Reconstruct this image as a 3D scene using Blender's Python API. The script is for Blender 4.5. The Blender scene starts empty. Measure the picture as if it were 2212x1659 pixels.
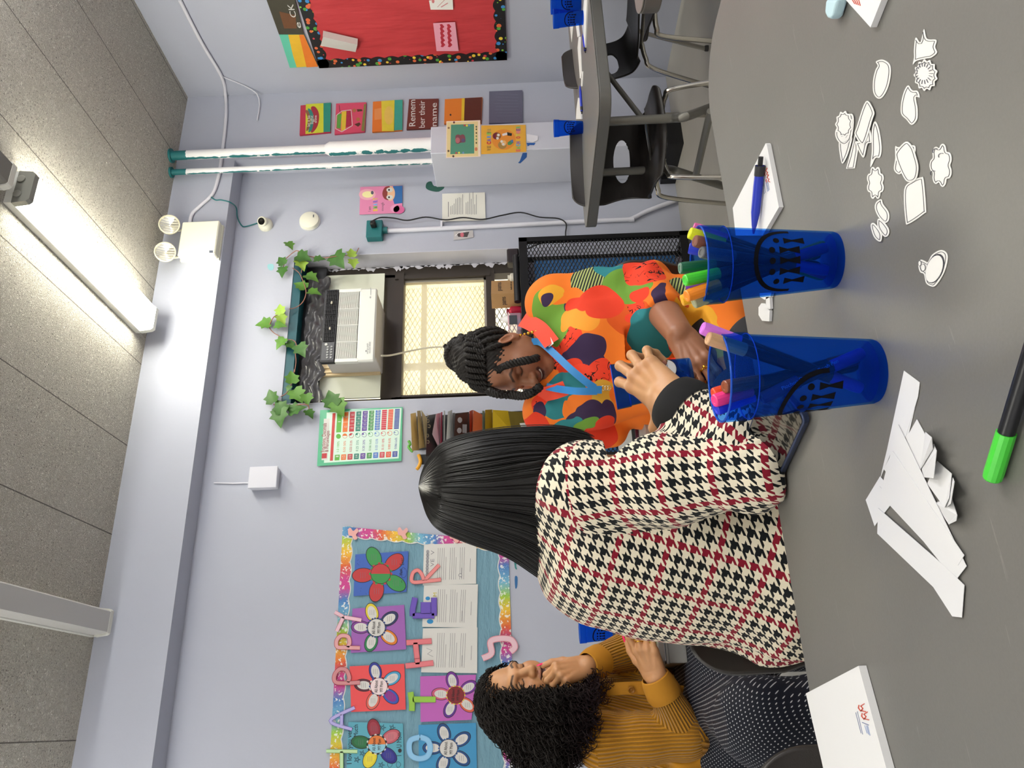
import bpy, math, random
import numpy as np
from mathutils import Vector, Matrix
random.seed(11); RNG=np.random.default_rng(5)
SC=bpy.context.scene; COL=SC.collection
PI=math.pi
# ---------------------------------------------------------------- camera
YAW,PITCH,ROLL,FPX=.41096505,.00938283,.03941289,1686.3
EYE=np.array([0,0,1.08])
_f=np.array([math.sin(YAW)*math.cos(PITCH),math.cos(YAW)*math.cos(PITCH),math.sin(PITCH)])
_r=np.array([math.cos(YAW),-math.sin(YAW),0]); _d=np.cross(_f,_r)
RT=math.cos(ROLL)*_r+math.sin(ROLL)*_d; DN=-math.sin(ROLL)*_r+math.cos(ROLL)*_d; FW=_f
def ray(ix,iy): return FW+RT*((829.5-iy)/FPX)+DN*((ix-1106)/FPX)
def aZ(ix,iy,z): d=ray(ix,iy); return EYE+d*((z-EYE[2])/d[2])
def aY(ix,iy,y): d=ray(ix,iy); return EYE+d*(y/d[1])
def aX(ix,iy,x): d=ray(ix,iy); return EYE+d*(x/d[0])
def aD(ix,iy,dep): return EYE+ray(ix,iy)*dep
cam=bpy.data.cameras.new('camera'); camo=bpy.data.objects.new('camera',cam); COL.objects.link(camo)
cam.sensor_fit='HORIZONTAL'; cam.sensor_width=36; cam.lens=36*FPX/2212; cam.clip_start=.02
mw=Matrix.Identity(4)
for i in range(3): mw[i][0],mw[i][1],mw[i][2],mw[i][3]=DN[i],RT[i],-FW[i],EYE[i]
camo.matrix_world=mw; SC.camera=camo
SC.view_settings.view_transform='Standard'; SC.view_settings.look='None'; SC.view_settings.gamma=1; SC.view_settings.exposure=.1
# ---------------------------------------------------------------- materials
def lin(c):
    if isinstance(c,str): c=[int(c[i:i+2],16) for i in (0,2,4)]
    return tuple(((v/255)/12.92 if v/255<=.04045 else ((v/255+.055)/1.055)**2.4) for v in c[:3])+(1,)
class NT:
    def __init__(s,name):
        s.m=bpy.data.materials.new(name); s.m.use_nodes=True; s.t=s.m.node_tree; s.n=s.t.nodes
        s.p=s.n['Principled BSDF']; s.o=s.n['Material Output']
    def new(s,k,**a):
        n=s.n.new(k)
        for q,v in a.items(): setattr(n,q,v)
        return n
    def link(s,a,b): s.t.links.new(a,b)
    def put(s,sock,v):
        if hasattr(v,'is_output') or hasattr(v,'links'): s.link(v,sock)
        else: sock.default_value=v
    def math(s,op,a,b=0,c=None,clamp=False):
        n=s.new('ShaderNodeMath',operation=op,use_clamp=clamp); s.put(n.inputs[0],a); s.put(n.inputs[1],b)
        if c is not None: s.put(n.inputs[2],c)
        return n.outputs[0]
    def mix(s,f,a,b,mode='MIX'):
        n=s.new('ShaderNodeMix',data_type='RGBA',blend_type=mode); s.put(n.inputs[0],f); s.put(n.inputs[6],a); s.put(n.inputs[7],b); return n.outputs[2]
    def coord(s,k='Object'): return s.new('ShaderNodeTexCoord').outputs[k]
    def mapping(s,v,scale=(1,1,1),loc=(0,0,0),rot=(0,0,0)):
        n=s.new('ShaderNodeMapping'); s.link(v,n.inputs[0]); n.inputs['Scale'].default_value=scale; n.inputs['Location'].default_value=loc; n.inputs['Rotation'].default_value=rot; return n.outputs[0]
    def noise(s,v,scale,detail=3,rough=.5,out=0,dist=0):
        n=s.new('ShaderNodeTexNoise'); s.link(v,n.inputs['Vector']); n.inputs['Scale'].default_value=scale; n.inputs['Detail'].default_value=detail; n.inputs['Roughness'].default_value=rough; n.inputs['Distortion'].default_value=dist; return n.outputs[out]
    def voro(s,v,scale,feature='F1',out='Distance',rnd=1):
        n=s.new('ShaderNodeTexVoronoi',feature=feature); s.link(v,n.inputs['Vector']); n.inputs['Scale'].default_value=scale; n.inputs['Randomness'].default_value=rnd; return n.outputs[out]
    def ramp(s,f,stops,interp='LINEAR'):
        n=s.new('ShaderNodeValToRGB'); s.link(f,n.inputs[0]); r=n.color_ramp; r.interpolation=interp
        while len(r.elements)<len(stops): r.elements.new(.5)
        for e,(p,c) in zip(r.elements,stops): e.position=p; e.color=c if len(c)==4 else (*c,1)
        return n.outputs[0]
    def bump(s,h,strength=.3,dist=.01):
        n=s.new('ShaderNodeBump'); s.link(h,n.inputs['Height']); n.inputs['Strength'].default_value=strength; n.inputs['Distance'].default_value=dist; s.link(n.outputs[0],s.p.inputs['Normal']); return n
    def base(s,c,rough=.6,metal=0,spec=.5):
        s.put(s.p.inputs['Base Color'],c); s.p.inputs['Roughness'].default_value=rough; s.p.inputs['Metallic'].default_value=metal; s.p.inputs['Specular IOR Level'].default_value=spec; return s.m
    def sep(s,v):
        n=s.new('ShaderNodeSeparateXYZ'); s.link(v,n.inputs[0]); return n.outputs
    def comb(s,x,y,z=0):
        n=s.new('ShaderNodeCombineXYZ'); s.put(n.inputs[0],x); s.put(n.inputs[1],y); s.put(n.inputs[2],z); return n.outputs[0]
_mc={}
def M(c,rough=.6,metal=0,spec=.4,bump=None,var=0,name=None,emit=0,coat=0):
    key=(str(c),rough,metal,spec,bump,var,emit,coat)
    if key in _mc: return _mc[key]
    t=NT(name or 'paint_'+str(len(_mc))); col=lin(c)
    if var:
        nz=t.noise(t.coord(),var[0] if isinstance(var,tuple) else 12,4)
        amt=var[1] if isinstance(var,tuple) else var
        col=t.mix(nz,tuple(v*(1-amt) for v in col[:3])+(1,),tuple(min(1,v*(1+amt)) for v in col[:3])+(1,))
    t.base(col,rough,metal,spec)
    if coat: t.p.inputs['Coat Weight'].default_value=coat; t.p.inputs['Coat Roughness'].default_value=.1
    if bump: t.bump(t.noise(t.coord(),bump[0],4),bump[1],.004)
    if emit: t.p.inputs['Emission Color'].default_value=lin(c); t.p.inputs['Emission Strength'].default_value=emit
    _mc[key]=t.m; return t.m
# ---------------------------------------------------------------- mesh builder
def tag(o,label=None,cat=None,group=None,kind=None):
    if label: o['label']=label
    if cat: o['category']=cat
    if group: o['group']=group
    if kind: o['kind']=kind
    return o
def empty(name,loc,label=None,cat=None,group=None,kind=None):
    o=bpy.data.objects.new(name,None); COL.objects.link(o); o.location=loc; o.empty_display_size=.05
    return tag(o,label,cat,group,kind)
def wloc(o):
    v=Vector((0,0,0))
    while o: v=v+o.location; o=o.parent
    return v
class MB:
    def __init__(s): s.v=[]; s.f=[]; s.mi=[]; s.mats=[]; s.uv=None
    def mid(s,m):
        if m is None: return 0
        if m not in s.mats: s.mats.append(m)
        return s.mats.index(m)
    def add(s,v,f,m=None):
        k=len(s.v); i=s.mid(m); s.v.extend([tuple(map(float,p)) for p in v]); s.f.extend([tuple(a+k for a in q) for q in f]); s.mi.extend([i]*len(f)); return s
    def box(s,c,d,m=None,R=None,b=0):
        x,y,z=[q/2 for q in d]
        if b:
            b=min(b,x*.9,y*.9,z*.9); v=[]
            for sz in (-1,1):
                for sy in (-1,1):
                    for sx in (-1,1):
                        v+= [(sx*x,sy*(y-b),sz*(z-b)),(sx*(x-b),sy*y,sz*(z-b)),(sx*(x-b),sy*(y-b),sz*z)]
            import bmesh
            bm=bmesh.new()
            for p in v: bm.verts.new(p)
            bmesh.ops.convex_hull(bm,input=bm.verts); bm.verts.index_update()
            v=[tuple(q.co) for q in bm.verts]; f=[tuple(q.index for q in fc.verts) for fc in bm.faces]; bm.free()
        else:
            v=[(sx*x,sy*y,sz*z) for sz in (-1,1) for sy in (-1,1) for sx in (-1,1)]
            f=[(0,2,3,1),(4,5,7,6),(0,1,5,4),(2,6,7,3),(0,4,6,2),(1,3,7,5)]
        v=np.array(v)
        if R is not None: v=v@np.array(R).T
        return s.add(v+np.array(c),f,m)
    def bb(s,lo,hi,m=None,b=0):
        lo=np.array(lo,float); hi=np.array(hi,float); return s.box((lo+hi)/2,np.abs(hi-lo),m,None,b)
    def tube(s,pts,r,n=8,m=None,cap=True,closed=False):
        P=np.array(pts,float); L=len(P); rr=np.full(L,r,float) if np.isscalar(r) else np.array(r,float)
        T=np.gradient(P,axis=0)
        if closed: T=np.roll(P,-1,0)-np.roll(P,1,0)
        T/=np.linalg.norm(T,axis=1)[:,None]+1e-12
        u=np.cross(T[0],[0,0,1]); 
        if np.linalg.norm(u)<1e-3: u=np.cross(T[0],[1,0,0])
        u/=np.linalg.norm(u); v=[]
        a=np.arange(n)*2*PI/n
        for i in range(L):
            u=u-T[i]*np.dot(u,T[i]); u/=np.linalg.norm(u)+1e-12; w=np.cross(T[i],u)
            v.append(P[i]+rr[i]*(np.cos(a)[:,None]*u+np.sin(a)[:,None]*w))
        f=[]
        for i in range(L if closed else L-1):
            j=(i+1)%L
            for k in range(n): f.append((i*n+k,i*n+(k+1)%n,j*n+(k+1)%n,j*n+k))
        if cap and not closed: f+=[tuple(range(n))[::-1],tuple((L-1)*n+k for k in range(n))]
        return s.add(np.concatenate(v),f,m)
    def lathe(s,prof,n=24,m=None,c=(0,0,0),axis=None,cap=False):
        a=np.arange(n)*2*PI/n; v=[]
        for r,z in prof:
            for t in a: v.append((r*math.cos(t),r*math.sin(t),z))
        f=[(i*n+k,i*n+(k+1)%n,(i+1)*n+(k+1)%n,(i+1)*n+k) for i in range(len(prof)-1) for k in range(n)]
        if cap: f+=[tuple(range(n))[::-1],tuple((len(prof)-1)*n+k for k in range(n))]
        v=np.array(v)
        if axis is not None: v=v@np.array(Vector((0,0,1)).rotation_difference(Vector(axis)).to_matrix()).T
        return s.add(v+np.array(c),f,m)
    def ell(s,c,r,m=None,R=None,n=12):
        v=[];f=[]
        for i in range(n+1):
            th=PI*i/n
            for k in range(2*n): ph=PI*k/n; v.append((r[0]*math.sin(th)*math.cos(ph),r[1]*math.sin(th)*math.sin(ph),r[2]*math.cos(th)))
        for i in range(n):
            for k in range(2*n): f.append((i*2*n+k,(i+1)*2*n+k,(i+1)*2*n+(k+1)%(2*n),i*2*n+(k+1)%(2*n)))
        v=np.array(v)
        if R is not None: v=v@np.array(R).T
        return s.add(v+np.array(c),f,m)
    def prism(s,pts,ext,m=None,side=None):
        P=np.array(pts,float); n=len(P); e=np.array(ext,float)
        # outward normals: order polygon so that (n x e)>0
        nn=np.zeros(3)
        for i in range(n): nn+=np.cross(P[i]-P[0],P[(i+1)%n]-P[0])
        if np.dot(nn,e)<0: P=P[::-1]
        k=len(s.v); s.add(np.concatenate([P,P+e]),[tuple(range(n))[::-1],tuple(range(n,2*n))],m)
        f=[(i,(i+1)%n,n+(i+1)%n,n+i) for i in range(n)]
        i0=s.mid(side or m); s.f.extend([tuple(a+k for a in q) for q in f]); s.mi.extend([i0]*n); return s
    def build(s,name,m=None,parent=None,smooth=True,bevel=0,sub=0,origin=None,ang=40,local=False):
        me=bpy.data.meshes.new(name); V=np.array(s.v,float)
        if local: off=np.zeros(3)
        elif parent is not None: off=np.array(wloc(parent))
        elif origin is not None: off=np.array(origin,float)
        else: off=np.array([(V[:,0].min()+V[:,0].max())/2,(V[:,1].min()+V[:,1].max())/2,V[:,2].min()])
        me.from_pydata((V-off).tolist(),[],s.f)
        mats=s.mats if s.mats else ([m] if m else [])
        for q in mats: me.materials.append(q)
        if len(mats)>1: me.polygons.foreach_set('material_index',s.mi)
        if s.uv is not None:
            l=me.uv_layers.new(name='UVMap'); l.data.foreach_set('uv',np.array(s.uv,np.float32).ravel())
        me.update()
        if smooth: me.shade_smooth() if hasattr(me,'shade_smooth') else None
        o=bpy.data.objects.new(name,me); COL.objects.link(o)
        if smooth and ang<180: me.set_sharp_from_angle(angle=math.radians(ang))
        if parent is not None: o.parent=parent
        else: o.location=off
        if local and parent is None: o.location=(0,0,0)
        if bevel: b=o.modifiers.new('bevel','BEVEL'); b.width=bevel; b.segments=3; b.limit_method='ANGLE'; b.angle_limit=math.radians(40)
        if sub: b=o.modifiers.new('sub','SUBSURF'); b.levels=sub; b.render_levels=sub
        return o
def copy_tree(o,parent=None):
    c=o.copy(); COL.objects.link(c)
    if parent is not None: c.parent=parent
    for ch in list(o.children): copy_tree(ch,c)
    return c
_fonts={}
def text_mesh(s,size,ext=.0004,res=3,italic=0,bold=0):
    k=(s,size,ext,res,italic,bold)
    if k in _fonts: return _fonts[k]
    cu=bpy.data.curves.new('t','FONT'); cu.body=s; cu.size=size; cu.extrude=ext; cu.resolution_u=res; cu.shear=italic; cu.offset=bold
    o=bpy.data.objects.new('t',cu); COL.objects.link(o)
    dg=bpy.context.evaluated_depsgraph_get(); me=bpy.data.meshes.new_from_object(o.evaluated_get(dg))
    v=np.array([q.co for q in me.vertices]) if len(me.vertices) else np.zeros((0,3)); f=[tuple(q.vertices) for q in me.polygons]
    bpy.data.objects.remove(o); bpy.data.curves.remove(cu); bpy.data.meshes.remove(me)
    _fonts[k]=(v,f); return v,f
def put_text(mb,s,org,right,up,size,m,width=None,nrm=None,ext=.0004,italic=0,bold=0):
    v,f=text_mesh(s,size,ext,italic=italic,bold=bold)
    if not len(v): return
    R=np.array(right,float); R/=np.linalg.norm(R); U=np.array(up,float); U/=np.linalg.norm(U); N=np.cross(R,U)
    v=v.copy()
    if width: v[:,0]*=width/(v[:,0].max()-min(0,v[:,0].min()))
    mb.add(np.array(org)+v[:,:1]*R+v[:,1:2]*U+v[:,2:3]*N,f,m)
def catmull(pts,n=8,closed=False):
    P=np.array(pts,float); L=len(P); out=[]
    for i in range(L if closed else L-1):
        g=(lambda k:P[k%L]) if closed else (lambda k:P[min(max(k,0),L-1)])
        a,b,c,d=g(i-1),g(i),g(i+1),g(i+2)
        for t in np.arange(n)/n: out.append(.5*((2*b)+(-a+c)*t+(2*a-5*b+4*c-d)*t*t+(-a+3*b-3*c+d)*t**3))
    if not closed: out.append(P[-1])
    return np.array(out)
class Flat:
    """thin things traced on a plane; P maps (ix,iy) to the plane, N points to the viewer"""
    def __init__(s,P,N,t=.0012): s.P=P; s.N=np.array(N,float); s.t=t; s.mb=MB(); s.lay=t
    def sheet(s,pts,m,lift=0): s.mb.prism([s.P(*p)+s.N*lift for p in pts],s.N*s.t,m); s.base=lift+s.t; s.lay=s.base; return s
    def poly(s,pts,m,up=.0004,smooth=0):
        if smooth: pts=catmull(pts,smooth,True)
        s.lay=s.base+up; s.mb.prism([s.P(*p)+s.N*s.base for p in pts],s.N*up,m); return s
    def ell(s,c,a,b,m,up=.0004,rot=0,n=24):
        ca,sa=math.cos(rot),math.sin(rot)
        return s.poly([(c[0]+a*math.cos(t)*ca-b*math.sin(t)*sa,c[1]+a*math.cos(t)*sa+b*math.sin(t)*ca) for t in np.arange(n)*2*PI/n],m,up)
    def line(s,pts,w,m,up=.0006):
        for p,q in zip(pts[:-1],pts[1:]):
            p=np.array(p,float); q=np.array(q,float); d=q-p; L=np.linalg.norm(d)
            if L<1e-6: continue
            d/=L; n=np.array([-d[1],d[0]])*w/2; e=d*w*.3
            s.poly([p-e+n,q+e+n,q+e-n,p-e-n],m,up)
        return s
    def text(s,st,p,q,size,m,up=.0005,italic=0,fit=True,bold=0):
        """text from image point p towards image point q (baseline), cap size in image px"""
        a=s.P(*p); b=s.P(*q); c=s.P(p[0]-size,p[1]); R=b-a; R/=np.linalg.norm(R); h=np.linalg.norm(c-a)
        U=np.cross(s.N,R)
        put_text(s.mb,st,a+s.N*(s.base+up),R,U,h*1.4,m,np.linalg.norm(b-a) if fit else None,italic=italic,bold=bold,ext=.0003)
        return s
    def build(s,name,parent=None,**k): return s.mb.build(name,None,parent,smooth=False,**k)
# ================================================================ ROOM
YB=4.22; XR=4.013; ZC=3.275; YBEAM=4.07; ZBEAM=2.89; TZ=.73
def wallmat(name,c):
    t=NT(name); v=t.coord(); n=t.noise(v,2.2,4); n2=t.noise(v,160,2)
    c0=lin(c); col=t.mix(n,tuple(x*.96 for x in c0[:3])+(1,),tuple(x*1.03 for x in c0[:3])+(1,))
    chip=t.math('GREATER_THAN',t.noise(v,9,6,.7),.735)
    col=t.mix(chip,col,lin('aeb4c4'))
    t.base(col,.62,0,.35); h=t.math('ADD',t.math('MULTIPLY',t.noise(v,28,5),1),t.math('MULTIPLY',n2,.12)); t.bump(h,.22,.004); return t.m
WALL=wallmat('lavender_wall_paint','b0b4c3')
WALLW=M('f2f2f4',.7,name='white_wall_paint'); WALL2=M('c2c3cf',.6,bump=(40,.15),name='lavender_trim_paint')
def ceilmat():
    t=NT('wood_wool_ceiling_board'); v=t.coord()
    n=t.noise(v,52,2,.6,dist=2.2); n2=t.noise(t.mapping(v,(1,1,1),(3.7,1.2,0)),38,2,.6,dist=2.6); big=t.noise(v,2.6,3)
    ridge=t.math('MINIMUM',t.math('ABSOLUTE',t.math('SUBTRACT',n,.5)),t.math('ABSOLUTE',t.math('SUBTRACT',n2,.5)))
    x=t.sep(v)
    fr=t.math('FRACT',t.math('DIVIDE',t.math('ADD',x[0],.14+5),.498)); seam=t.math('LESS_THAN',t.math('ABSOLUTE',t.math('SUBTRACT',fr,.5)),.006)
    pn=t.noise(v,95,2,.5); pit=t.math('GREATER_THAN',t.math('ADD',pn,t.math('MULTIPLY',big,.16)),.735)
    col=t.mix(t.math('MULTIPLY',pit,.7),lin('fffaf0'),lin('5c534b')); col=t.mix(t.math('MULTIPLY',t.math('SUBTRACT',.045,ridge,clamp=True),16.0,clamp=True),col,lin('a89e8e')); col=t.mix(t.math('MULTIPLY',seam,.75),col,lin('5a544c'))  # shade of the pits and fibre valleys is put into the colour; seams darker
    t.base(col,.9,0,.1)
    h=t.math('MINIMUM',t.math('MULTIPLY',ridge,7),1); h=t.math('SUBTRACT',h,t.math('MULTIPLY',pit,1.5)); h=t.math('SUBTRACT',h,seam)
    t.bump(h,1,.010); return t.m
def floormat():
    t=NT('worn_grey_floor_tile'); v=t.coord(); n=t.noise(v,3,5); s=t.sep(v)
    col=t.mix(n,lin('98958d'),lin('aeaba3')); t.base(col,.45,0,.4)
    g=t.math('MINIMUM',t.math('FRACT',t.math('DIVIDE',s[0],.305)),t.math('FRACT',t.math('DIVIDE',s[1],.305)))
    t.bump(t.math('GREATER_THAN',g,.012),.15,.002); return t.m
def struct(name,mb,m,**k):
    o=mb.build(name,m,smooth=False,**k); o['kind']='structure'; return o
XL=-3.2; YF=-2.6
struct('floor',MB().bb((XL-.2,YF-.2,-.1),(XR+.2,YB+.2,0)),floormat())
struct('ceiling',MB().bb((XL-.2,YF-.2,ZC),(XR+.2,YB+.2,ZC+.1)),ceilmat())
WX0,WX1,WZ0,WZ1=1.765,2.785,1.02,2.484
w=MB(); w.bb((XL-.2,YB,0),(WX0,YB+.2,ZC)); w.bb((WX1,YB,0),(XR+.2,YB+.2,ZC)); w.bb((WX0,YB,0),(WX1,YB+.2,WZ0)); w.bb((WX0,YB,WZ1),(WX1,YB+.2,ZC))
struct('wall_back',w,WALL)
struct('wall_right',MB().bb((XR,YF-.2,0),(XR+.2,YB,ZC)),WALL)
struct('wall_left',MB().bb((XL-.2,YF-.2,0),(XL,YB,ZC)),WALLW)
struct('wall_front',MB().bb((XL,YF-.2,0),(XR,YF,ZC)),WALLW)
struct('trim_1',MB().bb((XL,YBEAM,ZBEAM),(XR,YB,ZC)),WALL)          # beam
struct('trim_2',MB().bb((3.455,YBEAM,0),(XR,YB,ZBEAM)),WALL)        # pilaster in the corner
BX0,BX1,BY0,BZ1=3.284,3.50,3.886,1.578
struct('trim_3',MB().bb((BX0,BY0,.1),(BX1,YB,BZ1),b=.004),wallmat('pipe_chase_paint','c2c5d2'))
struct('baseboard_corner',MB().bb((BX0-.012,BY0-.012,0),(BX1+.01,YB,.1)).bb((BX0-.05,4.17,0),(BX0,YB,.1)),M('17171a',.35))
# window reveal lining
r=MB(); r.bb((WX1-.004,YB,WZ0),(WX1,YB+.2,WZ1)); r.bb((WX0,YB,WZ0),(WX0+.004,YB+.2,WZ1)); struct('trim_4',r,WALL2)
# ------------------------------------------------------------ window_1
YW=4.40
BRZ=M('3a332e',.45,.3,name='dark_bronze_metal'); BRZ2=M('4a423c',.4,.3)
win=MB()
def rect(x0,z0,x1,z1,y0,y1,mb,m=None): mb.bb((x0,y0,z0),(x1,y1,z1),m)
rect(WX0+.004,1.02,1.845,2.48,YW-.02,YW+.06,win); rect(2.70,1.02,WX1-.004,2.48,YW-.02,YW+.06,win); rect(WX0,2.36,WX1,2.42,YW-.02,YW+.06,win)
rect(1.84,1.80,2.72,1.835,YW-.05,YW+.04,win); rect(1.84,1.86,2.72,1.93,YW-.02,YW+.05,win); rect(1.84,1.835,2.72,1.86,YW-.035,YW+.05,win)
rect(1.84,1.215,2.72,1.27,YW-.04,YW+.05,win); rect(1.84,1.02,2.72,1.06,YW-.03,YW+.05,win); rect(2.672,1.24,2.70,1.86,YW-.045,YW+.04,win); rect(1.84,1.24,1.852,1.86,YW-.045,YW+.04,win)
wo=struct('window_1',win,BRZ)
def panemat():
    t=NT('yellowed_acrylic_pane'); v=t.coord()
    tr=t.new('ShaderNodeBsdfTransparent'); tl=t.new('ShaderNodeBsdfTranslucent'); gl=t.new('ShaderNodeBsdfGlossy'); gl.inputs['Roughness'].default_value=.15
    col=t.mix(t.noise(v,6,4),lin('f6f0dc'),lin('fbf8ee')); t.link(col,tr.inputs[0]); t.link(col,tl.inputs[0])
    mx=t.new('ShaderNodeMixShader'); mx.inputs[0].default_value=.30; t.link(tr.outputs[0],mx.inputs[1]); t.link(tl.outputs[0],mx.inputs[2])
    m2=t.new('ShaderNodeMixShader'); m2.inputs[0].default_value=.05; t.link(mx.outputs[0],m2.inputs[1]); t.link(gl.outputs[0],m2.inputs[2]); t.link(m2.outputs[0],t.o.inputs[0]); return t.m
MB().bb((1.852,YW,1.27),(2.672,YW+.006,1.80)).build('pane',panemat(),wo,smooth=False)
fb=MB(); rect(1.852,1.27,1.862,1.80,YW-.02,YW,fb); rect(2.655,1.27,2.672,1.80,YW-.02,YW,fb); rect(1.852,1.27,2.672,1.285,YW-.02,YW,fb)
fb.build('pane_bead',M('a9a396',.35,.6),wo,smooth=False)
# security mesh and bars outside
wm=MB(); px,pz=.062,.032; yy=YW+.16
n=int(.95/px)+1; L=.62
for s in (-1,1):
    k=-40
    while k<60:
        # line z = z0 + s*(pz/px)*(x-x0)
        x0=1.80+k*px; sl=s*pz/px
        pts=[]
        xa,xb=1.80,2.72; za=1.05+sl*(xa-x0); zb=1.05+sl*(xb-x0)
        # clip to z in [1.05,1.82]
        lo,hi=1.05,1.82
        def clip(z): return x0+(z-1.05)/sl
        xs=sorted([clip(lo),clip(hi)]); a=max(xa,xs[0]); b=min(xb,xs[1])
        if b-a>.01:
            A=np.array([a,yy,1.05+sl*(a-x0)]); B=np.array([b,yy,1.05+sl*(b-x0)]); wm.tube([A,B],.0026,4)
        k+=1
wm.build('security_mesh',M('5e594e',.6,.2),wo,smooth=False)
gb=MB(); rect(1.80,1.68,2.75,1.715,yy+.01,yy+.05,gb); rect(2.13,1.05,2.165,1.82,yy+.01,yy+.05,gb); gb.build('security_bar',M('6f6d6a',.5),wo,smooth=False)
# top of window: teal painted head, black blind, plastic sheet, filler panels
rect_=MB(); rect_.bb((WX0+.004,YB+.005,2.43),(WX1-.004,YB+.2,2.483)); rect_.build('painted_head',M('14505c',.4),wo,smooth=False)
b=MB(); b.bb((1.80,YB+.10,2.30),(2.76,YB+.19,2.435)); b.build('dark_head_panel',M('1b1a1e',.35),wo,smooth=False)
for nm,q in (('filler_panel',(1.840,1.925,2.03,2.36)),('filler_panel',(2.0301,1.925,2.71,2.36))):
    m=MB(); rect(q[0],q[1],q[2],q[3],YW-.06,YW-.045,m); m.build(nm,M('d9dccd',.5),wo,smooth=False)
m=MB(); rect(1.985,1.925,2.06,2.30,YW-.085,YW-.061,m); rect(2.00,1.925,2.012,2.30,YW-.095,YW-.08,m); rect(2.03,1.925,2.042,2.30,YW-.095,YW-.08,m); m.build('accordion_filler',M('d8c39c',.55),wo,smooth=False)
# crinkled grey plastic sheet stuffed over the panel
pl=MB(); nx,nz=26,8; v=[]
for j in range(nz+1):
    for i in range(nx+1):
        x=1.80+.86*i/nx; z=2.40-.125*j/nz-.02*math.sin(i*1.3)*j/nz
        v.append((x,YW-.11+.018*math.sin(i*2.1+j)+.012*math.sin(i*.7-j*1.9)+.0*j,z))
pl.add(v,[(j*(nx+1)+i,j*(nx+1)+i+1,(j+1)*(nx+1)+i+1,(j+1)*(nx+1)+i) for j in range(nz) for i in range(nx)])
pl.build('plastic_sheet',M('4b4a4e',.25,0,.6),wo,ang=180)
# flaking paint on the frame edge
fl=MB()
for i in range(26):
    z=1.12+1.2*i/26+.03*RNG.random(); wd=.004+.034*RNG.random()**2; q=[(WX1-.003,z-.02)]+[(WX1-.008-wd*RNG.uniform(.2,1),z+.012*j) for j in range(4)]+[(WX1-.003,z+.06)]
    fl.prism([(a,YW-.0215,b) for a,b in q],(0,-.0008,0))
fl.build('flaking_paint',M('d5d4e0',.6),wo,smooth=False)
# ------------------------------------------------------------ outside
def brick():
    t=NT('pale_brick'); v=t.coord(); b=t.new('ShaderNodeTexBrick'); t.link(t.mapping(v,(1,1,1),rot=(PI/2,0,0)),b.inputs[0]); b.inputs['Scale'].default_value=5
    b.inputs['Color1'].default_value=lin('efe2bc'); b.inputs['Color2'].default_value=lin('e6d5a6'); b.inputs['Mortar'].default_value=lin('efe6c8')
    col=t.mix(t.noise(v,1.2,3),b.outputs[0],lin('f0e8cf')); t.base(col,.8,0,.1); return t.m
o=MB().bb((-1,8.2,-2),(8,8.5,7)).build('neighbouring_wall',brick(),smooth=False); o['kind']='structure'
wd=bpy.data.worlds.new('world'); SC.world=wd; wd.use_nodes=True; bg=wd.node_tree.nodes['Background']; bg.inputs[0].default_value=(1,.97,.9,1); bg.inputs[1].default_value=3.2
# ------------------------------------------------------------ ceiling light fixtures
LENS_ON=M('fffbe8',.4,emit=36,name='lit_lens'); LENS_FAR=M('fffdf4',.4,emit=13,name='lit_lens_far'); LENS_ROOM=M('fffdf6',.4,emit=27,name='lit_lens_room'); LENS_OFF=M('bdbcba',.35,name='unlit_ribbed_lens',bump=(260,.2)); HOUS=M('cfcfca',.4,.1); CAPM=M('8c8c86',.4,.5)
def fixture(x,y0,y1,on,label,w=.19,h=.135,lens=None):
    t=empty('ceiling_light',(x,(y0+y1)/2,ZC-h),label,'light','surface mounted ceiling lights')
    MB().bb((x-w/2,y0,ZC-.035),(x+w/2,y1,ZC-.001)).build('housing',HOUS,t,smooth=False)
    p=MB(); prof=[(-w*.46,ZC-.035),(-w*.42,ZC-h*.88),(-w*.36,ZC-h),(w*.36,ZC-h),(w*.42,ZC-h*.88),(w*.46,ZC-.035)]
    p.prism([(x+a,y0+.03,z) for a,z in prof],(0,y1-y0-.06,0)); p.build('lens',lens or (LENS_ON if on else LENS_OFF),t,ang=30)
    for yy,s in ((y0,1),(y1,-1)):
        p=MB(); p.prism([(x+a*1.12,yy,z-.001) for a,z in prof],(0,s*.03,0)); c=p.build('end_cap',M('d9d9d2',.4) if yy==y1 else CAPM,t,smooth=False)
        if yy==y0:
            k=MB()
            for a in (-.04,.04): k.lathe([(0,0),(.018,0),(.018,.003),(0,.003)],14,None,(x+a,yy-.003,ZC-.055),axis=(0,-1,0))
            k.build('knockout',M('b0b0aa',.3,.7),c)
    return t
fixture(2.215,2.72,3.95,True,'lit ceiling light beside the emergency lamp heads, near the window',w=.165,h=.11)
fixture(2.215,1.2,2.66,False,'dark grey ceiling light end, unlit, in line behind the lit one',w=.13,h=.07,lens=M('7d7c78',.45,.2))
fixture(.535,1.6,4.03,False,'unlit white ceiling light above the flower bulletin board',w=.135,h=.10)
E2=LENS_ON
for x,y in ((-1.2,.4),(2.215,-1.2),(.535,-1.4),(-1.2,-1.6),(-1.2,2.6),(3.55,-.6),(3.55,.85)):  # unseen lamps; right-hand row added, lenses deepened to brighten walls and ceiling
    fixture(x,y,y+1.23,True,'lit ceiling light over the part of the room behind the camera',h=.26,lens=LENS_FAR if x<0 else LENS_ROOM)
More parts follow.
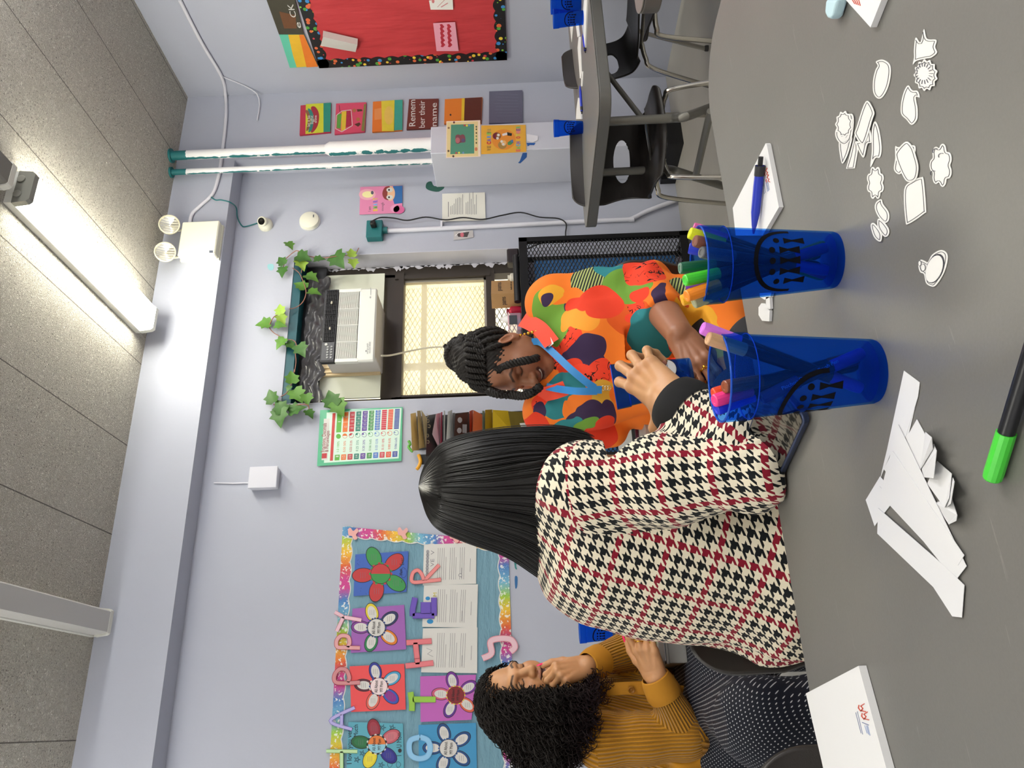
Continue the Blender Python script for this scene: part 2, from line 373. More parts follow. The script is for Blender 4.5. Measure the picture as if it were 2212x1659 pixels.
# paint smear line conduit near ceiling: right wall + beam
def conduit(name,pts,r,m,label,cat='pipe',group=None,n=10):
    o=MB().tube(pts,r,n).build(name,m,ang=60); tag(o,label,cat,group); return o
PW=M('d8d8e2',.5,bump=(60,.25),name='painted_pipe'); TEAL=M('1d6c70',.45,name='teal_paint')
def pipemat(r):
    t=NT('white_over_teal_pipe_paint'); v=t.coord('Generated'); g=t.coord('Object'); s=t.sep(g)
    n=t.noise(g,18,5); side=t.math('ADD',t.math('MULTIPLY',s[0],-1/r),t.math('MULTIPLY',n,.45)); top=t.math('GREATER_THAN',t.math('ADD',s[2],t.math('MULTIPLY',n,.06)),1.62)
    f=t.math('MAXIMUM',t.math('GREATER_THAN',side,1.17),top); col=t.mix(f,lin('e6e6e8'),lin('1d6c70')); t.base(col,.5); t.bump(t.noise(g,50,3),.3,.003); return t.m
def vpipe(x,y,z0,z1,r,label,sleeve=None):
    t=empty('wall_pipe',(x,y,z0),label,'pipe','pipes in the corner by the window'); b=MB().tube([(x,y,z0),(x,y,z1)],r,18); b.build('pipe',pipemat(r),t,ang=60)
    if sleeve: MB().lathe([(r,0),(sleeve[1],.03),(sleeve[1],sleeve[0]-z0),(0,sleeve[0]-z0)][::1] if 0 else [(sleeve[1],0),(sleeve[1],sleeve[0]-z0-.03),(r,sleeve[0]-z0)],18,None,(x,y,z0)).build('sleeve',pipemat(sleeve[1]),t,ang=60)
    MB().lathe([(r,-.012),(r+.016,-.012),(r+.016,0),(r,0)],18,None,(x,y,z1)).build('ceiling_collar',TEAL,t)
    return t
vpipe(3.44,3.985,BZ1,ZC,.030,'thick white pipe with teal drips and a wider lower sleeve',(2.27,.046))
vpipe(3.335,4.02,BZ1,ZC,.019,'thin white pipe with a teal top left of the thick pipe')
yb=YBEAM-.014
pp=[(XR-.014,2.9,2.86),(XR-.014,3.6,2.9)]
cpts=[aX(388,0,XR-.014),aX(434,90,XR-.014),aX(478,165,XR-.016)]+[aY(487,205,yb-.01),aY(488,255,yb),aY(478,345,yb),aY(470,390,yb),aY(458,420,yb),aY(432,445,yb),aY(415,462,yb),aY(410,482,yb)]
conduit('conduit',catmull(cpts,6),.011,PW,'grey painted conduit running across the beam to the emergency light','conduit')
conduit('thin_cable',catmull([aX(845/3.686+560,0,XR-.006) if 0 else aX(480,165,XR-.006)]+[aY(555,203,yb-.02),aY(556,260,yb+.004)],5),.004,PW,'thin painted cable in the corner above the square paintings','cable')
tl=[aY(455,425,yb),aY(466,432,yb-.01),aY(478,432,yb-.01),aY(497,437,yb),aY(510,448,YB-.06),aY(513,470,YB-.02),aY(522,487,YB-.008),aY(532,489,YB-.008),aY(556,482,YB-.006)]
conduit('camera_cable',catmull(tl,6),.004,TEAL,'teal painted cable looping from conduit to the dome camera','cable')
# ------------------------------------------------------------ emergency light
YE=YBEAM
CREAM=M('e3e2d2',.45,name='cream_plastic')
t=empty('emergency_light',aY(476,520,YE),'cream emergency light box with two round lamp heads on the beam','emergency light')
a,c=aY(392,480,YE-.07),aY(470,552,YE-.07)
x0,x1=aY(385,553,YE-.07)[0],aY(395,480,YE-.07)[0]; z0,z1=aY(470,510,YE-.07)[2],aY(388,520,YE-.07)[2]
MB().bb((x0,YE-.075,z0),(x1,YE-.001,z1),b=.006).build('case',CREAM,t,smooth=False)
MB().bb((x0-.002,YE-.02,z0-.004),(x1+.002,YE-.0005,z1+.004)).build('back_plate',CREAM,t,smooth=False)
GL=NT('clear_lamp_glass'); GL.base(lin('e8e6da'),.08,.75,.6); GL.bump(GL.math('SINE',GL.math('MULTIPLY',GL.sep(GL.coord())[0],420)),.5,.003); GL=GL.m
for q,rr in (((366,486),.062),((357,545),.062)):
    p=aY(q[0],q[1],YE-.10); ax=np.array((-.25,-.9,-.30)); ax/=np.linalg.norm(ax)
    h=MB().lathe([(.0,-.05),(.03,-.045),(.05,-.01),(rr,.0),(rr,.012),(rr-.006,.014),(rr-.008,.006)],28,None,p,axis=ax).build('lamp_head',M('e6dfc4',.4),t)
    MB().lathe([(rr-.008,.006),(.03,.0),(.0,-.004)],28,None,p,axis=ax).build('lamp_glass',GL,h)
    MB().tube([p-ax*.045,p-ax*.06+np.array((0,.03,-.04)),(p[0]+.01,YE-.03,z1-.003)],.008,8).build('swivel_arm',CREAM,t)
fl=Flat(lambda a,b:aY(a,b,YE-.0755),(0,-1,0),.0004); fl.sheet([(452,541),(460,541),(460,546),(452,546)],M('5a6070',.5)); fl.build('model_mark',t)
# ------------------------------------------------------------ small wall devices
p=aY(575,488,YB)
t=empty('dome_camera',p,'small white dome camera with a black eye, below the teal cable','camera')
MB().lathe([(.045,0),(.047,.02),(.04,.035),(.026,.05),(.022,.06)],24,None,p,axis=(0,-1,0)).build('dome_base',CREAM,t)
ax=np.array((-.45,-.85,.15)); ax/=np.linalg.norm(ax); q=p+np.array((0,-.045,0))
MB().lathe([(.0,-.01),(.03,0),(.032,.03),(.026,.038),(.023,.036)],20,None,q,axis=ax).build('eyeball',CREAM,t)
MB().lathe([(.023,.036),(.02,.028),(0,.026)],18,None,q,axis=ax).build('lens',M('0b0b0d',.15),t)
p=aY(670,480,YB)
t=empty('smoke_detector',p,'round white smoke detector right of the ivy','smoke detector')
MB().lathe([(.066,0),(.066,.012),(.062,.03),(.05,.036),(0,.038)],32,None,p,axis=(0,-1,0)).build('detector_body',CREAM,t)
MB().lathe([(.069,0),(.069,.008),(.062,.010)],32,None,p,axis=(0,-1,0)).build('base_ring',M('c9c9cc',.5),t)
MB().box(p+np.array((.02,-.039,-.03)),(.02,.002,.006),M('55565a',.4)).build('indicator',None,t,smooth=False)
t=empty('junction_box',aY(608,1012,YB),'pale wall switch box left of the fraction poster, cable rising from it','switch box')
a,b=aY(543,1060,YB),aY(606,1014,YB)
MB().bb((a[0],YB-.05,b[2]),(b[0],YB-.001,a[2]),b=.005).build('case',M('d8d9e4',.5),t,smooth=False)
MB().bb((a[0]-.003,YB-.058,b[2]-.003),(b[0]+.003,YB-.048,a[2]+.003),b=.003).build('cover',M('d2d3df',.5),t,smooth=False)
c=aY(545,1043,YB-.005); d=aY(462,1043,YB-.005); MB().tube([c,(c[0]+.001,YB-.005,(c[2]+d[2])/2),d],.004,8).build('surface_wire',PW,t)
# teal outlet box and conduit
t=empty('outlet_box',aY(828,495,YB),'teal painted outlet box with a black plug, white conduit below','outlet')
a,b=aY(790,512,YB-.06),aY(826,474,YB-.06); x0,x1,z0,z1=a[0],b[0],b[2],a[2]
MB().bb((x0,YB-.06,z0),(x1,YB-.001,z1),b=.004).build('box',TEAL,t,smooth=False)
xc=(x0+x1)/2
MB().lathe([(.02,-.03),(.022,-.03),(.022,0),(.012,.001)],16,None,(xc+.005,YB-.025,z0)).build('conduit_fitting',TEAL,t)
MB().box(((x0+x1)/2+.012,YB-.085,z1-.05),(.03,.05,.035),M('151515',.5),b=.006).build('plug',None,t)
fl=Flat(lambda u,v:aY(u,v,YB-.0605),(0,-1,0),.0003)
pa,pb=aY(957,486,YB-.016),aY(1347,476,YB-.016)
zz=z0-.03; bot=aY(1360,474,YB-.016); b2=aY(1400,455,YB-.02); b3=aY(1462,432,YB-.03)
cd=MB().tube(catmull([(xc+.005,YB-.025,zz),(xc+.006,YB-.016,zz-.1),(bot[0],YB-.016,bot[2]+.1),bot,b2,(b3[0],YB-.03,b3[2])],6),.0145,12).build('conduit',M('dcdde8',.5),ang=60); tag(cd,'white painted conduit running from the teal outlet box down to the floor','conduit')
cl=MB()
q=aY(954,487,YB-.016); cl.bb((q[0]-.025,YB-.034,q[2]-.006),(q[0]+.025,YB,q[2]+.006)); cl.build('strap',M('dcdde8',.5),cd,smooth=False)
cordp=[(xc+.02,YB-.108,z1-.045)]+[aY(a,b,YB-.03) for a,b in ((822,470),(850,471),(880,476),(920,469),(962,475),(1000,470),(1042,474),(1085,465),(1125,459),(1165,469),(1205,472),(1222,482),(1222,500))]
e=[aY(1217,517,YB-.10),aY(1180,522,YB-.17),aY(1135,540,YB-.19),aY(1115,560,YB-.16)]
o=MB().tube(catmull(cordp+e,6),.0045,8).build('power_cord',M('17171a',.5),ang=180); tag(o,'black power cord wandering from the teal outlet to the mesh cover','cord')
# ================================================================ THINGS ON THE BACK WALL
def K(ox,oy,s): return lambda x,y:(ox+x/s,oy+y/s)
k4=K(700,1120,5.144); k5=K(700,1390,5.144); kw=K(550,500,3.687); kf=K(660,860,4.424); kr=K(560,0,3.687); kp=K(560,180,3.318); kq=K(940,240,10.055); ko=K(760,380,4.608); ke=K(900,200,3.352)
def wallflat(d=0,t=.0012): return Flat(lambda a,b:aY(a,b,YB-.0006-d),(0,-1,0),t)
def pts(k,*q): return [k(*p) for p in q]
INK=M('26262b',.6); PAPER=M('d3d2cf',.7,name='white_paper'); PAPER2=M('cccbc7',.7)
# ---------------- bulletin board: blue backing + rainbow border
def bordermat(axis,f,ph):
    t=NT('rainbow_dotted_border'); v=t.coord(); s=t.sep(v); u=t.math('FRACT',t.math('ADD',t.math('MULTIPLY',s[axis],f),t.math('ADD',t.math('MULTIPLY',t.math('SUBTRACT',t.noise(v,55,2),.5),.09),ph)))
    col=t.ramp(u,[(0,lin('c73a8a')),(.13,lin('d8582a')),(.30,lin('e9b92a')),(.46,lin('96c23c')),(.60,lin('6fb0cf')),(.78,lin('3f74b8')),(.90,lin('c73a8a'))])
    d=t.voro(v,150); wn=t.math('GREATER_THAN',t.noise(v,70,2),.60); col=t.mix(t.math('MULTIPLY',wn,.75),col,lin('eef0ea')); n2=t.noise(v,190,2); col=t.mix(t.math('MULTIPLY',t.math('GREATER_THAN',n2,.58),.5),col,t.mix(.5,col,lin('1d3a66')))
    t.base(col,.5); return t.m
def bluepaper():
    t=NT('faded_blue_backing_paper'); v=t.coord(); t.base(t.mix(t.noise(v,3,3),lin('6790a4'),lin('789fb1')),.55,0,.35); t.bump(t.noise(t.mapping(v,(2.5,1,7)),2.2,4,.6),.55,.03); return t.m
tr,br=aY(741,1138,YB),aY(1098,1170,YB); tl_,bl_=aY(712,1659,YB),aY(1113,1659,YB); dx=-.45
def ext(a,b,x): 
    t=(x-a[0])/(b[0]-a[0]); return a+(b-a)*t
XLB=-.62; TL,BL=ext(tr,tl_,XLB),ext(br,bl_,XLB)
board=empty('bulletin_board',(.4,YB,BL[2]),'blue paper bulletin board with rainbow border, flower cards pinned on it','bulletin board')
MB().prism([TL-[0,.001,0],tr-[0,.001,0],br-[0,.001,0],BL-[0,.001,0]],(0,-.003,0),bluepaper()).build('backing_paper',None,board,smooth=False)
def scallop(a,b,inn,w,n,m,name,off):
    a=np.array(a);b=np.array(b);inn=np.array(inn,float); L=[]
    for i in range(n*8+1):
        t=i/(n*8); L.append(a+(b-a)*t+inn*(w+.010*abs(math.sin(PI*i/8))))
    mb=MB(); mb.prism([a]+[b]+L[::-1],(0,-.0015,0),m)
    o=mb.build(name,None,board,smooth=False)
    ed=MB(); ed.prism([p for p in L]+[p+inn*.005 for p in L[::-1]],(0,-.0012,0),PAPER); ed.build('scalloped_edge',None,o,smooth=False); return o
yo=-.0042
scallop(TL+[0,yo,0],tr+[0,yo,0],(0,0,-1),.047,17,bordermat(0,2.05,.30),'border_strip',0)
scallop(BL+[0,yo,0],br+[0,yo,0],(0,0,1),.047,17,bordermat(0,2.05,.0),'border_strip',0)
scallop(tr+[0,yo-.002,0],br+[0,yo-.002,0],(-1,0,0),.047,11,bordermat(2,-2.2,.65),'border_strip',0)
# ---------------- flower cards
def flower(fl,c,R,pet,ctr,ang0=0,pr=(.58,.40),lines=INK,n=5,ctrim=None,halves=None):
    for i in range(n):
        a=ang0+i*2*PI/n; col,rim=pet[i%len(pet)]
        q=(c[0]+R*.74*math.cos(a),c[1]+R*.74*math.sin(a))
        fl.ell(q,R*.46,R*.31,INK,.0004,a); fl.ell(q,R*.43,R*.285,rim,.0007,a); fl.ell((q[0]-R*.02*math.cos(a),q[1]-R*.02*math.sin(a)),R*.33,R*.20,col,.0010,a)
        for j in (-1,0,1): 
            s=.09*R*j; fl.line([(q[0]+s-R*.0,q[1]-R*.12),(q[0]+s,q[1]+R*.12)],R*.012,M('6b6b72',.6),.0012)
    if ctrim: 
        for i in range(22):
            a=i*2*PI/22; fl.ell((c[0]+R*.43*math.cos(a),c[1]+R*.43*math.sin(a)),R*.055,R*.055,ctrim[i%len(ctrim)],.0013,n=8)
    fl.ell(c,R*.42,R*.42,INK,.0015); fl.ell(c,R*.40,R*.40,ctr,.0018)
    if halves: fl.poly([(c[0]+R*.40*math.cos(t),c[1]+R*.40*math.sin(t)) for t in np.linspace(0,PI,16)],halves,.0021)
def aam(fl,c,R,m=INK):
    fl.text('All About',(c[0]-R*.06,c[1]+R*.30),(c[0]-R*.06,c[1]-R*.30),R*.16,m,.0024,bold=.0)
    fl.text('MY Mom',(c[0]+R*.19,c[1]+R*.26),(c[0]+R*.19,c[1]-R*.26),R*.16,m,.0024)
W=M('cfcdcb',.7); GRN=M('3c8f4e',.6); RED=M('b83a3e',.6)
def card(quad,col,label,lift=.006,var=None):
    fl=wallflat(.0034); fl.sheet(quad,M(col,.6,bump=(9,.15)),lift); return fl
def done(fl,label,cat='card',name='flower_card',group='flower cards on the bulletin board'): 
    o=fl.build(name); return tag(o,label,cat,group)
f=card(pts(k4,(350,402),(940,366),(918,818),(330,866)),'3f62b4','')
flower(f,k4(632,618),52,[(GRN,GRN),(RED,RED),(RED,RED),(GRN,GRN),(RED,RED)][::1],RED,ang0=.55,halves=GRN,ctrim=[RED,GRN])
f.text('Best',k4(870,760),k4(870,690),9,INK); f.text('Ever',k4(890,520),k4(890,440),9,INK); f.text('Mom',k4(880,630),k4(870,560),8,INK)
hx,hy=k4(880,605); f.line([(hx+9*.0+8*math.cos(t)*(1 if math.cos(t)>0 else .5),hy+11*math.sin(t)) for t in np.linspace(0,2*PI,20)],.6,INK)
for i in range(40):
    a,b=RNG.uniform(360,920),RNG.uniform(400,840)
    if math.hypot(a-632,b-618)>250: f.line([k4(a,b),k4(a+RNG.uniform(-14,14),b+RNG.uniform(-10,10))],.5,INK)
done(f,'royal blue card with a red and green flower and the words best mom ever')
f=card(pts(k4,(318,1004),(893,962),(915,1455),(300,1495)),'9a5fae','')
flower(f,k4(585,1215),46,[(W,M('2f3560',.6)),(W,M('d67a2a',.6)),(W,M('2e7a4e',.6)),(W,M('7b3f8f',.6)),(W,M('d6c23a',.6))],W,ang0=-.6,ctrim=[M('35508f',.6),M('2f3560',.6)]); aam(f,k4(585,1215),46)
done(f,'purple card with a white flower whose petals have yellow, navy and orange rims')
f=card(pts(k5,(288,255),(895,226),(910,735),(305,762)),'e05054','')
flower(f,k5(613,478),45,[(W,M('4a9ac4',.6)),(M('8a2f8a',.6),M('3a55b0',.6)),(W,M('d6685a',.6)),(W,M('5a2a3a',.6)),(W,M('333a8f',.6))],M('e6d2d6',.7),ang0=-.55,ctrim=[M('7a2030',.6),M('dcdad8',.6),M('3a4a8a',.6)]); aam(f,k5(613,478),45)
done(f,'coral red card with a white flower, one petal striped purple and blue')
f=card(pts(k5,(1070,366),(1690,348),(1640,848),(1075,872)),'b860b4','')
flower(f,k5(1465,575),44,[(W,M('6d2f8f',.6)),(W,M('d2604a',.6)),(W,M('5a2f8a',.6)),(W,M('c65a78',.6)),(W,M('6d2f8f',.6))],M('80242c',.6),ang0=-.55,ctrim=[M('d8b93a',.6),M('d2604a',.6)]); aam(f,k5(1465,575),44)
done(f,'magenta card with a purple rimmed flower and dark red centre')
f=card(pts(k5,(275,872),(880,890),(893,1500),(250,1500)),'5aa3b8','')
flower(f,k5(590,1120),47,[(M('c4707a',.6),M('b85a68',.6)),(M('3a3a8f',.6),M('2d2d80',.6)),(M('e0d040',.6),M('d8c838',.6)),(M('2f7048',.6),M('2a6340',.6)),(M('9a3a4a',.6),M('8a2a3a',.6))],M('d8783a',.6),ang0=-.5,halves=M('8cc4d8',.6),ctrim=[W,INK]); aam(f,k5(590,1120),47)
f.text('I love you very',k5(310,1340),k5(310,925),11,INK); f.text('Mucth',k5(380,1035),k5(380,900),10,INK); f.text('I     U Mom',k5(862,1250),k5(862,990),11,INK)
for q in ((830,1345),(735,1345)):
    x,y=k5(*q); f.line([(x+5*math.cos(t),y+6*math.sin(t)*(1-.3*math.cos(t))) for t in np.linspace(0,2*PI,14)],.7,INK)
x,y=k5(845,1190); f.ell((x,y),4,4.5,INK)
for q in ((655,935),(760,935),(370,1290),(430,1220),(640,1350)):
    x,y=k5(*q); f.line([(x+7*math.cos(t),y+7*math.sin(t)) for t in np.arange(6)*4*PI/5],.7,INK)
done(f,'turquoise card with a many coloured flower and handwritten words and stars')
f=card(pts(k5,(1052,905),(1690,882),(1702,1500),(1056,1500)),'3f8fc0','')
NV=M('234a80',.6)
flower(f,k5(1385,1165),47,[(W,NV)],W,ang0=-.6,ctrim=[NV,M('3a64a0',.6)]); aam(f,k5(1385,1165),47)
done(f,'bright blue card with a plain white flower outlined in navy')
# ---------------- typed letters
def typed(quad,label,draw=None,name='typed_letter'):
    f=wallflat(.0034); f.sheet(quad,PAPER,.004); a,b,c,d=[np.array(q,float) for q in quad]  # a top-right, b bottom-right, c bottom-left, d top-left (image order x=down)
    def L(u,v): return tuple(d+(c-d)*u+(a-d)*v)
    G=M('77777c',.7)
    for i in range(14):
        u=.27+.038*i; 
        if i in (5,10): continue
        f.line([L(u,.12),L(u,.50+.42*RNG.random() if i%5==4 else .90)],.7,G,.0004)
    f.line([L(.88,.30),L(.88,.62)],.8,G,.0004); f.line([L(.72,.15),L(.72,.4)],.7,G,.0004)
    if draw: draw(f,L)
    return tag(f.build(name),label,'letter','typed letters on the bulletin board')
def dr1(f,L):
    for i in range(9): f.ell(L(.075,.18+.08*i),3.4,4.2,M('9a9aa0',.7),.0005)
    f.text('VE  V',L(.20,.45),L(.20,.85),8,M('8a8a90',.7),.0006)
    p=L(.70,.22); f.ell(p,4,4,M('8f8f95',.7),.0005); f.ell(p,2.6,2.6,PAPER,.0007)
typed(pts(k4,(1112,292),(1694,270),(1690,726),(1098,745)),'typed letter with doodled bubbles at its top, right end of the letter row',dr1)
def dr2(f,L):
    p=L(.07,.10); f.ell(L(.14,.13),7,5,M('2f86c0',.7),.0006); f.ell(L(.08,.68),5,4,M('2f86c0',.7),.0006); f.text('M',L(.24,.72),L(.24,.82),8,M('c8b83a',.7),.0006)
typed(pts(k4,(1112,740),(1712,732),(1698,1216),(1092,1205)),'typed letter behind the purple E, with bits of blue drawing',dr2)
def dr3(f,L): f.line([L(.08,.55),L(.18,.5),L(.1,.42),L(.2,.36)],.8,M('8a8a90',.7))
typed(pts(k4,(1100,1222),(1706,1212),(1702,1720),(1080,1710)),'typed letter behind the pink H, left of the other two letters',dr3)
# ---------------- cut-out letters
def cut(name_label,strokes,w,col,k,rim,lift=.013,holes=None):
    f=wallflat(lift)
    first=True
    for st in strokes:
        P=np.array(st,float)
        if len(P)>2: P=catmull(P,6)
        def off(s,P=P): 
            T=np.gradient(P,axis=0); T/=np.linalg.norm(T,axis=1)[:,None]; Nn=np.stack([-T[:,1],T[:,0]],1)
            return P+Nn*s
        ww=w
        for lay,(m,sw,up) in enumerate(((rim,ww/2,0),(col,ww/2-ww*.12,.0006))):
            A,B=off(sw),off(-sw)
            for i in range(len(P)-1):
                q=[k(*A[i]),k(*A[i+1]),k(*B[i+1]),k(*B[i])]
                f.mb.prism([f.P(*p)+f.N*(up) for p in q],f.N*(.0012 if lay==0 else .0008),m)
    return tag(f.build('cut_out_letter'),name_label,'letter','cut out letters on the bulletin board')
pk=M('d89aa4',.6); pk2=M('c25a64',.6)
cut('pale green cut out letter, cut off by the left edge of the photo',[[(25,1195),(370,1200)],[(195,1200),(195,1500)],[(40,1500),(370,1500)]],44,M('b9d8a8',.6),k5,M('6a9a58',.6))
cut('lavender cut out letter A on the rainbow border',[[(340,712),(70,860),(310,955)],[(195,790),(195,905)]],40,M('b0a8dc',.6),k5,M('6a62b8',.6))
cut('dusty pink cut out letter P above the coral card',[[(400,432),(255,440),(130,430),(118,350),(175,285),(250,300),(280,380),(262,430)]],50,M('c8868c',.6),k5,M('9a3a44',.6))
cut('dusty pink cut out letter P above the purple card',[[(400,50),(250,45),(150,40),(140,-30),(190,-85),(265,-75),(285,-10),(260,40)]],48,M('d8a0a4',.6),k5,M('a84a54',.6))
cut('pale pink cut out letter Y in the top row of letters',[[(415,1130),(215,1095)],[(120,1040),(220,1095)],[(140,1255),(215,1095)]],44,M('e2bcca',.6),k4,M('c07a8a',.6))
cut('light blue cut out ring shaped letter O',[[(1065,1040),(965,1075),(945,1165),(975,1250),(1065,1280),(1150,1250),(1180,1160),(1150,1075),(1065,1040)]],62,M('8cc0e6',.55),k5,M('7ab2de',.55))
cut('lime green cut out letter T',[[(960,540),(975,650),(975,750)],[(985,622),(1240,622)]],66,M('93c04a',.6),k5,M('86b440',.6))
cut('salmon pink cut out letter H',[[(915,1380),(1195,1362)],[(1015,1380),(1035,1560)],[(905,1640),(1215,1605)],[(1035,1555),(1040,1620)]],62,M('dc7a82',.6),k4,M('c8606a',.6))
cut('purple cut out letter E with one patterned bar',[[(1012,880),(985,1010),(985,1085)],[(985,1080),(1225,1080)],[(1105,930),(1105,1060)],[(1222,880),(1222,1080)],[(1155,930),(1155,1060)]],66,M('6a52b4',.6),k4,M('54409a',.6))
cut('salmon cut out letter R beside the blue card',[[(1300,678),(1150,695),(985,705),(985,610),(1040,575),(1085,620),(1110,690)],[(1125,680),(1280,515)]],42,M('e08a8a',.6),k4,M('c05a5c',.6))
cut('pale pink cut out curved letter on the lower border',[[(1760,165),(1860,110),(1850,-20),(1960,-55),(2080,-40),(2120,40),(2070,90)]],72,M('e0bcc8',.6),k5,M('d68a98',.6),.02)
# small pink paper butterflies on the right border
for i,(a,b,lb) in enumerate(((325,165,'pink paper butterfly at the top right corner of the bulletin board'),(875,160,'pink paper butterfly halfway along the right border'),(1450,200,'pink paper butterfly near the black hair'))):
    f=wallflat(.012); x,y=k4(a,b); f.sheet(catmull([(x-11,y-8),(x-6,y-12),(x,y-5),(x+8,y-11),(x+11,y-4),(x+6,y+3),(x+9,y+11),(x+2,y+14),(x-3,y+6),(x-10,y+4)],4,True),M('e2a8a4',.6)); tag(f.build('paper_butterfly'),lb,'paper decoration','pink paper butterflies on the border')
# ---------------- fraction poster
f=wallflat(.004); A,B,C_,D=kf(142,118),kf(930,88),kf(918,603),kf(112,652)  # TR,BR,BL,TL in world
f.sheet([A,B,C_,D],M('4fae86',.35,coat=.4),.004)
A,B,C_,D=[np.array(q) for q in (A,B,C_,D)]
def L(u,v): return tuple(D+(C_-D)*u+(A-D)*v)   # u down, v right
def rc(u0,v0,u1,v1,m,up=.0004): f.poly([L(u0,v0),L(u0,v1),L(u1,v1),L(u1,v0)],m,up)
MINT=M('cfe6da',.35); rc(.08,.05,.965,.95,MINT)
rc(.05,.10,.12,.84,PAPER,.0007); f.text('Fractions, Decimals',L(.085,.24),L(.085,.76),9,M('8a3038',.5),.0011); f.text('& Percentages',L(.125,.24),L(.125,.62),8,M('8a3038',.5),.0011)
rc(.05,.13,.11,.22,M('b8303a',.4),.0010); rc(.15,.08,.185,.93,M('c03a3a',.4),.0007)
cols=['5aa83c','d8702a','b82a38','2a8070','5a3a98','3a9048','4a78c8','c83448','d8502a','34489c']; ns=[1,2,3,4,5,6,8,10,12,15]
fr=['1','1/2','1/3','1/4','1/5','1/6','1/8','1/10','1/12','1/15']; dc=['1.0 100%','0.50 50%','0.333 33.3%','0.25 25%','0.20 20%','0.166 16.6%','0.125 12.5%','0.10 10%','0.083 8.3%','0.066 6.6%']
for i in range(10):
    u=.205+.076*i; m=M(cols[i],.4); rc(u,.08,u+.058,.18,m,.0007); f.text(fr[i],L(u+.045,.095),L(u+.045,.16),6,PAPER,.0011)
    f.text(dc[i],L(u+.045,.22),L(u+.045,.42),5,m,.0008)
    c=L(u+.03,.51); f.ell(c,5.3,5.3,m,.0007,n=16); 
    if i: f.ell(c,4.5,4.5,MINT,.0010,n=16); f.poly([c]+[(c[0]-5*math.cos(t),c[1]-5*math.sin(t)) for t in np.linspace(0,2*PI/ns[i],8)],m,.0013)
    rc(u,.58,u+.058,.935,m,.0007)
    for j in range(1,ns[i]): v=.58+.355*j/ns[i]; f.line([L(u,v),L(u+.058,v)],.5,MINT,.0010)
    for j in range(ns[i]): 
        v=.58+.355*(j+.5)/ns[i]; 
        if ns[i]<9: f.text(fr[i],L(u+.048,v-.018),L(u+.048,v+.018),6,PAPER,.0011)
tag(f.build('fractions_poster'),'green bordered poster of coloured fraction bars left of the window','poster')
# ---------------- posters right of the window
f=wallflat(.002); q=pts(ko,(85,115),(506,100),(503,372),(77,390)); f.sheet(q,M('dd86ae',.5),.004)
f.ell(ko(160,190),12,7,M('f0e6a8',.5)); f.ell(ko(205,172),3,4,M('55586a',.5),.0006); f.ell(ko(155,190),18,12,M('e6a6b8',.5),.0003)
f.poly(pts(ko,(412,106),(505,102),(504,275),(425,285),(410,240)),M('2f68a8',.5)); f.ell(ko(385,180),10,16,M('e8b894',.5),.0006); f.poly(pts(ko,(305,180),(330,120),(380,110),(360,150),(355,210),(365,245),(325,230)),M('8a3a34',.5),.0009,4)
for b in (145,218): f.ell(ko(378,b),7,5,PAPER,.0010); f.ell(ko(372,b),2,2,INK,.0013)
for ch,b,c in (('S',345,'e8c040'),('M',318,'78b858'),('A',288,'6aaee0'),('R',258,'8a6ac0'),('T',232,'e0c060')): f.text(ch,ko(255,b+10),ko(255,b-12),9,M(c,.5),.0006,bold=.002)
f.text('I am',ko(190,360),ko(190,310),6,M('8a6a7a',.5),.0006); f.text('enough',ko(318,355),ko(318,270),6,M('8a6a7a',.5),.0006)
f.ell(ko(430,330),10,8,M('e39ac0',.5),.0004); f.ell(ko(470,340),12,9,M('d5659c',.5),.0004)
tag(f.build('smart_poster'),'pink poster with a lightbulb and a red haired cartoon child, right of the window','poster')
f=wallflat(.002); q=pts(ko,(900,182),(1325,168),(1332,445),(900,458)); f.sheet(q,M('e2e0d8',.6),.004)
for i in range(16):
    x=985+17*i
    if i==8: continue
    f.line([ko(x,388-3*(i%2)),ko(x,310-150*RNG.random()*(1 if i>2 else .2))],1.0,M('7a7a80',.6))
f.line([ko(962,410),ko(962,265)],1.2,M('66666c',.6))
tag(f.build('typed_notice'),'typed list on cream paper behind the black cord','notice')
f=wallflat(.002); q=pts(ko,(1015,555),(1205,545),(1212,612),(1110,632),(1015,640)); f.sheet(q,M('b9b6b8',.5),.003)
f.poly(pts(ko,(1040,575),(1170,560),(1150,612),(1060,610)),M('4a4446',.5)); f.ell(ko(1098,590),4,5,M('c86a78',.5),.0008); f.line([ko(1030,600),ko(1060,570),ko(1130,560)],2,M('d9d6d8',.5),.0008)
tag(f.build('torn_picture'),'small torn photo scrap under the white conduit','picture')
# posters on the chase
def chase(): return Flat(lambda a,b:aY(a,b,BY0-.003),(0,-1,0),.0012)
f=chase(); f.sheet(pts(kq,(245,225),(980,200),(985,990),(235,1020)),M('e8d7c6',.5)); f.poly(pts(kq,(260,245),(930,225),(935,980),(255,1000)),M('dccb94',.5)); f.poly(pts(kq,(345,300),(845,285),(850,925),(330,940)),M('4f8f78',.5),.0008)
f.poly(pts(kq,(440,560),(470,520),(520,515),(540,530),(600,510),(640,540),(655,600),(650,680),(560,690),(500,715),(450,690)),M('7a4a54',.5),.0012,4); f.ell(kq(490,640),5,6,M('b06a70',.5),.0015); f.ell(kq(610,640),4,4,M('5a5070',.5),.0015)
for a,b,c in ((690,320,'e0d050'),(640,315,'b05050'),(740,310,'6a90c0'),(520,910,'e8dc50'),(460,915,'b05050'),(610,910,'6a90c0'),(410,250,'5a3038'),(295,370,'8a6a50'),(290,870,'5a4a40'),(395,985,'4a3a40')): f.ell(kq(a,b),2.2,2.2,M(c,.5),.0012)
for i,b in enumerate((345,400,480,550,620,695)): f.ell(kq(895,b),1.6,2,M(['5a5a50','6a5a40','5a5040','7a8a58','6a8a58','4a4a30'][i],.5),.0012)
f.ell(kq(890,830),3,4,M('c87a58',.5),.0012)
